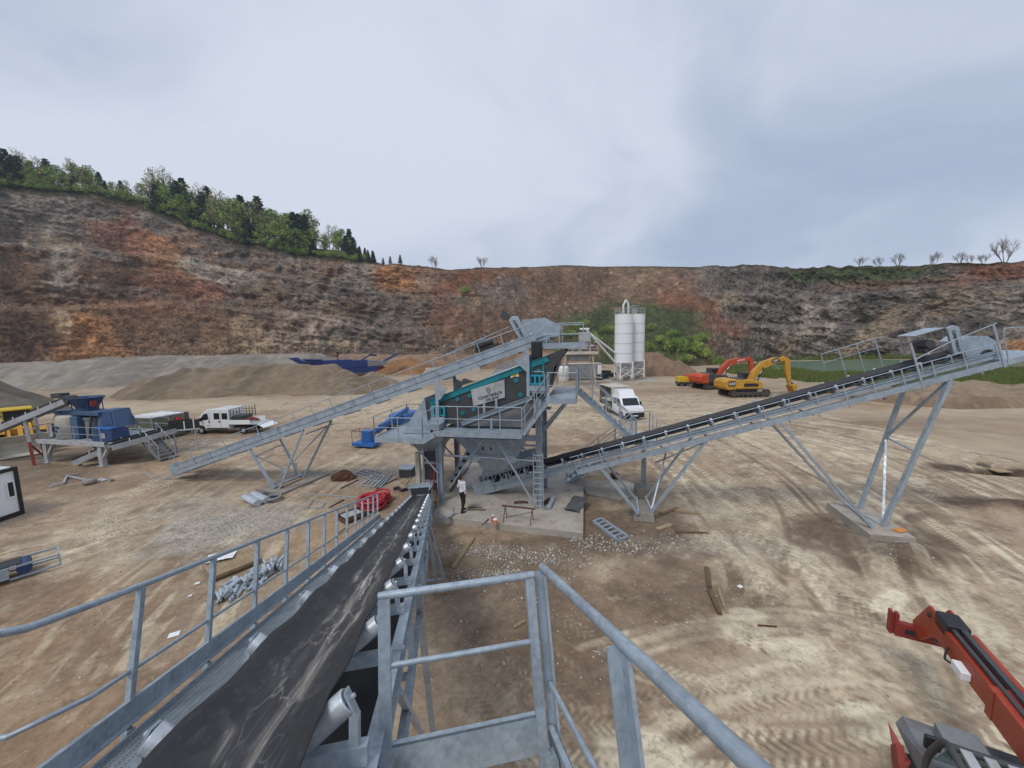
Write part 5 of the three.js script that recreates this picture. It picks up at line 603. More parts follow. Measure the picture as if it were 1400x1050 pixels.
// white crew-cab pickup van with a drop-side bed
{
  const t = thing('crew_van', 'white crew cab van with dark windows and an open drop-side bed', 'van', G(316, 590).setY(0.02), yawTo(-0.997, -0.06)); const W = 1.0;
  part('body', prismZ([[3.0, 0.42], [3.05, 0.75], [2.98, 1.02], [2.75, 1.18], [2.35, 1.28], [1.72, 1.95], [1.35, 2.18], [0.8, 2.28], [-0.55, 2.28], [-0.62, 2.2], [-0.62, 0.5], [1.55, 0.42], [1.6, 0.62], [1.75, 0.8], [2.05, 0.86], [2.35, 0.8], [2.5, 0.62], [2.55, 0.42]], -W, W, 0.06), M.whiteC, t);
  part('bumper', rbox(2.75, 3.14, 0.3, 0.8, -W - 0.01, W + 0.01, 0.1), M.black, t); part('sill_trim', [bx(-0.6, 1.5, 0.42, 0.58, -W - 0.02, -W + 0.01), bx(-0.6, 1.5, 0.42, 0.58, W - 0.01, W + 0.02)], M.dgrey, t);
  for (const s of [-1, 1]) { const z0 = s > 0 ? W - 0.005 : -W - 0.015; part('side_window', prismZ([[2.12, 1.3], [1.62, 1.86], [1.28, 1.92], [1.22, 1.36], [1.6, 1.3]], z0, z0 + 0.02), M.glass, t); for (const x of [0.42, -0.34]) part('side_window', rbox(x - 0.27, x + 0.27, 1.36, 1.94, z0, z0 + 0.02, 0.009), M.glass, t); for (const x of [1.12, 0.14]) part('door_handle', bx(x, x + 0.12, 1.08, 1.22, z0 - 0.02 * (s < 0), z0 + 0.04), M.black, t); part('door_seam', [bx(1.12, 1.13, 0.6, 2.0, z0, z0 + 0.016), bx(0.06, 0.07, 0.6, 2.1, z0, z0 + 0.016)], M.mgrey, t); part('mirror', rbox(1.85, 2.0, 1.2, 1.52, s * W + (s > 0 ? 0 : -0.24), s * W + (s > 0 ? 0.24 : 0), 0.05), M.black, t); part('door_emblem', bx(1.2, 1.45, 0.76, 0.82, z0, z0 + 0.017), M.mgrey, t); }
  part('windscreen', quadSheet([[2.38, 1.3, -0.86], [1.76, 1.95, -0.8], [1.76, 1.95, 0.8], [2.38, 1.3, 0.86]], 0.04), M.glass, t); for (const s of [-1, 1]) part('headlight', rbox(2.72, 2.98, 0.9, 1.12, s * 0.72 - 0.18, s * 0.72 + 0.18, 0.05), M.lgrey, t);
  part('chassis', [bx(-3.3, -0.5, 0.45, 0.6, -0.45, 0.45)], M.black, t); part('bed_floor', bx(-3.4, -0.72, 0.86, 0.94, -1.02, 1.02), M.lgrey, t);
  for (const s of [-1, 1]) part('bed_side', bx(-2.75, -0.72, 0.9, 1.3, s * 1.02 - 0.015, s * 1.02 + 0.015), M.white, t); part('tailgate', quadSheet([[-3.4, 0.9, -1.0], [-4.0, 0.55, -1.0], [-4.0, 0.55, 1.0], [-3.4, 0.9, 1.0]], 0.03), M.white, t);
  part('rear_frame', [bx(-0.74, -0.68, 0.9, 2.3, -1.0, -0.94), bx(-0.74, -0.68, 0.9, 2.3, 0.94, 1.0), bx(-0.74, -0.68, 2.24, 2.3, -0.94, 0.94)], M.white, t);
  for (const s of [-1, 1]) part('rack_panel', [...[0, 1, 2, 3].map(i => bx(-0.95 - i * 0.3, -0.91 - i * 0.3, 1.3, 2.25 + (i === 3 ? 0.2 : 0), s * 0.98 - 0.02, s * 0.98 + 0.02)), bx(-1.9, -0.75, 1.5, 1.55, s * 0.98 - 0.012, s * 0.98 + 0.012), bx(-1.9, -0.75, 2.0, 2.05, s * 0.98 - 0.012, s * 0.98 + 0.012), bx(-1.9, -0.75, 1.75, 1.8, s * 0.98 - 0.012, s * 0.98 + 0.012)], M.dgrey, t); part('toolbox', rbox(-1.7, -0.8, 1.0, 1.6, -0.7, 0.7, 0.03), M.dgrey, t);
  for (const x of [2.05, -2.0]) for (const s of [-1, 1]) wheel(t, x, 0.33, s * 0.88, 0.34, 0.22, M.lgrey);
  const ld = solo('cable_bundle', pipe([[-2.4, 0, 0.5], [-2.0, 0.25, 0.2], [-1.6, 0.05, -0.3], [-2.3, 0.28, -0.5], [-2.7, 0.05, 0.2], [-2.0, 0.15, 0.5]], 0.09, 7), M.redox, 'dark red hose bundle lying on the bed of the crew van', 'hose', G(316, 590).setY(0.98 + 0.08), yawTo(-0.997, -0.06));
}
// white crew-cab truck with a tarpaulin roof over its bed
{
  const fwd = [0.16, 0.987], p = G(866, 574).setY(0.02); const t = thing('tarp_truck', 'white crew cab truck with a beige tarpaulin roof parked nose towards the stairs', 'truck', p.clone().add(V3(-fwd[0] * 1.3, 0, -fwd[1] * 1.3)), yawTo(...fwd)); const W = 0.98;
  part('cab', prismZ([[1.55, 0.45], [1.6, 0.8], [1.5, 1.15], [0.75, 1.32], [0.25, 2.0], [0.05, 2.1], [-1.6, 2.1], [-1.6, 0.5], [-0.0, 0.45], [0.1, 0.72], [0.4, 0.86], [0.7, 0.84], [0.95, 0.7], [1.02, 0.45]], -W, W, 0.07), M.whiteC, t);
  part('roof_deflector', hull([[0.0, 2.1, -0.85], [0.0, 2.1, 0.85], [-0.55, 2.78, -0.82], [-0.55, 2.78, 0.82], [-1.55, 2.78, -0.85], [-1.55, 2.78, 0.85], [-1.55, 2.1, -0.88], [-1.55, 2.1, 0.88]]), M.whiteC, t);
  part('windscreen', quadSheet([[0.86, 1.34, -0.86], [0.30, 2.02, -0.8], [0.30, 2.02, 0.8], [0.86, 1.34, 0.86]], 0.05), M.glass, t); part('bumper', rbox(1.4, 1.72, 0.28, 0.78, -W, W, 0.08), M.black, t); part('number_plate', bx(1.72, 1.73, 0.42, 0.52, -0.26, 0.26), M.white, t); for (const s of [-1, 1]) { part('headlight', rbox(1.3, 1.58, 0.82, 1.06, s * 0.74 - 0.18, s * 0.74 + 0.18, 0.05), M.lgrey, t); const z0 = s > 0 ? W - 0.002 : -W - 0.018; part('side_window', prismZ([[0.55, 1.38], [0.1, 1.92], [-0.4, 1.95], [-0.4, 1.38]], z0, z0 + 0.02), M.glass, t); part('side_window', bx(-1.3, -0.55, 1.38, 1.92, z0, z0 + 0.02), M.glass, t); part('mirror', [rbox(0.35, 0.5, 1.3, 1.66, s > 0 ? W + 0.1 : -W - 0.32, s > 0 ? W + 0.32 : -W - 0.1, 0.05), bx(0.38, 0.44, 1.35, 1.4, s > 0 ? W : -W - 0.12, s > 0 ? W + 0.12 : -W)], M.black, t); }
  part('bed_floor', bx(-4.9, -1.72, 0.85, 0.95, -1.05, 1.05), M.dgrey, t); for (const s of [-1, 1]) part('bed_side', bx(-4.9, -1.75, 0.95, 1.4, s * 1.05 - 0.02, s * 1.05 + 0.02), M.dgrey, t);
  for (const x of [-1.78, -3.3, -4.86]) for (const s of [-1, 1]) part('tarp_post', bx(x - 0.03, x + 0.03, 1.4, 2.9, s * 1.03 - 0.03, s * 1.03 + 0.03), M.mgrey, t); part('tarp_roof', [rbox(-4.95, -1.7, 2.86, 2.96, -1.1, 1.1, 0.04)], M.cream, t); part('tarp_front', bx(-1.76, -1.72, 1.4, 2.86, -1.02, 1.02), M.cream, t); part('tarp_rear', bx(-4.93, -4.91, 1.4, 2.86, -1.0, 1.0), M.mgrey, t);
  part('chassis', bx(-4.6, -1.4, 0.5, 0.7, -0.4, 0.4), M.black, t); for (const x of [0.55, -3.6]) for (const s of [-1, 1]) wheel(t, x, 0.34, s * 0.86, 0.35, 0.24, M.mgrey);
}
// small black pickup by the silos
{
  const t = thing('pickup_car', 'black pickup car parked beside the white silos', 'car', G(828, 518), yawTo(-0.75, 0.66));
  part('body', prismZ([[2.3, 0.4], [2.35, 0.8], [2.2, 1.0], [1.1, 1.08], [-2.5, 1.05], [-2.55, 0.5]], -0.88, 0.88, 0.06), M.black, t); part('cabin', prismZ([[1.1, 1.08], [0.55, 1.62], [-0.6, 1.66], [-0.9, 1.06]], -0.8, 0.8, 0.05), M.glass, t); part('bumper', rbox(2.2, 2.5, 0.35, 0.62, -0.9, 0.9, 0.08), M.lgrey, t); for (const s of [-1, 1]) part('headlight', bx(2.36, 2.42, 0.75, 0.92, s * 0.6 - 0.15, s * 0.6 + 0.15), M.lgrey, t); for (const x of [1.5, -1.5]) for (const s of [-1, 1]) wheel(t, x, 0.35, s * 0.8, 0.36, 0.22, M.lgrey, 1, 14);
}
// tracked excavators
function excavator(t, o) {
  const C = o.mat, L = 2.65, tr = (z) => { const g = []; const pts = []; const r = 0.5; const N = 46; const per = 2 * (2 * L - 2 * r) + 2 * Math.PI * r; for (let i = 0; i < N; i++) { let d = i / N * per; let x, y, a; const st = 2 * L - 2 * r; if (d < st) { x = -L + r + d; y = 0.0; a = 0; } else if (d < st + Math.PI * r) { const q = (d - st) / r; x = L - r + Math.sin(q) * r; y = r - Math.cos(q) * r; a = q; } else if (d < 2 * st + Math.PI * r) { x = L - r - (d - st - Math.PI * r); y = 2 * r; a = Math.PI; } else { const q = (d - 2 * st - Math.PI * r) / r; x = -L + r - Math.sin(q) * r; y = r + Math.cos(q) * r; a = Math.PI + q; } g.push(box(0.2, 0.05, 0.6, x, y + 0.03, z, 0, 0, a)); } return g; };
  for (const s of [-1, 1]) { const z = s * 1.3; part('track', tr(z), M.track, t); part('track_frame', [rbox(-2.0, 2.0, 0.28, 0.72, z - 0.2, z + 0.2, 0.08), ...[-1.6, -0.95, -0.3, 0.35, 1.0, 1.6].map(x => cyl(0.17, 0.4, x, 0.24, z, 'z', 10))], M.track, t); for (const x of [-2.15, 2.15]) part('track_wheel', cyl(0.4, 0.42, x, 0.53, z, 'z', 16), M.track, t); }
  part('undercarriage', [rbox(-1.2, 1.2, 0.5, 0.95, -1.1, 1.1, 0.08), cyl(0.75, 0.3, 0, 1.05, 0, 'y', 20)], M.dgrey, t);
  const U = new THREE.Group(); // upper works share the thing; built turned about the slew ring
  const rot = o.slew || 0, R = g => g.rotateY(rot);
  const P = (n, gs, m, pa = t) => part(n, (Array.isArray(gs) ? gs : [gs]).map(R), m, pa);
  P('house', [prismZ([[1.6, 1.2], [1.6, 1.75], [1.2, 2.1], [-1.2, 2.3], [-2.0, 2.3], [-2.0, 1.2]], -1.5, 1.5, 0.05)], o.house || C, t); P('counterweight', [prismZ([[-2.0, 1.15], [-2.0, 2.35], [-3.0, 2.3], [-3.25, 2.0], [-3.25, 1.4], [-2.95, 1.1]], -1.5, 1.5, 0.08)], C, t); P('side_stripe', [bx(-0.9, 1.0, 1.45, 1.85, 1.5, 1.56), bx(-0.9, 1.0, 1.45, 1.85, -1.56, -1.5)], M.black, t); P('walkway_rail', [pipe([[-1.9, 2.3, 1.3], [-1.9, 2.7, 1.3], [0.9, 2.55, 1.3], [0.9, 2.1, 1.3]], 0.025, 6, 6, 0.05)], M.dgrey, t); P('engine_hood', [rbox(-1.9, -0.6, 2.28, 2.5, -1.0, 1.0, 0.06), cyl(0.08, 0.6, -1.0, 2.6, 0.7, 'y', 10)], M.dgrey, t);
  P('cab', [prismZ([[1.75, 1.25], [1.85, 1.9], [1.55, 3.05], [0.0, 3.1], [0.0, 1.25]], -1.5, -0.5, 0.05)], o.cab || M.dgrey, t); P('cab_window', [quadSheet([[1.88, 1.8, -1.4], [1.6, 2.95, -1.4], [1.6, 2.95, -0.6], [1.88, 1.8, -0.6]], 0.03), bx(0.15, 1.5, 1.95, 2.95, -0.47, -0.44), bx(0.15, 1.5, 1.95, 2.95, -1.57, -1.54)], M.glass, t);
  const bm = o.boom, th = 0.32; // boom outline along given joints
  const strip = (pts, ws, z0, z1) => { const a = [], b = []; for (let i = 0; i < pts.length; i++) { const p = pts[i], q = pts[Math.min(i + 1, pts.length - 1)], r = pts[Math.max(i - 1, 0)]; let dx = q[0] - r[0], dy = q[1] - r[1]; const l = Math.hypot(dx, dy); dx /= l; dy /= l; a.push([p[0] - dy * ws[i], p[1] + dx * ws[i]]); b.push([p[0] + dy * ws[i], p[1] - dx * ws[i]]); } return prismZ([...a, ...b.reverse()], z0, z1, 0.02); };
  const boom = P('boom', strip(bm, o.bw, -0.28, 0.28), C, t); P('stick', strip(o.stick, o.sw, -0.2, 0.2), C, t); P('boom_ram', [rod([bm[0][0] + 0.7, bm[0][1] - 0.3, 0.42], [bm[2][0] - 0.1, bm[2][1] - 0.3, 0.42], 0.08, 8), rod([bm[0][0] + 0.7, bm[0][1] - 0.3, -0.42], [bm[2][0] - 0.1, bm[2][1] - 0.3, -0.42], 0.08, 8)], M.black, t); P('ram_rod', [rod([bm[1][0] + 0.5, bm[1][1] - 0.1, 0.42], [bm[2][0], bm[2][1] - 0.2, 0.42], 0.05, 8), rod([bm[1][0] + 0.5, bm[1][1] - 0.1, -0.42], [bm[2][0], bm[2][1] - 0.2, -0.42], 0.05, 8)], M.roller, t);
  const e = bm.length - 1; P('stick_ram', rod([bm[2][0] + 0.3, bm[2][1] + 0.4, 0], [o.stick[0][0] - 0.3, o.stick[0][1] + 0.25, 0], 0.09, 8), M.dgrey, t);
  if (o.bucket) { const [x, y] = o.bucket; P('bucket', [prismZ([[x - 0.1, y + 0.9], [x + 0.55, y + 1.1], [x + 0.75, y + 0.4], [x + 0.5, y - 0.15], [x + 0.3, y - 0.3], [x + 0.36, y], [x + 0.15, y + 0.45]], -0.6, 0.6, 0.02)], o.bmat || C, t); P('bucket_teeth', [-0.5, -0.25, 0, 0.25, 0.5].map(z => hull([[x + 0.34, y - 0.1, z - 0.05], [x + 0.46, y - 0.1, z - 0.05], [x + 0.22, y - 0.45, z], [x + 0.34, y - 0.1, z + 0.05], [x + 0.46, y - 0.1, z + 0.05]])), M.track, t); P('bucket_linkage', [rod([x - 0.25, y + 1.6, 0.15], [x + 0.5, y + 1.1, 0.15], 0.06), rod([x - 0.25, y + 1.6, -0.15], [x + 0.5, y + 1.1, -0.15], 0.06)], M.dgrey, t); }
  if (o.mark) { const c = P('counterweight_panel', [bx(-3.0, -2.1, 1.55, 2.2, 1.5, 1.59)], M.black, t); P('lettering', text(o.mark, 0.34, 0.02).translate(-2.55, 1.86, 1.595), o.markMat || M.white, c); }
  if (o.mark2) { const [str, x, y, a, sz, mt] = o.mark2; if (o.plate2) P('boom_panel', prismZ([[-0.55, -0.25], [0.6, -0.25], [0.3, 0.28], [-0.55, 0.25]], 0, 0.02).rotateZ(a).translate(x, y, 0.285), M.black, boom); P('lettering', text(str, sz, 0.01).rotateZ(a).translate(x - 0.05, y, 0.31), mt, boom); }
}
{
  const t = thing('excavator', 'yellow tracked excavator with its bucket resting on the ground to the side', 'excavator', G(1016, 541), yawTo(0.998, -0.03));
  excavator(t, { mat: M.yellow, boom: [[0.6, 1.7], [1.4, 3.1], [2.5, 4.15], [4.0, 4.75], [5.5, 4.95]], bw: [0.28, 0.38, 0.46, 0.36, 0.2], stick: [[5.15, 5.2], [5.75, 4.7], [6.0, 3.0], [6.3, 1.6]], sw: [0.12, 0.36, 0.3, 0.16], bucket: [6.35, 0.4], mark: 'CAT', mark2: ['CAT', 4.1, 4.75, 0.2, 0.28, M.white], plate2: true });
  const u = thing('excavator', 'orange red tracked excavator standing behind the yellow one', 'excavator', G(974, 531), yawTo(0.97, -0.24));
  excavator(u, { mat: M.orange, house: M.dgrey, boom: [[0.8, 1.7], [1.7, 3.0], [2.9, 3.9], [4.6, 4.3], [6.6, 4.4]], bw: [0.28, 0.4, 0.46, 0.36, 0.24], stick: [[6.4, 4.7], [7.0, 4.2], [7.2, 2.6], [7.0, 1.4]], sw: [0.12, 0.34, 0.28, 0.16], bucket: [6.9, 0.4], bmat: M.track, mark: '', mark2: ['HITACHI', 4.9, 4.3, 0.14, 0.26, M.white] });
  const c = thing('compressor', 'small yellow compressor trailer standing beside the orange excavator', 'compressor', G(934, 528), yawTo(0.99, 0.1)); part('hood', hull([[-1.1, 0.8, -0.7], [1.1, 0.8, -0.7], [-1.1, 0.8, 0.7], [1.1, 0.8, 0.7], [-1.0, 1.6, -0.6], [0.95, 1.7, -0.6], [-1.0, 1.6, 0.6], [0.95, 1.7, 0.6]]), M.lemon, c); part('base', rbox(-1.1, 1.1, 0.4, 0.8, -0.68, 0.68, 0.05), M.dgrey, c); for (const x of [-0.5, 0.5]) for (const s of [-1, 1]) wheel(c, x, 0.32, s * 0.72, 0.32, 0.2, M.mgrey, 1, 12); part('tank', cyl(0.2, 1.0, 0.5, 1.75, 0.2, 'x', 10), M.orange, c);
}
// wheel loader at the left edge
{
  const b = G(34, 624), f = [0.80, 0.60], t = thing('wheel_loader', 'yellow wheel loader with a worn steel bucket lowered beside the small conveyor', 'loader', V3(b.x - 3.6 * f[0], 0.02, b.z - 3.6 * f[1]), yawTo(...f));
  part('bucket', [prismZ([[2.7, 1.5], [2.55, 0.9], [2.65, 0.3], [3.0, 0.06], [3.8, 0.02], [3.82, 0.08], [3.05, 0.2], [2.85, 0.5], [2.85, 1.0], [3.2, 1.55]], -1.45, 1.45, 0.01), prismZ([[2.6, 0.9], [2.75, 0.25], [3.1, 0.1], [3.8, 0.06], [3.2, 1.5], [2.75, 1.45]], -1.45, -1.4), prismZ([[2.6, 0.9], [2.75, 0.25], [3.1, 0.1], [3.8, 0.06], [3.2, 1.5], [2.75, 1.45]], 1.4, 1.45)], M.cream, t);
  for (const s of [-1, 1]) part('lift_arm', prismZ([[0.4, 1.9], [0.8, 2.2], [1.8, 1.6], [2.75, 0.9], [2.65, 0.5], [2.4, 0.55], [1.6, 1.2]], s * 0.55 - 0.08, s * 0.55 + 0.08, 0.01), M.yellow, t); part('bucket_link', [prismZ([[1.3, 2.0], [1.6, 2.2], [2.6, 1.5], [2.5, 1.3], [1.7, 1.6]], -0.12, 0.12)], M.yellow, t);
  part('front_frame', rbox(-0.4, 1.2, 0.8, 1.9, -0.5, 0.5, 0.08), M.yellow, t); part('engine_hood', prismZ([[-0.6, 0.9], [-0.6, 2.2], [-1.2, 2.3], [-3.4, 2.1], [-3.5, 1.0]], -0.8, 0.8, 0.06), M.yellow, t);
  part('cab', [rbox(-1.6, 0.1, 1.8, 3.2, -0.75, 0.75, 0.06)], M.glass, t); part('cab_frame', [...[[-1.6, -0.75], [-1.6, 0.7], [0.05, -0.75], [0.05, 0.7]].map(p => bx(p[0] - 0.04, p[0] + 0.05, 1.8, 3.2, p[1] - 0.02, p[1] + 0.07)), rbox(-1.75, 0.3, 3.2, 3.34, -0.85, 0.85, 0.05)], M.lemon, t); part('mirror', [rbox(0.3, 0.4, 2.5, 2.9, 0.95, 1.15, 0.03), bx(0.3, 0.34, 2.85, 2.9, 0.7, 0.95)], M.black, t);
  for (const x of [1.0, -2.0]) for (const s of [-1, 1]) wheel(t, x, 0.78, s * 1.05, 0.8, 0.6, M.lemon, 1, 24); for (const s of [-1, 1]) part('fender', prismZ([[0.2, 1.6], [0.5, 1.75], [1.5, 1.75], [1.8, 1.6], [1.8, 1.66], [1.5, 1.82], [0.5, 1.82], [0.2, 1.68]], s * 1.05 - 0.3, s * 1.05 + 0.3), M.yellow, t);
}
// telehandler under the platform at the right
{
  const t = thing('telehandler', 'orange red telehandler with its boom stretched out and a dark grey cab', 'telehandler', V3(7.05, 0.03, -4.55), yawTo(0.47, -0.883));
  const bp = (x, y, z) => [x, y, z]; const A = [-2.2, 2.05, 0.38], B = [1.6, 1.98, 0.38], Cc = [3.75, 1.93, 0.38];
  part('outer_boom', [beam(A, B, 0.44, 0.5)], M.orangeT, t); part('inner_boom', [beam([1.4, 1.985, 0.38], Cc, 0.36, 0.4)], M.orangeT, t); part('boom_collar', beam([1.45, 1.98, 0.38], [1.62, 1.98, 0.38], 0.46, 0.52), M.orangeT, t);
  part('boom_hose_tray', [beam([-1.5, 2.33, 0.30], [3.2, 2.2, 0.30], 0.06, 0.06), beam([-1.5, 2.36, 0.44], [3.2, 2.22, 0.44], 0.09, 0.1)], M.dgrey, t); part('boom_upper_tube', rod([-1.5, 2.36, 0.54], [3.0, 2.2, 0.54], 0.07, 10), M.orangeT, t); part('boom_end_block', [rbox(3.1, 3.6, 1.98, 2.3, 0.2, 0.56, 0.04)], M.black, t); part('work_lamp', rbox(2.15, 2.5, 1.82, 1.98, 0.06, 0.2, 0.02), M.white, t); part('lamp_hose', pipe([[2.5, 1.85, 0.12], [2.8, 1.75, 0.1], [3.0, 1.9, 0.2]], 0.02, 6), M.black, t);
  for (const s of [-1, 1]) part('head_plate', prismZ([[3.45, 2.22], [3.85, 2.22], [4.02, 2.02], [4.5, 1.42], [4.45, 1.28], [4.1, 1.24], [3.7, 1.6], [3.4, 1.75]], 0.38 + s * 0.15 - 0.025, 0.38 + s * 0.15 + 0.025, 0.006), M.orangeT, t); part('head_pin', [cyl(0.05, 0.42, 3.78, 2.05, 0.38, 'z', 12)], M.black, t); part('tilt_ram', rod([3.1, 1.72, 0.38], [4.15, 1.38, 0.38], 0.07, 8), M.dgrey, t);
  part('fork_carriage', [bx(4.35, 4.5, 1.02, 1.34, -0.12, 0.88), bx(4.5, 4.62, 0.98, 1.08, -0.12, 0.88), bx(4.38, 4.52, 1.3, 1.55, -0.12, -0.06), bx(4.5, 4.68, 0.96, 1.5, -0.18, -0.12), bx(4.4, 4.62, 0.98, 1.4, 0.82, 0.9)], M.redox, t); for (const z of [0.05, 0.55]) part('carriage_slot', bx(4.34, 4.36, 1.12, 1.24, z, z + 0.16), M.black, t);
  part('chassis', [rbox(-2.6, 1.6, 0.7, 1.15, -0.5, 0.85, 0.06)], M.dgrey, t); part('front_cowl', [hull([[0.2, 1.15, -1.0], [1.4, 1.15, -1.0], [1.45, 1.3, -0.9], [0.2, 1.62, -1.0], [0.2, 1.15, -0.05], [1.4, 1.15, -0.05], [1.4, 1.3, -0.05], [0.2, 1.62, -0.05]])], M.mgrey, t); part('tank_box', rbox(0.55, 1.15, 1.42, 1.62, -0.62, -0.1, 0.02), M.mgrey, t);
  part('front_guard', [prismZ([[0.35, 0.75], [0.8, 0.85], [0.92, 1.1], [0.75, 1.3], [0.6, 1.1], [0.35, 1.0]], -1.2, -1.1, 0.01), cyl(0.1, 0.16, 0.66, 1.05, -1.05, 'z', 12)], M.redox, t); part('guard_hook', hull([[0.7, 1.15, -1.2], [0.9, 1.2, -1.2], [1.05, 1.42, -1.22], [0.8, 1.25, -1.1], [0.7, 1.15, -1.05]]), M.redox, t);
  // open cab: frame tubes, roof with bars, seat and dash inside
  const fr = (pts, r = 0.045) => pipe(pts, r, 8, 6, 0.35); for (const z of [-1.02, -0.12]) part('cab_frame', [fr([[-1.35, 1.1, z], [-1.35, 2.2, z], [-1.2, 2.38, z], [-0.35, 2.42, z], [-0.12, 2.32, z], [0.22, 1.72, z], [0.3, 1.1, z]])], M.dgrey, t); for (const x of [[-1.3, 2.32], [-0.2, 2.36]]) part('cab_frame', rod([x[0], x[1], -1.02], [x[0], x[1], -0.12], 0.045), M.dgrey, t);
  part('roof', [bx(-1.28, -0.8, 2.37, 2.41, -1.0, -0.14)], M.mgrey, t); for (const z of [-0.85, -0.62, -0.40]) part('roof_bar', bx(-0.8, -0.24, 2.375, 2.41, z - 0.06, z + 0.06), M.lgrey, t); part('windscreen', quadSheet([[-0.14, 2.28, -0.95], [0.24, 1.7, -0.95], [0.24, 1.7, -0.19], [-0.14, 2.28, -0.19]], 0.01), new THREE.MeshPhysicalMaterial({ color: 0xd8e4dc, roughness: 0.03, transmission: 1, thickness: 0, ior: 1.45 }), t);
  part('seat', [rbox(-1.0, -0.5, 1.2, 1.4, -0.85, -0.35, 0.06), rbox(-1.1, -0.95, 1.35, 1.95, -0.83, -0.37, 0.06)], M.black, t); part('dashboard', rbox(-0.1, 0.22, 1.25, 1.55, -0.95, -0.2, 0.05), M.black, t); part('steering_wheel', new THREE.TorusGeometry(0.19, 0.018, 6, 18).rotateY(Math.PI / 2).rotateZ(0.5).translate(-0.2, 1.62, -0.58), M.black, t); part('mirror', [rbox(0.35, 0.42, 1.72, 1.95, -1.02, -0.82, 0.03), rod([0.25, 1.6, -1.0], [0.38, 1.85, -0.95], 0.012)], M.black, t); part('side_panel', [bx(-2.4, 0.25, 0.8, 1.15, -1.02, -0.95)], M.dgrey, t);
  for (const x of [0.55, -2.1]) for (const s of [-1, 1]) wheel(t, x, 0.58, s * 0.98 + 0.1, 0.6, 0.4, M.orangeT, 1, 24);
  solo('bottle', lathe([[0, 0], [0.05, 0], [0.055, 0.03], [0.055, 0.2], [0.02, 0.26], [0.018, 0.3], [0, 0.3]], 10).rotateZ(Math.PI / 2).rotateY(0.6), S([0.02, 0.18, 0.10], { roughness: 0.2 }), 'green bottle lying on the dashboard inside the telehandler cab', 'bottle', V3(7.05 + 0.47 * 0.08 + 0.883 * -0.55, 1.64, -4.55 - 0.883 * 0.08 + 0.47 * -0.55), 0.4);
}
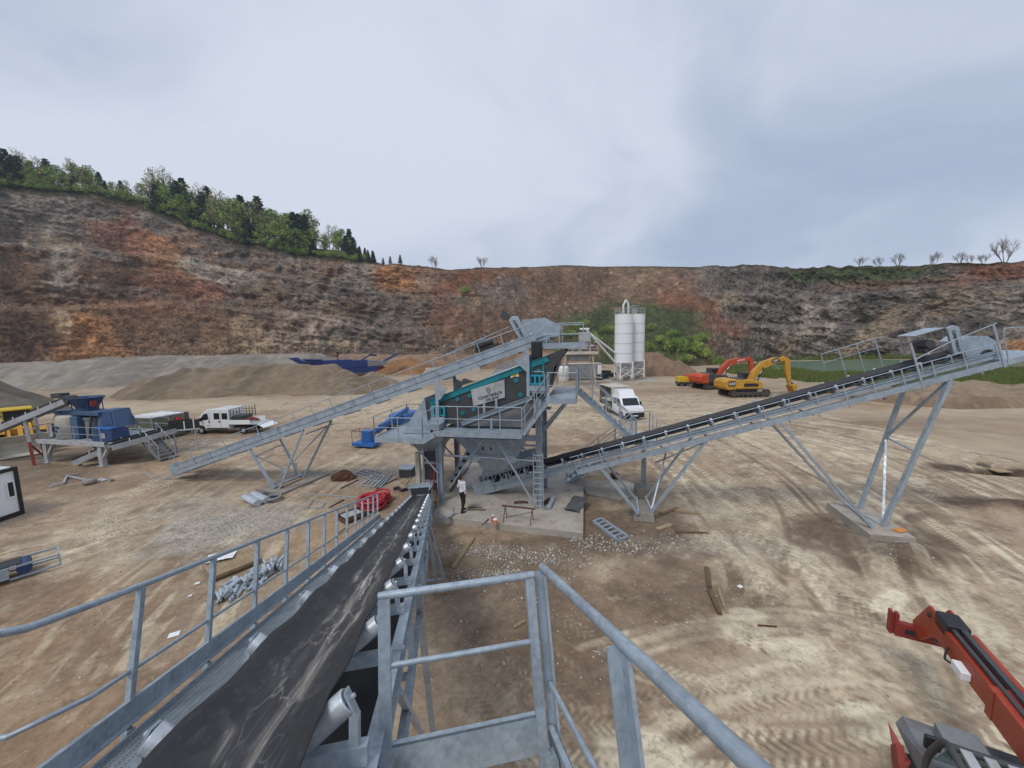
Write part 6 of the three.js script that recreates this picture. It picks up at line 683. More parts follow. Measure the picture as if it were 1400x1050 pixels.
// blue shaft crusher on its steel table
{
  const yaw = yawTo(0.978, 0.21), t = thing('crusher_table', 'light grey steel table with stairs and railings carrying the blue crusher', 'platform', V3(-33.6, 0, -27.2), yaw); // local x to the right, z towards the photograph
  const H = 1.55, X = 6.4, D = 3.6; const leg = (x, z) => part('leg', [bx(x - 0.17, x + 0.17, 0, H - 0.1, z - 0.14, z + 0.14), box(0.6, 0.04, 0.5, x, 0.03, z)], M.lgrey, t), knee = (x, z, s) => part('knee_brace', beam([x + s * 0.1, 0.55, z], [x + s * 0.75, H - 0.15, z], 0.2, 0.14), M.lgrey, t);
  leg(0.15, 0); knee(0.15, 0, 1); leg(5.35, 0); knee(5.35, 0, -1); knee(5.35, 0, 1); leg(0.15, -D); leg(5.35, -D);
  part('deck_beam', bx(-0.5, X + 0.4, H - 0.12, H + 0.16, 0.0, 0.22), M.lgrey, t); part('deck_beam', bx(-0.5, X + 0.4, H - 0.12, H + 0.16, -D - 0.2, -D), M.lgrey, t); part('deck_beam', bx(-0.5, -0.3, H - 0.12, H + 0.16, -D, 0), M.lgrey, t); part('deck_beam', bx(X + 0.2, X + 0.4, H - 0.12, H + 0.16, -D, 0), M.lgrey, t); part('deck_plate', bx(-0.3, X + 0.2, H + 0.02, H + 0.06, -D, 0), M.lgrey, t);
  const rail = (a, b, n) => { for (const f of [0.5, 1.0]) part('handrail', rod([a[0], H + 0.16 + f, a[1]], [b[0], H + 0.16 + f, b[1]], 0.018, 6), M.galv, t); for (let i = 0; i <= n; i++) part('post', bx(lerp(a[0], b[0], i / n) - 0.02, lerp(a[0], b[0], i / n) + 0.02, H + 0.16, H + 1.16, lerp(a[1], b[1], i / n) - 0.02, lerp(a[1], b[1], i / n) + 0.02), M.galv, t); };
  rail([-0.4, 0.1], [5.6, 0.1], 5); rail([-0.4, 0.1], [-0.4, -D], 2); rail([-0.4, -D - 0.1], [6.4, -D - 0.1], 4);
  // stairs at the right end
  const sa = [6.8, H, -1.9], sb = [8.4, 0.05, -1.9]; for (const z of [-1.4, -2.5]) { part('stair_stringer', beam([sa[0], sa[1], z], [sb[0], sb[1], z], 0.05, 0.22), M.mgrey, t); part('handrail', rod([sa[0], sa[1] + 1.0, z], [sb[0], sb[1] + 1.0, z], 0.02, 6), M.galv, t); for (const f of [0.02, 0.5, 0.95]) part('post', bx(lerp(sa[0], sb[0], f) - 0.02, lerp(sa[0], sb[0], f) + 0.02, lerp(sa[1], sb[1], f), lerp(sa[1], sb[1], f) + 1, z - 0.02, z + 0.02), M.galv, t); } for (let i = 0; i < 7; i++) part('stair_tread', box(0.28, 0.04, 1.06, lerp(sa[0], sb[0], (i + 0.5) / 7), lerp(sa[1], sb[1], (i + 0.5) / 7), -1.95), M.mgrey, t);
  const u = thing('shaft_crusher', 'blue and cream impact crusher with a flared feed funnel on a steel table', 'crusher', V3(-33.6, H + 0.06, -27.2), yaw);
  const cx = 0.95, cz = -1.25; part('crusher_body', [lathe([[0, 0], [0.98, 0], [0.98, 1.5], [0.9, 1.7], [0, 1.7]], 14).translate(cx, 0.05, cz)], M.cream, u); part('blue_panel', [rbox(1.75, 2.45, 0.05, 1.65, -1.6, -0.55, 0.06)], M.blueV, u); part('side_housing', rbox(-0.45, 0.25, 0.1, 1.05, -1.9, -0.7, 0.08), M.navy, u);
  part('top_cover', [rbox(0.6, 4.3, 1.72, 2.02, -2.0, -0.7, 0.05)], M.blueV, u); part('side_spout', hull([[-0.7, 1.95, -1.9], [0.7, 2.0, -1.9], [0.3, 1.3, -1.7], [-0.7, 1.95, -0.9], [0.7, 2.0, -0.9], [0.3, 1.3, -1.0]]), M.blueV, u); part('feed_funnel', [new THREE.CylinderGeometry(0.98, 0.62, 0.7, 12, 1, true).translate(2.3, 2.62, -1.35), new THREE.CylinderGeometry(0.94, 0.58, 0.7, 12, 1, true).translate(2.3, 2.62, -1.35), new THREE.TorusGeometry(0.97, 0.035, 6, 12).rotateX(Math.PI / 2).translate(2.3, 2.96, -1.35)], M.blue, u); part('funnel_neck', cyl(0.6, 0.36, 2.3, 2.15, -1.35, 'y', 12), M.blue, u);
  for (const [x, z] of [[1.55, -0.9], [3.05, -0.9], [1.55, -1.8], [3.05, -1.8]]) part('funnel_strut', rod([x, 2.0, z], [x, 2.9, z], 0.035, 6), M.blue, u); part('red_box', bx(3.1, 3.35, 2.35, 2.75, -1.3, -1.0), M.redox, u);
  part('motor', [cyl(0.5, 1.3, 3.05, 0.85, -1.2, 'y', 16), cyl(0.56, 0.12, 3.05, 1.5, -1.2, 'y', 16)], M.mgrey, u); part('drive_housing', [hull([[4.0, 0.9, -0.75], [5.7, 0.9, -0.75], [5.3, 2.15, -0.95], [3.95, 2.1, -0.95], [4.0, 0.9, -2.0], [5.7, 0.9, -2.0], [5.3, 2.15, -2.0], [3.95, 2.1, -2.0]])], M.blueV, u); part('drive_hatch', [quadSheet([[4.45, 1.1, -0.76], [5.5, 1.1, -0.76], [5.2, 2.02, -0.91], [4.4, 2.02, -0.91]], 0.06)], M.blue, u); part('hatch_ledge', rbox(4.35, 5.9, 0.88, 1.0, -0.72, -0.3, 0.03), M.blueL, u); part('drive_plinth', [hull([[4.1, 0.0, -0.3], [5.95, 0.0, -0.3], [5.85, 0.86, -0.38], [4.2, 0.86, -0.38], [4.1, 0.0, -1.4], [5.95, 0.0, -1.4], [5.85, 0.86, -1.4], [4.2, 0.86, -1.4]])], M.blue, u); part('data_plate', bx(5.0, 5.35, 0.25, 0.6, -0.33, -0.29), M.lgrey, u); for (const [x, y, a] of [[0.62, 0.78, -0.35], [0.98, 0.78, 0], [0.8, 0.5, -0.15]]) part('letter_block', box(0.2, 0.2, 0.02, x, y + 0.1, cz + 0.985 * Math.cos((x - cx) / 0.98), 0, a), M.blue, u); part('hose', pipe([[3.5, 1.7, -0.8], [3.6, 1.0, -0.6], [3.45, 0.4, -0.6], [3.9, 0.2, -0.4]], 0.06, 6), M.black, u); part('hose', pipe([[5.5, 1.7, -1.9], [5.9, 0.9, -2.0], [6.2, 0.2, -1.9]], 0.05, 6), M.dgrey, u);
  // small belt conveyors that serve it
  const cv = (nm, label, a, b, w, walls) => { a = T3(a); b = T3(b); const g = thing(nm, label, 'conveyor', [a.x, 0, a.z], 0), A = V3(0, a.y, 0), B = b.clone().sub(V3(a.x, 0, a.z)), d = B.clone().sub(A).normalize(), sd = V3(-d.z, 0, d.x).normalize().multiplyScalar(w / 2); for (const s of [-1, 1]) { part('side_frame', beam(A.clone().addScaledVector(sd, s), B.clone().addScaledVector(sd, s), 0.06, 0.36), M.lgrey, g); part('skirt', beam(A.clone().addScaledVector(sd, s * 0.9).add(V3(0, 0.26, 0)), B.clone().addScaledVector(sd, s * 0.9).add(V3(0, 0.26, 0)), 0.03, 0.12), M.rubber, g); } part('belt', beam(A.clone().add(V3(0, 0.22, 0)), B.clone().add(V3(0, 0.22, 0)), w * 0.8, 0.03), M.rubber, g); const n = Math.floor(A.distanceTo(B) / 0.9); for (let i = 1; i < n; i++) { const p = A.clone().lerp(B, i / n); part('idler_bracket', [beam(p.clone().addScaledVector(sd, 1.04).add(V3(0, 0.1, 0)), p.clone().addScaledVector(sd, 1.04).add(V3(0, 0.36, 0)), 0.05, 0.03), beam(p.clone().addScaledVector(sd, -1.04).add(V3(0, 0.1, 0)), p.clone().addScaledVector(sd, -1.04).add(V3(0, 0.36, 0)), 0.05, 0.03)], M.white, g); } return [g, A, B, sd]; };
  { const [g, A, B, sd] = cv('feeder_conveyor', 'small grey conveyor on a red oxide trestle rising above the wheel loader', atZ(-40, 603, -27.0), atZ(95, 548, -27.6), 0.8); part('drive_drum', [rod(B.clone().add(sd).add(V3(0, 0.1, 0)), B.clone().sub(sd).add(V3(0, 0.1, 0)), 0.3, 12), box(0.7, 0.34, 0.6, B.x - 0.6, B.y + 0.4, B.z)], M.dgrey, g); const L = p => p.clone().sub(g.position); const tops = [[33, 573], [47, 568]].map(p => atZ(p[0], p[1], -27.1)), ft = [[47, 636], [63, 628]].map(p => G(...p)); tops.forEach((p, i) => { const q = ft[i], md = p.clone().lerp(q, 0.5); part('leg', beam(L(p), L(md), 0.16, 0.12), M.lgrey, g); part('leg', beam(L(md), L(q), 0.16, 0.12), M.redox, g); }); part('brace', beam(L(tops[0].clone().lerp(ft[0], 0.55)), L(ft[1].clone().setY(0.15)), 0.1, 0.08), M.redox, g); part('brace', beam(L(tops[0].clone().lerp(ft[0], 0.25)), L(tops[1].clone().lerp(ft[1], 0.25)), 0.1, 0.08), M.lgrey, g); }
  { const a = G(148, 612, 1.45), b = G(236, 588, 1.75); const [g, A, B, sd] = cv('discharge_conveyor', 'small grey conveyor with black side sheets along the end of the crusher table', a, b, 0.8); const c = G(268, 582, 2.0).sub(g.position); for (const s of [-1, 1]) { part('side_sheet', beam(B.clone().addScaledVector(sd, s).add(V3(0, 0.35, 0)), c.clone().addScaledVector(sd, s).add(V3(0, 0.2, 0)), 0.03, 0.7), M.rubber, g); part('side_frame', beam(B.clone().addScaledVector(sd, s), c.clone().addScaledVector(sd, s).add(V3(0, -0.2, 0)), 0.06, 0.12), M.lgrey, g); } for (const f of [0.35, 0.75]) { const p = B.clone().lerp(c, f); part('sheet_bracket', box(0.06, 0.7, 0.06, p.x + sd.x * 1.06, p.y + 0.25, p.z + sd.z * 1.06), M.white, g); } part('leg', [beam(B.clone().add(V3(0, -0.15, 0)), V3(B.x + 0.2, 0, B.z), 0.08), beam(c.clone().add(V3(0, -0.3, 0)), V3(c.x, 0, c.z), 0.08)].slice(0, 1), M.lgrey, g); part('leg', beam(c.clone().add(V3(-0.1, -0.2, 0)), V3(c.x - 0.1, 0, c.z), 0.08), M.lgrey, g); }
  { const a = G(104, 632, 0.35), b = G(150, 612, 1.15); cv('discharge_conveyor', 'dark narrow conveyor lying under the crusher table', a, b, 0.7); }
}
// generator box behind the crusher
{
  const c = G(207, 570, 2.15), r = G(248, 563, 2.15), l = G(174, 569, 2.15), ux = r.clone().sub(c), uz = l.clone().sub(c); const W = 4.6; ux.normalize(); const t = thing('generator_box', 'olive green generator container with a white roof and a red reel on its side', 'container', c.clone().setY(0), 0), o = [V3(0, 0, 0), ux.clone().multiplyScalar(2.6), ux.clone().multiplyScalar(2.6).add(uz), uz.clone()];
  const fr = (p, q, y0, y1, th) => quadSheet([[p.x, y0, p.z], [q.x, y0, q.z], [q.x, y1, q.z], [p.x, y1, p.z]], th); for (let i = 0; i < 4; i++) part('wall', fr(o[i], o[(i + 1) % 4], 0.1, 2.0, 0.06), M.olive, t); part('roof', [quadSheet(o.map(p => [p.x, 2.06, p.z]), 0.08)], M.white, t); for (let i = 1; i < 4; i++) { const p = o[0].clone().lerp(o[1], i / 4), q = o[3].clone().lerp(o[2], i / 4); part('roof_seam', beam([p.x, 2.115, p.z], [q.x, 2.115, q.z], 0.04, 0.03), M.lgrey, t); }
  const e = o[1].clone().addScaledVector(ux, 0.3); part('end_door', fr(o[1].clone().addScaledVector(ux, 0.25), o[2].clone().addScaledVector(ux, 0.25), 0.1, 2.05, 0.3), M.dgrey, t); const p = o[0].clone().lerp(o[1], 0.78), nrm = V3(-ux.z, 0, ux.x).multiplyScalar(-1); const out = uz.clone().normalize().multiplyScalar(-0.12); part('hose_reel', new THREE.CylinderGeometry(0.3, 0.3, 0.2, 14).rotateX(Math.PI / 2).rotateY(Math.atan2(out.x, out.z)).translate(p.x + out.x, 1.45, p.z + out.z), M.red, t);
}
// site cabin at the left edge
{
  const t = thing('site_cabin', 'white site cabin with black corner frames and a small window', 'cabin', V3(-24.5, 0, -18.55), -0.06); const w = 6, d = 2.9, h = 2.42;
  part('wall', bx(-w, -0.03, 0.12, h - 0.1, 0.03, d), M.white, t); part('base_frame', [bx(-w - 0.05, 0.05, 0, 0.2, -0.02, 0.1), bx(-w - 0.05, 0.05, 0, 0.2, d - 0.08, d + 0.05), bx(-0.08, 0.05, 0, 0.2, 0.1, d - 0.08)], M.black, t); part('roof_frame', [bx(-w - 0.05, 0.05, h - 0.16, h, -0.02, 0.1), bx(-w - 0.05, 0.05, h - 0.16, h, d - 0.08, d + 0.05), bx(-0.08, 0.05, h - 0.16, h, 0.1, d - 0.08)], M.black, t); for (const z of [0.03, d - 0.02]) part('corner_post', bx(-0.1, 0.05, 0.2, h - 0.16, z - 0.05, z + 0.08), M.black, t); for (let i = 0; i < 26; i++) part('roof_rib', bx(-w + 0.1 + i * 0.225, -w + 0.22 + i * 0.225, h - 0.02, h + 0.04, 0.1, d - 0.1), M.white, t); part('roof_sheet', bx(-w, -0.08, h - 0.06, h - 0.02, 0.1, d - 0.08), M.white, t);
  const wd = part('window', [bx(-0.02, 0.03, 0.95, 1.8, 0.17, 0.21), bx(-0.02, 0.03, 0.95, 1.8, 0.42, 0.46), bx(-0.02, 0.03, 0.95, 1.02, 0.21, 0.42), bx(-0.02, 0.03, 1.73, 1.8, 0.21, 0.42)], M.white, t); part('pane', bx(-0.02, 0.0, 1.02, 1.73, 0.21, 0.42), M.glass, wd);
}
// loose conveyor section at the lower left
{
  const end = G(84, 770), t = thing('conveyor_section', 'loose galvanised conveyor tail section lying on the ground beside the site cabin', 'conveyor part', end.setY(0.05), yawTo(0.62, -0.78)); for (const s of [-1, 1]) { part('side_frame', [bx(-4.2, -1.2, 0.1, 0.5, s * 0.42 - 0.03, s * 0.42 + 0.03)], M.galv, t); part('end_frame', [bx(-1.2, 0, 0.44, 0.5, s * 0.42 - 0.025, s * 0.42 + 0.025), bx(-1.2, 0, 0.04, 0.1, s * 0.42 - 0.025, s * 0.42 + 0.025), bx(-0.05, 0, 0.1, 0.44, s * 0.42 - 0.025, s * 0.42 + 0.025)], M.galv, t); } part('end_bar', bx(-0.05, 0, 0.44, 0.5, -0.4, 0.4), M.galv, t); part('belt', [bx(-4.2, -0.9, 0.5, 0.53, -0.36, 0.36)], M.belt, t); part('pulley', cyl(0.19, 0.8, -0.85, 0.32, 0, 'z', 16), M.blue, t); for (const x of [-3.4, -2.4, -1.6]) part('roller', cyl(0.06, 0.9, x, 0.42, 0, 'z', 10), M.roller, t); part('cover', [bx(-2.9, -2.1, 0.7, 0.74, -0.4, 0.3), bx(-2.9, -2.86, 0.5, 0.7, -0.4, -0.36), bx(-2.14, -2.1, 0.5, 0.7, -0.4, -0.36)], M.galv, t);
}
// blue boom lift, basket on the ground
{
  const a = G(501, 611), b = V3(-10.0, 0, -35.6), d = b.clone().sub(a).setY(0).normalize(), t = thing('boom_lift', 'blue boom lift with its basket set down beside the screening tower', 'boom lift', a, yawTo(d.x, d.z));
  part('basket_floor', [bx(-0.5, 0.6, 0.15, 0.4, -0.95, 0.95)], M.blueL, t); part('basket_rail', [...[-0.92, 0, 0.92].flatMap(z => [-0.45, 0.55].map(x => rod([x, 0.4, z], [x, 1.35, z], 0.02, 6))), rod([-0.45, 1.35, -0.92], [0.55, 1.35, -0.92], 0.02, 6), rod([-0.45, 1.35, 0.92], [0.55, 1.35, 0.92], 0.02, 6), rod([-0.45, 1.35, -0.92], [-0.45, 1.35, 0.92], 0.02, 6), rod([0.55, 1.35, -0.92], [0.55, 1.35, 0.92], 0.02, 6)], M.dgrey, t); part('control_box', [rbox(-0.1, 0.5, 0.4, 1.3, -0.35, 0.45, 0.05)], M.blueL, t); part('jib', [beam([0.6, 0.7, 0], [1.6, 0.95, 0], 0.2, 0.26)], M.blueL, t); part('boom', [beam([1.5, 0.95, 0], [6.2, 1.75, 0], 0.34, 0.4)], M.blueL, t); part('inner_boom', beam([1.3, 1.35, 0.42], [5.8, 2.05, 0.42], 0.26, 0.32), M.blueL, t); part('turret', [rbox(4.6, 7.2, 0.8, 1.7, -0.9, 0.9, 0.15)], M.blueL, t); part('chassis', rbox(4.6, 7.2, 0.35, 0.75, -0.7, 0.7, 0.05), M.dgrey, t); for (const x of [4.9, 6.9]) for (const s of [-1, 1]) wheel(t, x, 0.42, s * 0.95, 0.44, 0.3, M.blueL, 1, 16);
}
// far blue mobile crusher among the stockpiles
{
  const t = thing('mobile_crusher', 'dark blue tracked mobile crusher with raised conveyors behind the sand heap', 'crusher', V3(-38.5, 0, -91.5), yawTo(0.93, -0.36)); const b = M.navy;
  part('track_unit', [rbox(-0.5, 4.4, 0.0, 1.0, 0.8, 1.4, 0.3), rbox(-0.5, 4.4, 0.0, 1.0, -1.4, -0.8, 0.3)].slice(0, 1), M.track, t); part('track_unit', rbox(-0.5, 4.4, 0.0, 1.0, -1.4, -0.8, 0.3), M.track, t); part('main_frame', [hull([[-5.5, 2.4, -1.2], [6.8, 2.4, -1.2], [5.6, 1.0, -1.1], [-1.5, 1.0, -1.1], [-5.5, 2.4, 1.2], [6.8, 2.4, 1.2], [5.6, 1.0, 1.1], [-1.5, 1.0, 1.1]])], b, t); part('power_pack', [rbox(-6.0, 0.9, 2.2, 4.2, -1.25, 1.25, 0.1)], b, t); part('crusher_box', rbox(0.8, 4.2, 2.4, 4.0, -1.3, 1.3, 0.1), b, t); part('feed_hopper', [hull([[-9.4, 4.6, -1.6], [-5.6, 4.4, -1.6], [-5.6, 2.8, -1.1], [-7.6, 3.0, -1.1], [-9.4, 4.6, 1.6], [-5.6, 4.4, 1.6], [-5.6, 2.8, 1.1], [-7.6, 3.0, 1.1]])], b, t); part('hopper_wing', hull([[-12.2, 4.9, -0.9], [-10.6, 5.0, -0.9], [-8.4, 3.4, -0.9], [-9.6, 3.2, -0.9], [-12.2, 4.9, 0.9], [-10.6, 5.0, 0.9], [-8.4, 3.4, 0.9], [-9.6, 3.2, 0.9]]), b, t); part('tail_conveyor', [beam([4.0, 1.6, 0], [11.4, 5.2, 0], 1.2, 0.4)], b, t); part('side_conveyor', beam([2.0, 3.4, 0.6], [5.4, 5.4, 0.6], 0.7, 0.3), b, t); part('exhaust', [cyl(0.12, 1.8, -2.2, 5.0, 0.2, 'y', 8), cyl(0.26, 0.4, -2.2, 5.9, 0.2, 'y', 8)], M.black, t); part('top_drum', rod([4.6, 5.2, 0.2], [6.4, 5.0, 0.2], 0.25, 8), M.dgrey, t); part('screen_panel', hull([[3.6, 3.9, -1.2], [8.8, 3.6, -1.2], [8.2, 2.6, -1.2], [3.6, 2.4, -1.2], [3.6, 3.9, 1.2], [8.8, 3.6, 1.2], [8.2, 2.6, 1.2], [3.6, 2.4, 1.2]]), M.mgrey, t); part('under_belt', hull([[0.5, 1.2, -0.6], [7.6, 2.5, -0.6], [8.2, 1.9, -0.6], [4.0, 0.2, -0.6], [0.5, 1.2, 0.6], [7.6, 2.5, 0.6], [8.2, 1.9, 0.6], [4.0, 0.2, 0.6]]), M.redox, t);
}
// cement silos
function silo(label, pos, r, h0, h1, extras) {
  const t = thing('silo', label, 'silo', pos, 0.2, undefined); part('shell', [cyl(r, h1 - h0, 0, (h0 + h1) / 2, 0, 'y', 32)], M.white, t); for (let i = 0; i <= 4; i++) part('seam_ring', new THREE.TorusGeometry(r + 0.01, 0.035, 6, 32).rotateX(Math.PI / 2).translate(0, lerp(h0 + 0.05, h1, i / 5) + (i ? 0.0 : 0), 0), M.lgrey, t); part('cone', cyl(0.35, 2.1, 0, h0 - 1.05, 0, 'y', 24, r * 0.98), M.lgrey, t); part('roof_cap', [cyl(r + 0.04, 0.1, 0, h1 + 0.05, 0, 'y', 32)], M.lgrey, t);
  const q = r * 0.72, cs = [[q, q], [q, -q], [-q, -q], [-q, q]]; cs.forEach(([x, z]) => part('leg', bx(x - 0.1, x + 0.1, 0.7, h0 + 0.3, z - 0.1, z + 0.1), M.white, t)); for (let i = 0; i < 4; i++) { const a = cs[i], b = cs[(i + 1) % 4]; part('brace', beam([a[0], 0.9, a[1]], [b[0], 2.2, b[1]], 0.09), M.white, t); part('brace', beam([b[0], 0.9, b[1]], [a[0], 2.2, a[1]], 0.09), M.white, t); part('tie', beam([a[0], 2.25, a[1]], [b[0], 2.25, b[1]], 0.09), M.white, t); part('brace', beam([a[0], 2.3, a[1]], [b[0], h0 - 0.1, b[1]], 0.08), M.white, t); part('base_block', bx(a[0] - 0.35, a[0] + 0.35, 0, 0.7, a[1] - 0.35, a[1] + 0.35), M.conc, t); }
  for (let i = 0; i < 12; i++) { const A = i / 12 * Math.PI * 2; part('rail_post', bx(-0.025, 0.025, h1 + 0.1, h1 + 1.1, -0.025, 0.025).translate(Math.cos(A) * r, 0, Math.sin(A) * r), M.lgrey, t); } for (const f of [0.6, 1.1]) part('top_rail', new THREE.TorusGeometry(r, 0.03, 5, 28).rotateX(Math.PI / 2).translate(0, h1 + f, 0), M.lgrey, t); extras(t, h1); return t;
}
{
  silo('tall white cement silo with a bent filler pipe on its top', V3(20.75, 0, -72), 1.62, 3.5, 12.4, (t, h) => { part('filler_pipe', pipe([[-0.3, h, 0.3], [-0.3, h + 1.6, 0.3], [0.25, h + 2.6, 0.3], [0.7, h + 1.6, 0.3], [0.7, h, 0.3]], 0.16, 10, 6, 0.1), M.white, t); part('hatch', cyl(0.45, 0.12, -0.6, h + 0.16, 0.8, 'y', 14), M.cream, t); part('ladder', [bx(1.62, 1.66, 3.5, h, -0.45, -0.4), bx(1.62, 1.66, 3.5, h, 0.0, 0.05)], M.lgrey, t); });
  silo('white cement silo with a round dust filter standing right behind the first silo', V3(23.9, 0, -74.6), 1.55, 3.6, 12.5, (t, h) => { part('dust_filter', [cyl(0.5, 1.3, -0.6, h + 0.75, 0.3, 'y', 14), cyl(0.85, 0.14, -0.6, h + 1.5, 0.3, 'y', 14)], M.lgrey, t); });
  structure('silo_pad', [bx(17.6, 27.2, -0.1, 0.12, -78, -69.4)], M.conc);
  // batching plant: raised deck, mixer housing, two screw conveyors
  const t = thing('batching_plant', 'white batching plant deck on legs with two long screw tubes from the silos', 'batching plant', V3(11.6, 0, -66.5), 0.0); part('deck', bx(-2.9, 2.9, 5.7, 5.9, -1.6, 1.6), M.lgrey, t); part('deck_edge', bx(-2.9, 2.9, 5.5, 5.95, 1.6, 1.66), M.cream, t); for (const x of [-2.85, -1.4, 0, 1.4, 2.85]) part('post', bx(x - 0.04, x + 0.04, 5.9, 6.9, 1.56, 1.64), M.cream, t); for (const y of [6.4, 6.9]) part('handrail', rod([-2.9, y, 1.6], [2.9, y, 1.6], 0.03, 6), M.cream, t); part('mixer', [rbox(-2.0, 1.4, 4.4, 5.5, -1.2, 1.2, 0.1)], M.mgrey, t); part('weigh_hopper', hull([[0.2, 7.6, -0.6], [1.6, 7.6, -0.6], [1.2, 6.4, -0.3], [0.6, 6.4, -0.3], [0.2, 7.6, 0.6], [1.6, 7.6, 0.6], [1.2, 6.4, 0.3], [0.6, 6.4, 0.3]]), M.lgrey, t); part('hopper_box', rbox(0.0, 1.8, 7.6, 9.2, -0.7, 0.7, 0.05), M.lgrey, t); part('hopper_cap', rbox(0.1, 1.6, 9.6, 9.9, -0.6, 0.6, 0.05), M.white, t); for (const [x, z] of [[0.0, 0.6], [1.8, 0.6], [0, -0.6], [1.8, -0.6]]) part('frame_post', bx(x - 0.06, x + 0.06, 5.9, 7.6, z - 0.06, z + 0.06), M.lgrey, t); for (const [x, z, dx] of [[-2.4, 1.3, -0.9], [2.0, 1.3, 0.6], [-2.4, -1.3, -0.4], [2.0, -1.3, 0.6]]) part('leg', beam([x, 5.6, z], [x + dx, 0, z], 0.16), M.cream, t); const L = p => p.clone().sub(V3(11.6, 0, -66.5)); part('screw_tube', rod(V3(1.2, 9.5, 0.5), L(V3(19.6, 2.9, -70.9)), 0.17, 12), M.white, t); part('screw_tube', rod(V3(1.5, 9.3, -0.3), L(V3(21.5, 3.8, -73.4)), 0.17, 12), M.white, t); part('motor', [cyl(0.18, 0.6, 2.0, 6.9, 0.8, 'x', 10), rbox(2.3, 2.9, 7.4, 7.5, 0.4, 1.4, 0.02)], M.lgrey, t);
  const k = thing('control_container', 'grey ribbed steel container beside the silos', 'container', V3(14.6, 0, -77.6), -0.05); part('wall', bx(-3.2, 3.2, 0.1, 3.1, -1.2, 1.2), M.lgrey, k); for (let i = 0; i < 20; i++) part('wall_rib', bx(-3.1 + i * 0.32, -2.94 + i * 0.32, 0.2, 3.0, 1.2, 1.26), M.mgrey, k); part('roof', bx(-3.25, 3.25, 3.1, 3.2, -1.25, 1.27), M.cream, k); part('door_panel', bx(2.4, 3.15, 0.2, 2.9, 1.2, 1.28), M.white, k);
  const w = thing('water_tank', 'white upright cylindrical tank under the batching plant deck', 'tank', V3(10.0, 0, -74.5), 0); part('shell', lathe([[0, 0], [0.95, 0], [0.95, 2.6], [0.7, 2.9], [0.2, 3.0], [0, 3.0]], 18), M.white, w); part('lid', cyl(0.25, 0.15, 0, 3.05, 0, 'y', 12), M.dgrey, w); part('band', new THREE.TorusGeometry(0.96, 0.03, 5, 20).rotateX(Math.PI / 2).translate(0, 1.4, 0), M.lgrey, w);
  // pale block wall in front of the brown bank
  const bw = thing('block_wall', 'low pale block wall seen under the feed conveyor', 'wall', V3(-15, 0, -96), 0.1); for (let i = 0; i < 9; i++) for (let j = 0; j < 2; j++) part('block', rbox(-6.6 + i * 1.5 + (j % 2) * 0.3, -5.16 + i * 1.5 + (j % 2) * 0.3, j * 0.8, j * 0.8 + 0.78, -0.4, 0.4, 0.04), M.cream, bw);
}
// ---------------------------------------------------------------- trees and bushes
const leafMat = new THREE.MeshStandardMaterial({ vertexColors: true, roughness: 0.85, side: THREE.DoubleSide });
const barkMat = S([0.10, 0.085, 0.07], { roughness: 0.95, map: woodMap });
function leafCloud(clumps, per, size, cols, R, flat = 0.6) { // small faces spread through each clump's volume
  const pos = [], col = [];
  for (const [cx, cy, cz, rx, ry] of clumps) { const base = cols[Math.floor(R() * cols.length)], sh = 0.75 + R() * 0.5; const n = Math.max(8, Math.round(per * rx * ry)); for (let i = 0; i < n; i++) { let x, y, z, d; do { x = R() * 2 - 1; y = R() * 2 - 1; z = R() * 2 - 1; d = x * x + y * y + z * z; } while (d > 1); const k = 0.55 + 0.45 * Math.sqrt(d); const L = Math.sqrt(d) + 1e-6; x = x / L * k; y = y / L * k; z = z / L * k; const px = cx + x * rx, py = cy + y * ry, pz = cz + z * rx; const s = size * (0.6 + R() * 0.8), a = R() * 6.28, b = (R() - 0.5) * 2; const ux = Math.cos(a), uz = Math.sin(a), uy = b * 0.6, vx = -Math.sin(a) * b * 0.6, vz = Math.cos(a) * b * 0.6, vy = 1 - flat * R(); const kk = sh * (0.7 + R() * 0.6);
      const P = (p, q) => { pos.push(px + (ux * p + vx * q) * s, py + (uy * p + vy * q) * s, pz + (uz * p + vz * q) * s); col.push(base[0] * kk, base[1] * kk, base[2] * kk); }; P(-0.5, -0.3); P(0.5, -0.4); P(0.1, 0.6); if (R() < 0.6) { P(0.1, 0.6); P(-0.6, 0.3); P(-0.5, -0.3); } } }
  const g = new THREE.BufferGeometry(); g.setAttribute('position', new THREE.Float32BufferAttribute(pos, 3)); g.setAttribute('color', new THREE.Float32BufferAttribute(col, 3)); g.computeVertexNormals(); return g;
}
function mk(name, label, category, group, seed, build) { const t = new THREE.Group(); t.name = name; t.userData = { label, category, group }; build(t, rng(seed)); return t; }
const meshOf = (name, g, m, t) => { const o = new THREE.Mesh(g, m); o.name = name; o.castShadow = o.receiveShadow = true; t.add(o); return o; };
const limbs = (t, R, h, n, spread, r) => { const gs = [rod([0, -0.8, 0], [0, h, 0], r, 6, r * 0.3)]; for (let i = 0; i < n; i++) { const y = h * (0.3 + 0.65 * i / n), a = R() * 6.28, l = spread * (1 - 0.5 * i / n) * (0.6 + R() * 0.6); const p = V3(0, y, 0), q = V3(Math.cos(a) * l, y + l * (0.5 + R() * 0.5), Math.sin(a) * l); gs.push(rod(p, q, r * 0.4, 5, r * 0.12)); for (let k = 0; k < 3; k++) { const f = 0.4 + R() * 0.5, b = p.clone().lerp(q, f), a2 = a + (R() - 0.5) * 2.2; gs.push(rod(b, b.clone().add(V3(Math.cos(a2) * l * 0.45, l * (0.25 + R() * 0.4), Math.sin(a2) * l * 0.45)), r * 0.2, 4, r * 0.06)); } } meshOf('trunk', join(gs), barkMat, t); };
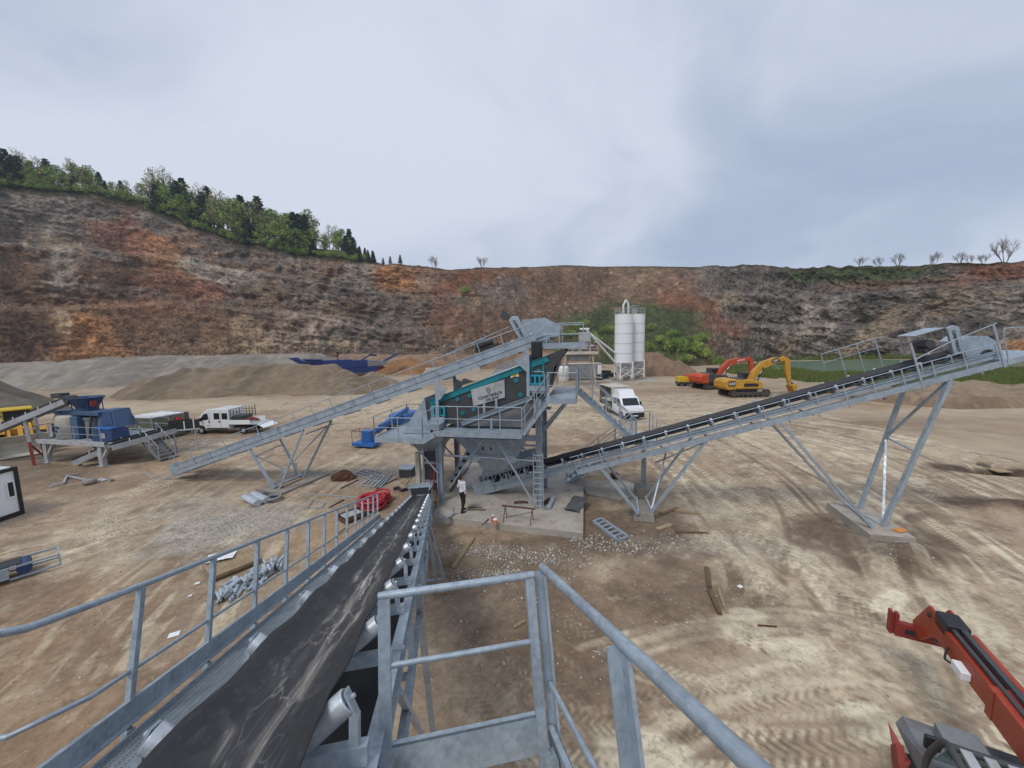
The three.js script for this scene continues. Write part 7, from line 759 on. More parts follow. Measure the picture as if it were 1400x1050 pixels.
const greens = [rgb(96, 112, 50), rgb(82, 104, 46), rgb(112, 122, 62), rgb(74, 92, 44)].map(c => c.map(v => v * 2.0)), pales = [rgb(128, 128, 84), rgb(116, 116, 74), rgb(104, 112, 66), rgb(130, 118, 86)].map(c => c.map(v => v * 1.7)), darks = [rgb(44, 60, 42), rgb(52, 66, 46), rgb(38, 54, 42)].map(c => c.map(v => v * 1.3));
const GRP = 'trees along the quarry rim';
// unit trees 10 m tall
const conif = [1, 2, 3].map(k => mk('conifer_tree', 'dark green conifer tree on the wooded quarry rim', 'tree', GRP, 40 + k, (t, R) => { meshOf('trunk', join([rod([0, -0.8, 0], [0, 9.6, 0], 0.2, 6, 0.03)]), barkMat, t); const cl = []; for (let y = 1.2; y < 9.8; y += 0.42) { const r = (1 - y / 10.4) * (1.9 + k * 0.25) + 0.15, n = 4 + Math.round(r * 3), o = R() * 6; for (let i = 0; i < n; i++) { const a = o + i / n * 6.28 + R() * 0.4, l = r * (0.55 + R() * 0.5); cl.push([Math.cos(a) * l * 0.7, y - l * 0.28, Math.sin(a) * l * 0.7, 0.22 + l * 0.28, 0.22]); } } meshOf('crown', leafCloud(cl, 55, 0.42, darks, R, 0.9), leafMat, t); }));
const broad = [1, 2, 3, 4].map(k => mk('broadleaf_tree', 'fresh green leafy tree on the wooded quarry rim', 'tree', GRP, 60 + k, (t, R) => { limbs(t, R, 8.5, 9, 2.6, 0.22); const cl = []; for (let i = 0; i < 30; i++) { const y = 2.5 + R() * 7.0, w = Math.sin(clamp((y - 1.2) / 9.2) * Math.PI) * 2.6, a = R() * 6.28, l = Math.sqrt(R()) * w; cl.push([Math.cos(a) * l, y, Math.sin(a) * l, 0.55 + R() * 0.75, 0.45 + R() * 0.55]); } meshOf('crown', leafCloud(cl, 48, 0.34, greens, R), leafMat, t); }));
const thin = [1, 2, 3].map(k => mk('budding_tree', 'slender pale tree with thin early leaves on the wooded quarry rim', 'tree', GRP, 80 + k, (t, R) => { limbs(t, R, 9.3, 14, 2.2, 0.16); const cl = []; for (let i = 0; i < 26; i++) { const y = 3 + R() * 6.8, w = Math.sin(clamp((y - 1) / 9.6) * Math.PI) * 1.9, a = R() * 6.28, l = Math.sqrt(R()) * w; cl.push([Math.cos(a) * l, y, Math.sin(a) * l, 0.5 + R() * 0.5, 0.6 + R() * 0.5]); } meshOf('crown', leafCloud(cl, 24, 0.26, pales, R), leafMat, t); }));
const bare = [1, 2].map(k => mk('bare_tree', 'leafless spreading tree standing alone on the right-hand quarry rim', 'tree', 'bare trees on the quarry rim', 100 + k, (t, R) => { const gs = [], tw = []; const grow = (p, d, l, r, n) => { const q = p.clone().addScaledVector(d, l); (n > 2 ? gs : tw).push(rod(p, q, Math.max(r, 0.02), n > 2 ? 5 : 3, Math.max(r * 0.6, 0.014))); if (n === 0) return; for (let i = 0; i < 3 + (n > 2 ? 1 : 0); i++) { const e = d.clone().multiplyScalar(1.7).add(V3((R() - 0.5) * 1.9, 0.15 + R() * 0.5, (R() - 0.5) * 1.9)).normalize(); grow(p.clone().lerp(q, 0.3 + R() * 0.7), e, l * (0.6 + R() * 0.2), r * 0.55, n - 1); } }; for (let i = 0; i < 3; i++) { const A = i * 2.1 + R(); grow(V3(Math.cos(A) * 0.2, -0.6, Math.sin(A) * 0.2), V3(Math.cos(A) * 0.35, 1, Math.sin(A) * 0.35).normalize(), 3.4, 0.11, 4); } { const bb = new THREE.Box3(); [...gs, ...tw].forEach(g => { g.computeBoundingBox(); bb.union(g.boundingBox); }); const f = 10 / bb.max.y; [...gs, ...tw].forEach(g => g.scale(f, f, f)); } meshOf('trunk', join(gs), barkMat, t); meshOf('crown', join(tw), S([0.26, 0.22, 0.18], { roughness: 0.95 }), t); }));
const bushes = [1, 2, 3].map(k => mk('bush', 'dense green bush growing on the brown soil bank', 'bush', 'bushes on the soil bank', 120 + k, (t, R) => { const cl = []; for (let i = 0; i < 16; i++) { const a = R() * 6.28, l = Math.sqrt(R()) * 3.4; cl.push([Math.cos(a) * l, 1.2 + R() * 3.2 * (1 - l / 5), Math.sin(a) * l, 0.9 + R() * 0.9, 0.8 + R() * 0.8]); } meshOf('stems', join([0, 1, 2, 3, 4].map(i => rod([0, -0.6, 0], [Math.cos(i * 1.26) * 1.8, 2.6, Math.sin(i * 1.26) * 1.8], 0.09, 4, 0.03))), barkMat, t); meshOf('foliage', leafCloud(cl, 40, 0.36, greens, R), leafMat, t); }));
const used = new Set();
function plant(proto, p, h, R, label, group, wide = 1) { let o; if (!used.has(proto)) { used.add(proto); o = proto; o.name = numbered(proto.name.replace(/_\d{3}$/, '')); } else { o = proto.clone(); o.name = numbered(proto.name.replace(/_\d{3}$/, '')); } o.userData = { ...(proto.own || (proto.own = { ...proto.userData })) }; o.userData.label = label || o.userData.label; const s = h / 10; if (group) o.userData.group = group; o.scale.set(s * wide, s, s * wide); o.position.copy(p); o.rotation.y = R() * 6.28; scene.add(o); return o; }
{
  const R = rng(77), hOf = px => px < 70 ? 36 : px < 150 ? 30 : px < 225 ? 20 : px < 330 ? 46 : px < 440 ? 48 : px < 490 ? 30 : px < 560 ? 13 : 10;
  for (let row = 0; row < 4; row++) for (let px = -60; px < 516; px += 6 + R() * 4.5) {
    const q = [0.02, 0.14, 0.26, 0.36][row], p = rimPoint(px + R() * 5, q); p.x += (R() - 0.5) * 3; p.z += (R() - 0.5) * 3; const d = Math.abs(p.z), hp = hOf(px) * (0.6 + R() * 0.55) * (row === 0 ? 0.75 : 1), h = hp * d / FOC * 0.95; if (px > 440 && row === 0) continue; if (px > 150 && px < 220 && row === 1) continue;
    let k = R(); const con = px < 60 ? 0.75 : px > 280 && px < 305 ? 0.5 : px > 345 && px < 362 ? 0.6 : px > 480 ? 0.8 : 0.10; if (k < con) plant(conif[Math.floor(R() * 3)], p, h * 1.05, R, null, null, 1.45); else if (R() < 0.36) plant(thin[Math.floor(R() * 3)], p, h * 1.08, R, null, null, 1.0); else plant(broad[Math.floor(R() * 4)], p, h * 0.92, R, null, null, 1.15);
  }
  for (let px = -40; px < 505; px += 9 + R() * 5) { const p = rimPoint(px + R() * 4, px > 150 && px < 230 ? 0.1 : 0.02); plant(bushes[Math.floor(R() * 3)], p, (12 + R() * 10) * Math.abs(p.z) / FOC * 1.25, R, 'low green thicket at the edge of the wooded quarry rim', 'thickets on the quarry rim', 0.9); }
  for (const [px, hp] of [[500, 15], [512, 13], [518, 16], [530, 9], [541, 10], [553, 12]]) { const p = rimPoint(px, 0.0); plant(conif[0], p, hp * Math.abs(p.z) / FOC, R, null, null, 1.5); }
  for (const [px, hp, lb] of [[600, 18, 'small leafless tree on the rim above the red soil notch'], [662, 15, 'small leafless tree on the rim above the green bush'], [1166, 13], [1190, 14], [1216, 18], [1262, 18], [1298, 16], [1312, 12], [1328, 13]]) { const p = rimPoint(px, 0.04); plant(bare[hp % 2], p, hp * Math.abs(p.z) / FOC * 1.1, R, lb || 'low leafless tree on the rim above the grey quarry face', 'bare trees on the quarry rim', 1.25); }
  { const p = rimPoint(1358, 0.02); plant(bare[0], p, 37 * Math.abs(p.z) / FOC, R, 'tall leafless tree standing on the red earth rim', 'bare trees on the quarry rim', 1.1); }
  { const p = wallPoint(635, 404); plant(bushes[0], p, 17 * Math.abs(p.z) / FOC * 2.0, R, 'lone round green bush high on the quarry face', 'bushes on the soil bank', 0.6); }
  for (const [px, py, hp] of [[925, 480, 30], [945, 485, 34], [965, 492, 26], [935, 497, 22], [905, 470, 20], [955, 470, 24], [975, 500, 18], [890, 452, 16], [865, 500, 14], [812, 470, 22], [830, 455, 18], [795, 450, 22], [780, 462, 18], [850, 448, 14], [885, 480, 22], [900, 495, 18], [920, 460, 16], [985, 497, 14], [845, 480, 18], [870, 430, 12], [760, 485, 14]]) { const p = wallPoint(px, py); plant(bushes[Math.floor(R() * 3)], p, hp * Math.abs(p.z) / FOC * 1.6, R, null, null, 0.85); }
  for (const [px, py, hp] of [[540, 482, 8], [560, 481, 9], [600, 480, 8], [1090, 505, 9], [1060, 503, 10]]) { const p = G(px, py + 6); plant(bushes[1], p, hp * Math.abs(p.z) / FOC * 1.6, R, 'low green shrub at the foot of the quarry face', 'shrubs at the foot of the wall', 1.6); }
}
// grass on the pond banks: blades joined, nobody could count them
{
  const R = rng(9), pos = [], col = []; const blade = (x, z, h) => { const y = groundH(x, z), a = R() * 6.28, w = 0.05 + R() * 0.07, c = mix3(rgb(92, 112, 48), rgb(126, 132, 66), R()).map(v => v * 0.85), dx = Math.cos(a), dz = Math.sin(a), l = (R() - 0.5) * h * 0.8; for (const [p, q] of [[-w, 0], [w, 0], [0, 1]]) { pos.push(x + dx * p + (q ? l : 0), y + q * h - 0.03, z + dz * p + (q ? l * 0.6 : 0)); col.push(...c); } };
  const region = (poly, n, h) => { const P = poly.map(p => G(...p)), b = new THREE.Box3().setFromPoints(P); const inside = (x, z) => { let c = false; for (let i = 0, j = P.length - 1; i < P.length; j = i++) if ((P[i].z > z) !== (P[j].z > z) && x < (P[j].x - P[i].x) * (z - P[i].z) / (P[j].z - P[i].z) + P[i].x) c = !c; return c; }; let k = 0, tries = 0; while (k < n && tries++ < n * 12) { const x = lerp(b.min.x, b.max.x, R()), z = lerp(b.min.z, b.max.z, R()); if (!inside(x, z)) continue; const d = fbm(x * 0.15, z * 0.15, 3); if (d < 0.38) continue; const tuft = 6; for (let i = 0; i < tuft; i++) blade(x + (R() - 0.5) * 0.8, z + (R() - 0.5) * 0.8, h * (0.5 + R()) * (0.6 + d)); k += tuft; } };
  region([[1075, 506], [1120, 513], [1215, 513], [1300, 509], [1400, 508], [1500, 503], [1500, 530], [1400, 537], [1300, 534], [1200, 529], [1120, 527], [1060, 515]], 60000, 0.75); region([[985, 500], [1075, 497], [1085, 508], [1060, 519], [1000, 512]], 14000, 0.7); region([[1085, 493], [1240, 491], [1400, 491], [1400, 489], [1085, 489.5]], 6000, 1.2);
  const g = new THREE.BufferGeometry(); g.setAttribute('position', new THREE.Float32BufferAttribute(pos, 3)); g.setAttribute('color', new THREE.Float32BufferAttribute(col, 3)); g.computeVertexNormals(); const m = new THREE.Mesh(g, leafMat); m.name = 'bank_grass'; m.castShadow = m.receiveShadow = true; m.userData = { kind: 'stuff', label: 'tall green grass on the banks of the pond', category: 'grass' }; scene.add(m);
}

// ---------------------------------------------------------------- the man on the slab
function sdfMesh(fn, b0, b1, res) { // marching cubes over a box
  const mc = new MarchingCubes(res, new THREE.MeshBasicMaterial(), false, false, 400000); mc.isolation = 0; const c = b0.clone().add(b1).multiplyScalar(0.5), hs = b1.clone().sub(b0).multiplyScalar(0.5), n = mc.size, h = n / 2, p = V3();
  for (let k = 0; k < n; k++) for (let j = 0; j < n; j++) for (let i = 0; i < n; i++) { p.set(c.x + (i - h) / h * hs.x, c.y + (j - h) / h * hs.y, c.z + (k - h) / h * hs.z); mc.field[k * n * n + j * n + i] = -fn(p); }
  mc.update(); const cnt = mc.count, pa = new Float32Array(cnt * 3); for (let i = 0; i < cnt; i++) { pa[3 * i] = c.x + mc.positionArray[3 * i] * hs.x; pa[3 * i + 1] = c.y + mc.positionArray[3 * i + 1] * hs.y; pa[3 * i + 2] = c.z + mc.positionArray[3 * i + 2] * hs.z; }
  let g = new THREE.BufferGeometry(); g.setAttribute('position', new THREE.BufferAttribute(pa, 3)); g = mergeVertices(g, 1e-4); g.computeVertexNormals(); return g;
}
const capsule = (p, a, b, ra, rb) => { const ax = b.x - a.x, ay = b.y - a.y, az = b.z - a.z, px = p.x - a.x, py = p.y - a.y, pz = p.z - a.z; const t = clamp((px * ax + py * ay + pz * az) / (ax * ax + ay * ay + az * az + 1e-9)); return Math.hypot(px - ax * t, py - ay * t, pz - az * t) - lerp(ra, rb, t); };
const smin = (a, b, k) => { const h = clamp(0.5 + 0.5 * (b - a) / k); return b + (a - b) * h - k * h * (1 - h); };
{
  const t = thing('person', 'person in a white shirt and black trousers looking up at the screening tower', 'person', G(633.5, 699, 0.28), yawTo(0.75, -0.66)); // +x is where the body faces
  const j = { hipL: V3(-0.02, 0.93, -0.09), hipR: V3(-0.02, 0.93, 0.09), kneeL: V3(0.05, 0.5, -0.10), kneeR: V3(-0.03, 0.5, 0.12), ankL: V3(0.04, 0.08, -0.11), ankR: V3(-0.16, 0.08, 0.13), pel: V3(-0.02, 0.98, 0), waist: V3(0.0, 1.12, 0), chest: V3(-0.02, 1.32, 0), neck: V3(-0.03, 1.48, 0), head: V3(-0.02, 1.63, 0), shL: V3(-0.03, 1.42, -0.19), shR: V3(-0.03, 1.42, 0.19), elL: V3(-0.06, 1.15, -0.27), elR: V3(-0.07, 1.14, 0.27), wrL: V3(0.12, 0.98, -0.22), wrR: V3(-0.01, 0.90, 0.25) };
  const legs = (p, e) => { let d = 9; for (const s of ['L', 'R']) { d = smin(d, capsule(p, j['hip' + s], j['knee' + s], 0.095 + e, 0.062 + e), 0.03); d = smin(d, capsule(p, j['knee' + s], j['ank' + s], 0.06 + e, 0.042 + e), 0.02); } return d; };
  const ell = (p, c, rx, ry, rz) => { const x = (p.x - c.x) / rx, y = (p.y - c.y) / ry, z = (p.z - c.z) / rz, l = Math.hypot(x, y, z); return (l - 1) * Math.min(rx, ry, rz); };
  const torso = (p, e) => { let d = ell(p, j.pel, 0.12 + e, 0.15, 0.165 + e); d = smin(d, ell(p, j.waist, 0.105 + e, 0.2, 0.145 + e), 0.06); d = smin(d, ell(p, j.chest, 0.115 + e, 0.22, 0.175 + e), 0.06); d = smin(d, capsule(p, j.shL, j.shR, 0.06 + e, 0.06 + e), 0.06); return d; };
  const arms = (p, e) => { let d = 9; for (const s of ['L', 'R']) { d = smin(d, capsule(p, j['sh' + s], j['el' + s], 0.05 + e, 0.04 + e), 0.03); d = smin(d, capsule(p, j['el' + s], j['wr' + s], 0.04 + e, 0.027 + e), 0.02); } return d; };
  const headD = p => { let d = ell(p, V3(-0.02, 1.66, 0), 0.098, 0.125, 0.078); d = smin(d, ell(p, V3(0.035, 1.62, 0), 0.062, 0.085, 0.058), 0.03); d = smin(d, capsule(p, V3(0.10, 1.655, 0), V3(0.112, 1.635, 0), 0.012, 0.016), 0.012); for (const s of [-1, 1]) { d = smin(d, ell(p, V3(-0.03, 1.645, s * 0.08), 0.02, 0.03, 0.012), 0.008); d = Math.max(d, 0.008 - Math.hypot(p.x - 0.093, p.y - 1.672, p.z - s * 0.03)); } d = Math.max(d, 0.006 - Math.hypot(p.x - 0.096, p.y - 1.592, p.z * 0.35)); return d; };
  const tilt = 0.38, hp = V3(-0.03, 1.5, 0), rotH = p => { const x = p.x - hp.x, y = p.y - hp.y; return V3(hp.x + x * Math.cos(tilt) + y * Math.sin(tilt), hp.y - x * Math.sin(tilt) + y * Math.cos(tilt), p.z); };
  const hand = (w, d0, side) => p => { const dir = d0.clone().normalize(), f = V3(1, 0, 0).addScaledVector(dir, -dir.x).normalize(), o = dir.clone().cross(f); let d = capsule(p, w, w.clone().addScaledVector(dir, 0.08), 0.024, 0.03); for (let i = 0; i < 4; i++) { const b = w.clone().addScaledVector(dir, 0.085).addScaledVector(f, (i - 1.5) * 0.019), L = [0.036, 0.042, 0.04, 0.03][i], m = b.clone().addScaledVector(dir, L), e = m.clone().addScaledVector(dir, L * 0.7).addScaledVector(o, side * -0.022); d = smin(d, capsule(p, b, m, 0.0085, 0.008), 0.004); d = smin(d, capsule(p, m, e, 0.008, 0.0068), 0.004); } const tb = w.clone().addScaledVector(dir, 0.03).addScaledVector(f, 0.028); d = smin(d, capsule(p, tb, tb.clone().addScaledVector(dir, 0.045).addScaledVector(f, 0.022), 0.011, 0.008), 0.008); return d; };
  const skin = S([0.40, 0.235, 0.16], { roughness: 0.55 }); const dL = j.wrL.clone().sub(j.elL), dR = j.wrR.clone().sub(j.elR);
  const bodyF = p => smin(smin(smin(torso(p, -0.012), legs(p, -0.012), 0.04), arms(p, -0.008), 0.03), capsule(p, j.neck.clone().setY(1.44), V3(-0.03, 1.56, 0), 0.055, 0.05), 0.04);
  const g0 = sdfMesh(bodyF, V3(-0.4, -0.02, -0.42), V3(0.4, 1.62, 0.42), 84), hL = sdfMesh(hand(j.wrL, dL, -1), j.wrL.clone().add(V3(-0.2, -0.2, -0.2)), j.wrL.clone().add(V3(0.2, 0.2, 0.2)), 90), hR = sdfMesh(hand(j.wrR, dR, 1), j.wrR.clone().add(V3(-0.2, -0.2, -0.2)), j.wrR.clone().add(V3(0.2, 0.2, 0.2)), 90), hd = sdfMesh(p => headD(rotH(p)), V3(-0.2, 1.46, -0.15), V3(0.18, 1.84, 0.15), 84);
  meshOf('body', join([g0, hL, hR, hd]), skin, t);
  meshOf('hair', sdfMesh(p => { const q = rotH(p); let d = ell(q, V3(-0.028, 1.675, 0), 0.108, 0.128, 0.088); d = Math.max(d, q.x - 0.045 + (1.7 - q.y) * 0.9, 1.60 - q.y - (q.x < -0.05 ? 0.05 : 0)); return d; }, V3(-0.22, 1.46, -0.15), V3(0.18, 1.86, 0.15), 64), S([0.035, 0.022, 0.016], { roughness: 0.8 }), t);
  meshOf('shirt', sdfMesh(p => { let d = smin(torso(p, 0.014), arms(p, 0.012), 0.03); d += (fbm(p.y * 14 + p.z * 6, p.x * 12, 2) - 0.5) * 0.012; d = Math.max(d, 0.93 - p.y, p.y - 1.50 + Math.abs(p.z) * 0.15); for (const s of ['L', 'R']) { const w = j['wr' + s], e = w.clone().sub(j['el' + s]).normalize(); d = Math.max(d, V3().copy(p).sub(w).dot(e) < 0.2 && p.distanceTo(w) < 0.3 && Math.abs(p.z) > 0.17 ? V3().copy(p).sub(w).dot(e) : -1); } return d; }, V3(-0.4, 0.86, -0.42), V3(0.4, 1.56, 0.42), 80), S([0.66, 0.66, 0.70], { roughness: 0.85 }), t);
  meshOf('trousers', sdfMesh(p => { let d = smin(legs(p, 0.012), ell(p, j.pel, 0.132, 0.16, 0.178), 0.05); d += (fbm(p.y * 9, p.x * 9 + p.z * 9, 2) - 0.5) * 0.016; return Math.max(d, 0.06 - p.y, p.y - 1.03); }, V3(-0.4, 0.0, -0.4), V3(0.4, 1.1, 0.4), 80), S([0.014, 0.014, 0.016], { roughness: 0.85 }), t);
  for (const s of ['L', 'R']) { const a = j['ank' + s]; meshOf('shoe', sdfMesh(p => Math.max(smin(capsule(p, V3(a.x - 0.04, 0.045, a.z), V3(a.x + 0.16, 0.035, a.z * 1.15), 0.045, 0.04), capsule(p, V3(a.x, 0.1, a.z), V3(a.x, 0.05, a.z), 0.042, 0.045), 0.03), -p.y + 0.002), V3(a.x - 0.15, -0.03, a.z - 0.12), V3(a.x + 0.27, 0.18, a.z + 0.12), 40), M.black, t); }
}
// ---------------------------------------------------------------- loose things in the yard
const yawPx = (a, b) => { const p = G(...a), q = G(...b); return yawTo(q.x - p.x, q.z - p.z); };
function lying(name, label, cat, a, b, w, h, mat, group, lift = 0, bev = 0.004) { const p = T3(Array.isArray(a) ? G(...a) : a), q = T3(Array.isArray(b) ? G(...b) : b), L = p.distanceTo(q), m = p.clone().lerp(q, 0.5); m.y += groundH(m.x, m.z) * (p.y < 0.05 ? 1 : 0) + h / 2 + lift + 0.01; return solo(name, [new RoundedBoxGeometry(L, h, w, 1, Math.min(bev, h / 3))], mat, label, cat, m, yawTo(q.x - p.x, q.z - p.z), group); }
// timber
lying('timber_plank', 'pale square timber lying in front of the concrete slab', 'plank', [620, 776], [648, 735], 0.14, 0.09, M.wood);
lying('timber_plank', 'weathered timber resting across another beside the conveyor footing', 'plank', [902, 703], [925, 696], 0.16, 0.12, M.wood, undefined, 0.03); lying('timber_plank', 'long pale timber whose end lies under the weathered one', 'plank', [922, 698], [955, 702], 0.14, 0.09, M.woodL); lying('timber_plank', 'short pale plank on dark soil near the ladder section', 'plank', [898, 724], [918, 717], 0.2, 0.06, M.woodL); lying('timber_plank', 'thin grey plank half sunk in the soil by the gravel', 'plank', [924, 727], [967, 729], 0.12, 0.05, M.woodD);
lying('timber_post', 'dark weathered post lying on the track, upper of two end to end', 'post', [966, 778], [970, 804], 0.14, 0.12, M.woodD); lying('timber_post', 'dark weathered post lying on the track, lower of two end to end', 'post', [970, 808], [984, 840], 0.13, 0.11, M.woodD); lying('timber_plank', 'faded plank sunk beside the two dark posts', 'plank', [981, 800], [994, 838], 0.1, 0.03, M.wood);
lying('timber_plank', 'short board end beside the gate railing', 'plank', [702, 858], [718, 849], 0.1, 0.04, M.wood); lying('iron_bar', 'short rusty bar lying on the pale track', 'bar', [1036, 855], [1062, 857], 0.04, 0.03, M.rust);
lying('timber_plank', 'pale plank standing out under the walkway posts of the near conveyor', 'plank', [446, 742], [470, 722], 0.16, 0.05, M.woodL); lying('timber_plank', 'pale board leaning near the chute legs', 'plank', [553, 663], [562, 653], 0.12, 0.05, M.woodL); lying('timber_plank', 'brown board on the footing of the feed conveyor', 'plank', G(382, 667, 0.12), G(411, 655, 0.12), 0.25, 0.06, M.wood); lying('timber_plank', 'thin board in front of the feed conveyor footing', 'plank', [350, 675], [372, 672], 0.1, 0.04, M.wood);
lying('steel_channel', 'long thin steel bar lying between the red coil and the frames', 'bar', [420, 675], [492, 680], 0.05, 0.04, M.galv); lying('steel_channel', 'dark steel bar beside the steel frames', 'bar', [466, 668], [490, 656], 0.07, 0.05, M.dgrey); lying('steel_channel', 'dark steel bar pointing at the red coil', 'bar', [450, 694], [470, 683], 0.07, 0.05, M.dgrey); lying('steel_channel', 'dark steel bar right of the steel frames', 'bar', [515, 668], [543, 654], 0.07, 0.05, M.dgrey);
solo('wood_post', [rbox(-0.06, 0.06, 0, 0.75, -0.06, 0.06, 0.01)], M.woodL, 'short pale post standing at the end of the feed conveyor footing', 'post', G(405, 650, 0.1));
// ladder-like walkway section on the soil
function frameThing(name, label, cat, cs, nr, mat, w = 0.06, lift = 0.05, mids = 0) { // four photo corners, rungs between the long sides
  const P = cs.map(c => { const p = G(...c); p.y = groundH(p.x, p.z) + lift; return p; }), o = P[0].clone().setY(0), t = thing(name, label, cat, o), L = P.map(p => p.clone().sub(o)); part('side_rail', beam(L[0], L[1], w, w * 1.5), mat, t); part('side_rail', beam(L[3], L[2], w, w * 1.5), mat, t); for (let i = 0; i <= nr; i++) part('rung', beam(L[0].clone().lerp(L[1], i / nr), L[3].clone().lerp(L[2], i / nr), w * 0.8, w), mat, t); for (let i = 1; i <= mids; i++) part('inner_bar', beam(L[0].clone().lerp(L[3], i / (mids + 1)), L[1].clone().lerp(L[2], i / (mids + 1)), w * 0.6, w * 0.8), mat, t); return t; }
frameThing('stair_section', 'galvanised stair section lying on the soil in front of the conveyor footing', 'stairs', [[811, 715], [844, 741], [858, 736], [822, 711]], 6, M.galv, 0.09, 0.08);
frameThing('rail_panel', 'rectangular light steel rail panel lying on the gravel behind the red coil', 'frame', [[494, 664], [512, 650], [526, 652], [512, 666]], 2, M.galv, 0.06, 0.05, 2); frameThing('rail_panel', 'dark steel rail panel lying flat behind the light one', 'frame', [[484, 649], [498, 642], [521, 646], [503, 654]], 3, M.galv, 0.05, 0.04, 1); frameThing('rail_panel', 'narrow steel rail panel lying nearest the grey box', 'frame', [[516, 666], [534, 649], [537, 648], [520, 667]], 1, M.galv, 0.05, 0.05); frameThing('rail_panel', 'thin small rail panel lying on gravel beside the railing', 'frame', [[420, 694], [428, 684], [445, 687], [440, 694]], 1, M.galv, 0.04, 0.03);
// bent pale rails near the crusher
{ const t = thing('bent_rail', 'bent pale rails lying on the dirt in front of the crusher table', 'rail', G(92, 655)); const o = t.position, q = (px, py) => { const p = G(px, py, 0.08); return p.sub(V3(o.x, 0, o.z)); }; part('bar', beam(q(68, 665), q(87, 660), 0.08, 0.08), M.lgrey, t); part('bar', beam(q(87, 660), q(92, 650), 0.08, 0.08), M.lgrey, t); part('bar', beam(q(93, 650), q(107, 647), 0.08, 0.08), M.lgrey, t); part('bar', beam(q(93, 651), q(118, 656), 0.08, 0.08), M.lgrey, t); }
solo('boulder', (() => { const g = new THREE.IcosahedronGeometry(0.34, 3), p = g.attributes.position; for (let i = 0; i < p.count; i++) { const k = 0.8 + 0.4 * fbm(p.getX(i) * 3 + 9, p.getY(i) * 3 + p.getZ(i) * 2, 3); p.setXYZ(i, p.getX(i) * k, p.getY(i) * k * 0.6, p.getZ(i) * k); } g.computeVertexNormals(); return g; })(), M.concD, 'pale boulder at the end of the bent rails', 'stone', G(122, 658, 0.15)); lying('metal_plate', 'light blue metal plate on the dirt beside the boulder', 'plate', [136, 657], [144, 655], 0.7, 0.06, M.pipeG); lying('metal_plate', 'small dark plate on the dirt right of the light blue plate', 'plate', [151, 657], [156, 656], 0.4, 0.04, M.dgrey);
lying('timber_beam', 'pale timber beam lying between the legs of the crusher table', 'plank', [72, 634], [110, 637], 0.2, 0.14, M.wood);
// pipe pieces poured in a heap: short galvanised idler tubes
{ const R = rng(31), proto = join(rollerGeo(V3(-0.2, 0, 0), V3(0.2, 0, 0), 0.05, 12)), c0 = G(298, 823), c1 = G(385, 770); for (let i = 0; i < 95; i++) { const f = R(), w = (1 - Math.abs(f - 0.4)) * 0.75, p = c0.clone().lerp(c1, f); const side = (R() - 0.5) * 2 * w; const nx = -(c1.z - c0.z), nz = c1.x - c0.x, l = Math.hypot(nx, nz); p.x += nx / l * side * 0.8; p.z += nz / l * side * 0.8; const lay = Math.abs(side) < 0.35 ? Math.floor(R() * 3) : 0; const m = new THREE.Mesh(proto, M.pipeG); m.name = numbered('idler_tube'); m.position.set(p.x, groundH(p.x, p.z) + 0.06 + lay * 0.10, p.z); m.rotation.set((R() - 0.5) * 0.3, 1.9 + (R() - 0.5) * 1.1, (R() - 0.5) * 0.3, 'YXZ'); m.castShadow = m.receiveShadow = true; m.userData = { label: 'short galvanised tube in the spilled heap beside the wooden board', category: 'tube', group: 'spilled heap of galvanised tubes' }; scene.add(m); } }
{ const t = thing('wooden_board', 'wide worn wooden board lying beside the spilled tubes', 'board', G(318, 775), yawPx([296, 768], [318, 792])); part('board', rbox(-0.62, 0.62, 0.1, 0.22, -0.75, 0.75, 0.01), M.wood, t); part('batten', rbox(-0.6, -0.5, 0.0, 0.1, -0.7, 0.7, 0.01), M.woodD, t); part('batten', rbox(0.5, 0.6, 0.0, 0.1, -0.7, 0.7, 0.01), M.woodD, t); solo('crumpled_sheet', (() => { const g = new THREE.PlaneGeometry(0.9, 0.6, 14, 10).rotateX(-Math.PI / 2), p = g.attributes.position; for (let i = 0; i < p.count; i++) p.setY(i, 0.05 + 0.09 * fbm(p.getX(i) * 5, p.getZ(i) * 5, 3)); g.computeVertexNormals(); return g; })(), M.white, 'crumpled white sheet lying on the wooden board', 'sheet', G(302, 764, 0.2), 0.4); }
// papers and scraps
for (const [px, py, s, lb] of [[238, 867, 0.26, 'white paper scrap lying on the dirt beyond the near handrail'], [270, 798, 0.14, 'small pale scrap between the board and the handrail'], [260, 815, 0.1, 'tiny pale scrap on the dirt beyond the handrail'], [1012, 801, 0.16, 'white paper scrap right of the dark posts']]) solo('paper_scrap', [box(s, 0.012, s * 0.8, 0, 0.02, 0, 0, 0.5)], M.white, lb, 'scrap', G(px, py).setY(groundH(G(px, py).x, G(px, py).z)));
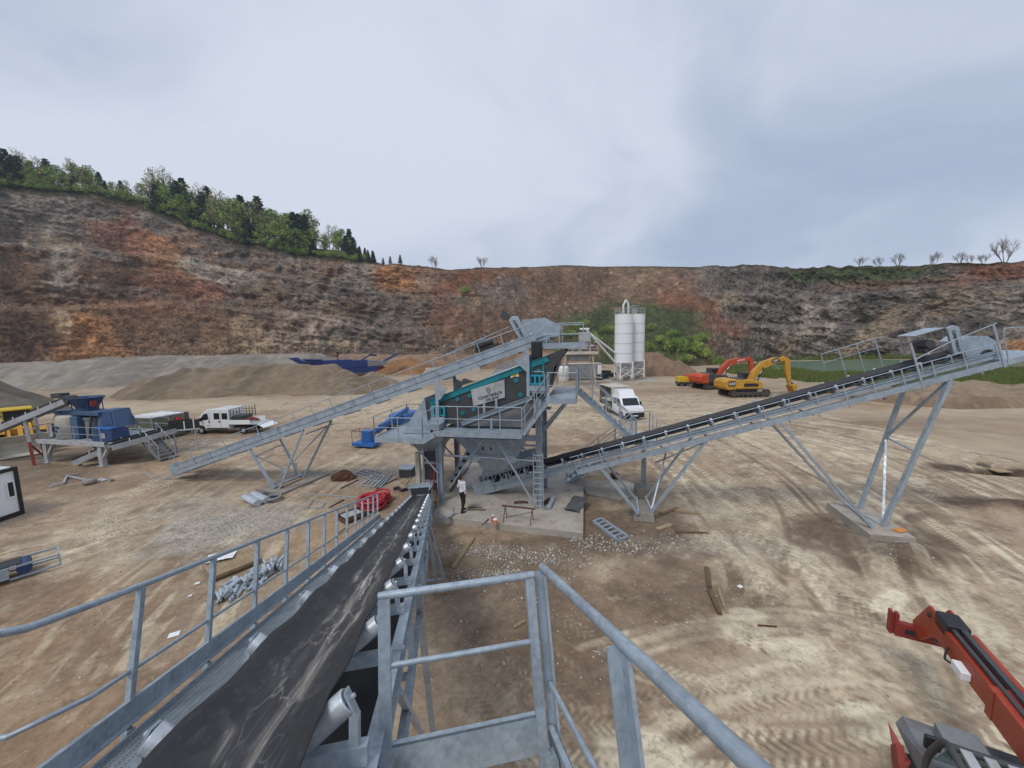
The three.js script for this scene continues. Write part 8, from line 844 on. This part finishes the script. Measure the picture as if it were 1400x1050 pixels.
// round bundle, tyre ring, pipe shells
{ const t = thing('pipe_half', 'two pale metal pipe lengths lying beside the ring', 'pipe', G(350, 685).setY(0.0), yawPx([337, 679], [362, 691])); for (const z of [-0.21, 0.21]) part('shell', new THREE.CylinderGeometry(0.21, 0.21, 1.5, 14, 1, false).rotateZ(Math.PI / 2).scale(1, 0.8, 1).translate(0, 0.14, z), M.pipeG, t); part('dark_sheet', bx(-0.8, 0.7, 0.02, 0.05, -0.8, -0.35), M.dgrey, t); }
solo('ring', new THREE.TorusGeometry(0.34, 0.09, 10, 24).rotateX(Math.PI / 2), M.mgrey, 'grey ring lying flat at the corner of the feed conveyor footing', 'ring', G(374, 680, 0.14)); solo('hose_coil', [0, 1, 2, 3, 4, 5, 6, 7, 8, 9].map(i => new THREE.TorusGeometry(0.42 + (i % 3) * 0.1, 0.06, 7, 26).rotateX(Math.PI / 2 + (h2(i, 3) - 0.5) * 0.2).translate((h2(i, 1) - 0.5) * 0.2, 0.08 + Math.floor(i / 2) * 0.11, (h2(i, 2) - 0.5) * 0.2)), M.red, 'big coil of red hose on the ground beside the near conveyor', 'hose', G(507, 694)); solo('hose_coil', [0, 1, 2, 3, 4, 5].map(i => new THREE.TorusGeometry(0.32 + (i % 2) * 0.1, 0.055, 7, 22).rotateX(Math.PI / 2 + (h2(i, 7) - 0.5) * 0.2).translate((h2(i, 8) - 0.5) * 0.15, 0.07 + i * 0.08, 0)), M.red, 'smaller coil of red hose behind the big one', 'hose', G(522, 686));
solo('rag_heap', (() => { const g = new THREE.IcosahedronGeometry(0.6, 3), p = g.attributes.position; for (let i = 0; i < p.count; i++) { const k = 0.25 + 1.3 * fbm(p.getX(i) * 4 + 3, p.getZ(i) * 4 + p.getY(i) * 3, 4); p.setXYZ(i, p.getX(i) * k * 1.2, Math.max(-0.1, p.getY(i) * k * 0.6), p.getZ(i) * k * 0.7); } g.computeVertexNormals(); return g; })(), M.rust, 'low heap of rusty scrap behind the red coil', 'scrap', G(471, 653, 0.1)); solo('rag_heap', pipe([[-0.3, 0.05, 0], [0, 0.15, 0.1], [0.2, 0.06, 0.3], [0.5, 0.08, 0.1], [0.8, 0.05, 0.2]], 0.08, 6), M.black, 'black hose piece beside the end of the near walkway', 'hose', G(546, 669));
{ const t = thing('crate', 'small wooden crate with planks and sheets beside the near walkway', 'crate', G(484, 708), yawPx([472, 712], [498, 702])); part('base', rbox(-0.6, 0.6, 0.02, 0.12, -0.35, 0.35, 0.01), M.rust, t); part('side_board', rbox(-0.6, 0.6, 0.12, 0.3, -0.38, -0.34, 0.008), M.woodD, t); part('side_board', rbox(-0.6, 0.6, 0.12, 0.3, 0.34, 0.38, 0.008), M.woodD, t); part('sheet', rbox(-0.5, 0.3, 0.2, 0.26, -0.3, 0.25, 0.01), M.lgrey, t); }
{ const t = thing('steel_box', 'light grey steel box standing open beside the chute legs', 'box', G(557, 650), -0.1); part('lid', rbox(-0.42, 0.42, 0.48, 0.56, -0.4, 0.4, 0.01), M.galv, t); part('body', rbox(-0.38, 0.38, 0, 0.48, -0.36, 0.36, 0.01), M.dgrey, t); }
// on the slab
const SL = 0.285; { const p = (px, py, h = SL) => G(px, py, h); lying('steel_beam', 'galvanised box beam lying on the slab beside the ladder', 'beam', p(750, 697), p(757, 682), 0.18, 0.16, M.galv); lying('steel_beam', 'dark open steel profile lying against the box beam', 'beam', p(743, 690), p(752, 684), 0.16, 0.12, M.rust);
  solo('tarpaulin', (() => { const g = new THREE.PlaneGeometry(0.75, 1.7, 14, 26).rotateX(-Math.PI / 2), q = g.attributes.position; for (let i = 0; i < q.count; i++) { const x = q.getX(i), z = q.getZ(i); q.setXYZ(i, x * (0.75 + 0.4 * fbm(z * 2, 3, 2)), 0.03 + 0.16 * fbm(x * 3 + 5, z * 3, 3) * (1 - Math.abs(x) * 1.2), z); } g.computeVertexNormals(); return g; })(), M.cloth, 'crumpled dark grey sheet lying on the slab', 'sheet', p(788, 690), -0.45);
  const t = thing('trestle', 'low rusty steel trestle standing near the front edge of the slab', 'trestle', p(709, 712), yawPx([688, 700], [733, 705])); part('top_bar', beam([-0.75, 0.62, 0], [0.75, 0.62, 0], 0.06, 0.05), M.rust, t); for (const x of [-0.6, 0.62]) for (const z of [-0.25, 0.3]) part('leg', rod([x, 0.62, 0], [x - 0.02, 0.0, z], 0.018, 6), M.rust, t); part('brace', rod([-0.6, 0.15, 0.2], [0.62, 0.5, 0.05], 0.014, 6), M.rust, t);
  const c = thing('paint_can', 'orange and white can standing on the slab beside the trestle', 'can', p(677, 717)); part('can', [cyl(0.09, 0.22, 0, 0.11, 0, 'y', 12)], S([0.7, 0.25, 0.12]), c); part('lid', cyl(0.095, 0.03, 0, 0.235, 0, 'y', 12), M.white, c); const c2 = thing('paint_can', 'small red can standing behind the orange one on the slab', 'can', p(674, 713)); part('can', [cyl(0.07, 0.25, 0, 0.125, 0, 'y', 12)], S([0.55, 0.1, 0.08]), c2); part('cap', cyl(0.05, 0.06, 0, 0.28, 0, 'y', 10), M.white, c2);
  const r = thing('bracket_pile', 'white idler bracket lying near the slab corner', 'bracket', p(614, 709), 0.8); part('bar', beam([-0.4, 0.08, 0.1], [0.4, 0.08, -0.15], 0.08, 0.08), M.galv, r); part('roller', rollerGeo(V3(-0.3, 0.2, 0.15), V3(0.05, 0.14, 0.05), 0.06), M.roller, r); part('plate', box(0.04, 0.3, 0.1, 0.38, 0.2, -0.15), M.galv, r); part('plate', box(0.04, 0.3, 0.1, -0.38, 0.2, 0.1), M.galv, r);
  lying('iron_bar', 'thin iron rod lying on the slab between the person and the cans', 'bar', p(659, 719), p(668, 710), 0.04, 0.03, M.rust); lying('timber_plank', 'thin dark batten on the slab behind the person', 'plank', p(640, 697), p(664, 697.5), 0.05, 0.03, M.woodD, undefined, 0, 0.002); lying('timber_plank', 'second dark batten on the slab behind the person', 'plank', p(640, 694), p(659, 694.5), 0.05, 0.03, M.woodD, undefined, 0, 0.002); solo('rag_heap', pipe([[-0.25, 0.05, 0], [0, 0.12, 0.08], [0.2, 0.05, -0.05], [0.4, 0.06, 0.05]], 0.05, 6), M.rust, 'small twist of rusty chain on the slab behind the trestle', 'chain', p(710, 688)); lying('timber_beam', 'leaning brown timber beside the inner conveyor', 'plank', p(616, 672), p(640, 640), 0.1, 0.1, M.woodD);
}
solo('concrete_plate', [hull([[-1.5, 0, -0.9], [0.6, 0, -1.3], [1.4, 0, -0.6], [1.3, 0, 0.9], [-0.2, 0, 1.6], [-1.6, 0, 0.6], [-1.5, 0.1, -0.9], [0.6, 0.1, -1.3], [1.4, 0.1, -0.6], [1.3, 0.1, 0.9], [-0.2, 0.1, 1.6], [-1.6, 0.1, 0.6]])], M.conc, 'pale ribbed concrete patch on the ground between the slab and the footing', 'concrete', G(837, 668).setY(-0.05), 0.1); solo('stump', [rbox(-0.2, 0.2, 0, 0.35, -0.2, 0.2, 0.04)], M.rust, 'rusty block on the ground beyond the stacker conveyor', 'block', G(840, 655));
// right side: boards over the dug pit, sheet bundles near the bank, brown hose
lying('timber_board', 'pale plywood sheet lying on the edge of the dug pit', 'board', [1336, 634], [1357, 637], 0.7, 0.05, M.woodL, undefined, 0.25); lying('timber_board', 'second plywood sheet lying over the dug pit', 'board', [1358, 640], [1378, 640], 0.6, 0.05, M.woodL, undefined, 0.2);
for (const [a, b, lb] of [[[1322, 553], [1350, 552], 'bundle of pale roof sheets on the ground left of the other near the bank'], [[1362, 555], [1385, 555], 'smaller bundle of pale roof sheets on the ground near the bank']]) lying('sheet_bundle', lb, 'bundle', a, b, 1.3, 0.3, M.lgrey); lying('metal_plate', 'light plates lying on the ground under the yellow excavator bucket', 'plate', [1062, 541], [1085, 540], 1.6, 0.15, M.lgrey); lying('metal_plate', 'light plate lying in front of the yellow excavator tracks', 'plate', [1033, 549], [1043, 547], 0.8, 0.1, M.lgrey);
solo('scrap_beam', [rbox(-1.4, 1.4, 0, 0.5, -0.4, 0.4, 0.1)], M.rust, 'rusty scrap block lying below the stacker conveyor beyond the legs', 'scrap', G(1215, 549), 0.2); solo('orange_cap', [rbox(-0.22, 0.22, 0, 0.06, -0.14, 0.14, 0.02)], S([0.6, 0.25, 0.05]), 'orange patch of primer on the long footing', 'cap', V3(15.35, 0.345, -14.65), 0.3);
// loose stones: broken pale gravel, uncountable
{
  const R = rng(3), g = new THREE.IcosahedronGeometry(1, 0), p = g.attributes.position; for (let i = 0; i < p.count; i++) { const k = 0.8 + 0.45 * h2(Math.round(p.getX(i) * 50) + 7, Math.round(p.getY(i) * 50) + Math.round(p.getZ(i) * 31)); p.setXYZ(i, p.getX(i) * k, p.getY(i) * k * 0.7, p.getZ(i) * k); } g.computeVertexNormals();
  const items = []; const put = (px, py, rx, rz, n, s0, s1, rot = 0) => { const c = G(px, py), ca = Math.cos(rot), sa = Math.sin(rot); for (let i = 0; i < n; i++) { const a = R() * 6.28, l = Math.sqrt(-Math.log(1 - R() * 0.98)) * 0.62, u = Math.cos(a) * l * rx, v = Math.sin(a) * l * rz; items.push([c.x + u * ca - v * sa, c.z + u * sa + v * ca, lerp(s0, s1, R() ** 2.2)]); } };
  put(700, 757, 3.4, 0.75, 900, 0.012, 0.05, 0.2); put(870, 748, 2.6, 0.8, 420, 0.012, 0.045); put(685, 783, 0.9, 0.5, 260, 0.012, 0.045); put(640, 790, 1.6, 1.0, 300, 0.01, 0.035); put(820, 742, 2, 0.9, 200, 0.012, 0.06); put(330, 715, 3.2, 2.2, 2600, 0.01, 0.035); put(150, 715, 6, 1.0, 900, 0.01, 0.03, 0.75); put(814, 890, 0.25, 0.35, 14, 0.02, 0.06); put(960, 735, 3, 1.2, 400, 0.01, 0.04); put(250, 605, 4, 2, 300, 0.02, 0.1); put(780, 800, 4, 2, 220, 0.01, 0.04); put(500, 645, 4, 2, 400, 0.01, 0.04); put(1225, 768, 1.6, 0.5, 60, 0.012, 0.04, -0.1); put(700, 880, 5, 3, 300, 0.008, 0.03); put(1050, 850, 5, 3, 260, 0.008, 0.03); put(200, 820, 6, 4, 320, 0.008, 0.03); put(960, 520, 5, 3, 120, 0.05, 0.2);
  const im = new THREE.InstancedMesh(g, S([1, 1, 1], { roughness: 0.95 }), items.length), m4 = new THREE.Matrix4(), q = new THREE.Quaternion(), cc = new THREE.Color(); items.forEach(([x, z, s], i) => { q.setFromEuler(new THREE.Euler(R() * 6, R() * 6, R() * 6)); m4.compose(V3(x, groundH(x, z) + s * 0.35, z), q, V3(s, s, s)); im.setMatrixAt(i, m4); const k = 0.22 + R() * 0.32; cc.setRGB(k * 1.02, k * 0.96, k * 0.86); im.setColorAt(i, cc); }); im.name = 'loose_stones'; im.castShadow = im.receiveShadow = true; im.userData = { kind: 'stuff', label: 'loose broken pale stones scattered over the dirt', category: 'stones' }; scene.add(im);
}
// thin spring haze in the quarry
scene.fog = new THREE.FogExp2(0xc9d4e2, 0.00022);
renderer.render(scene, camera);
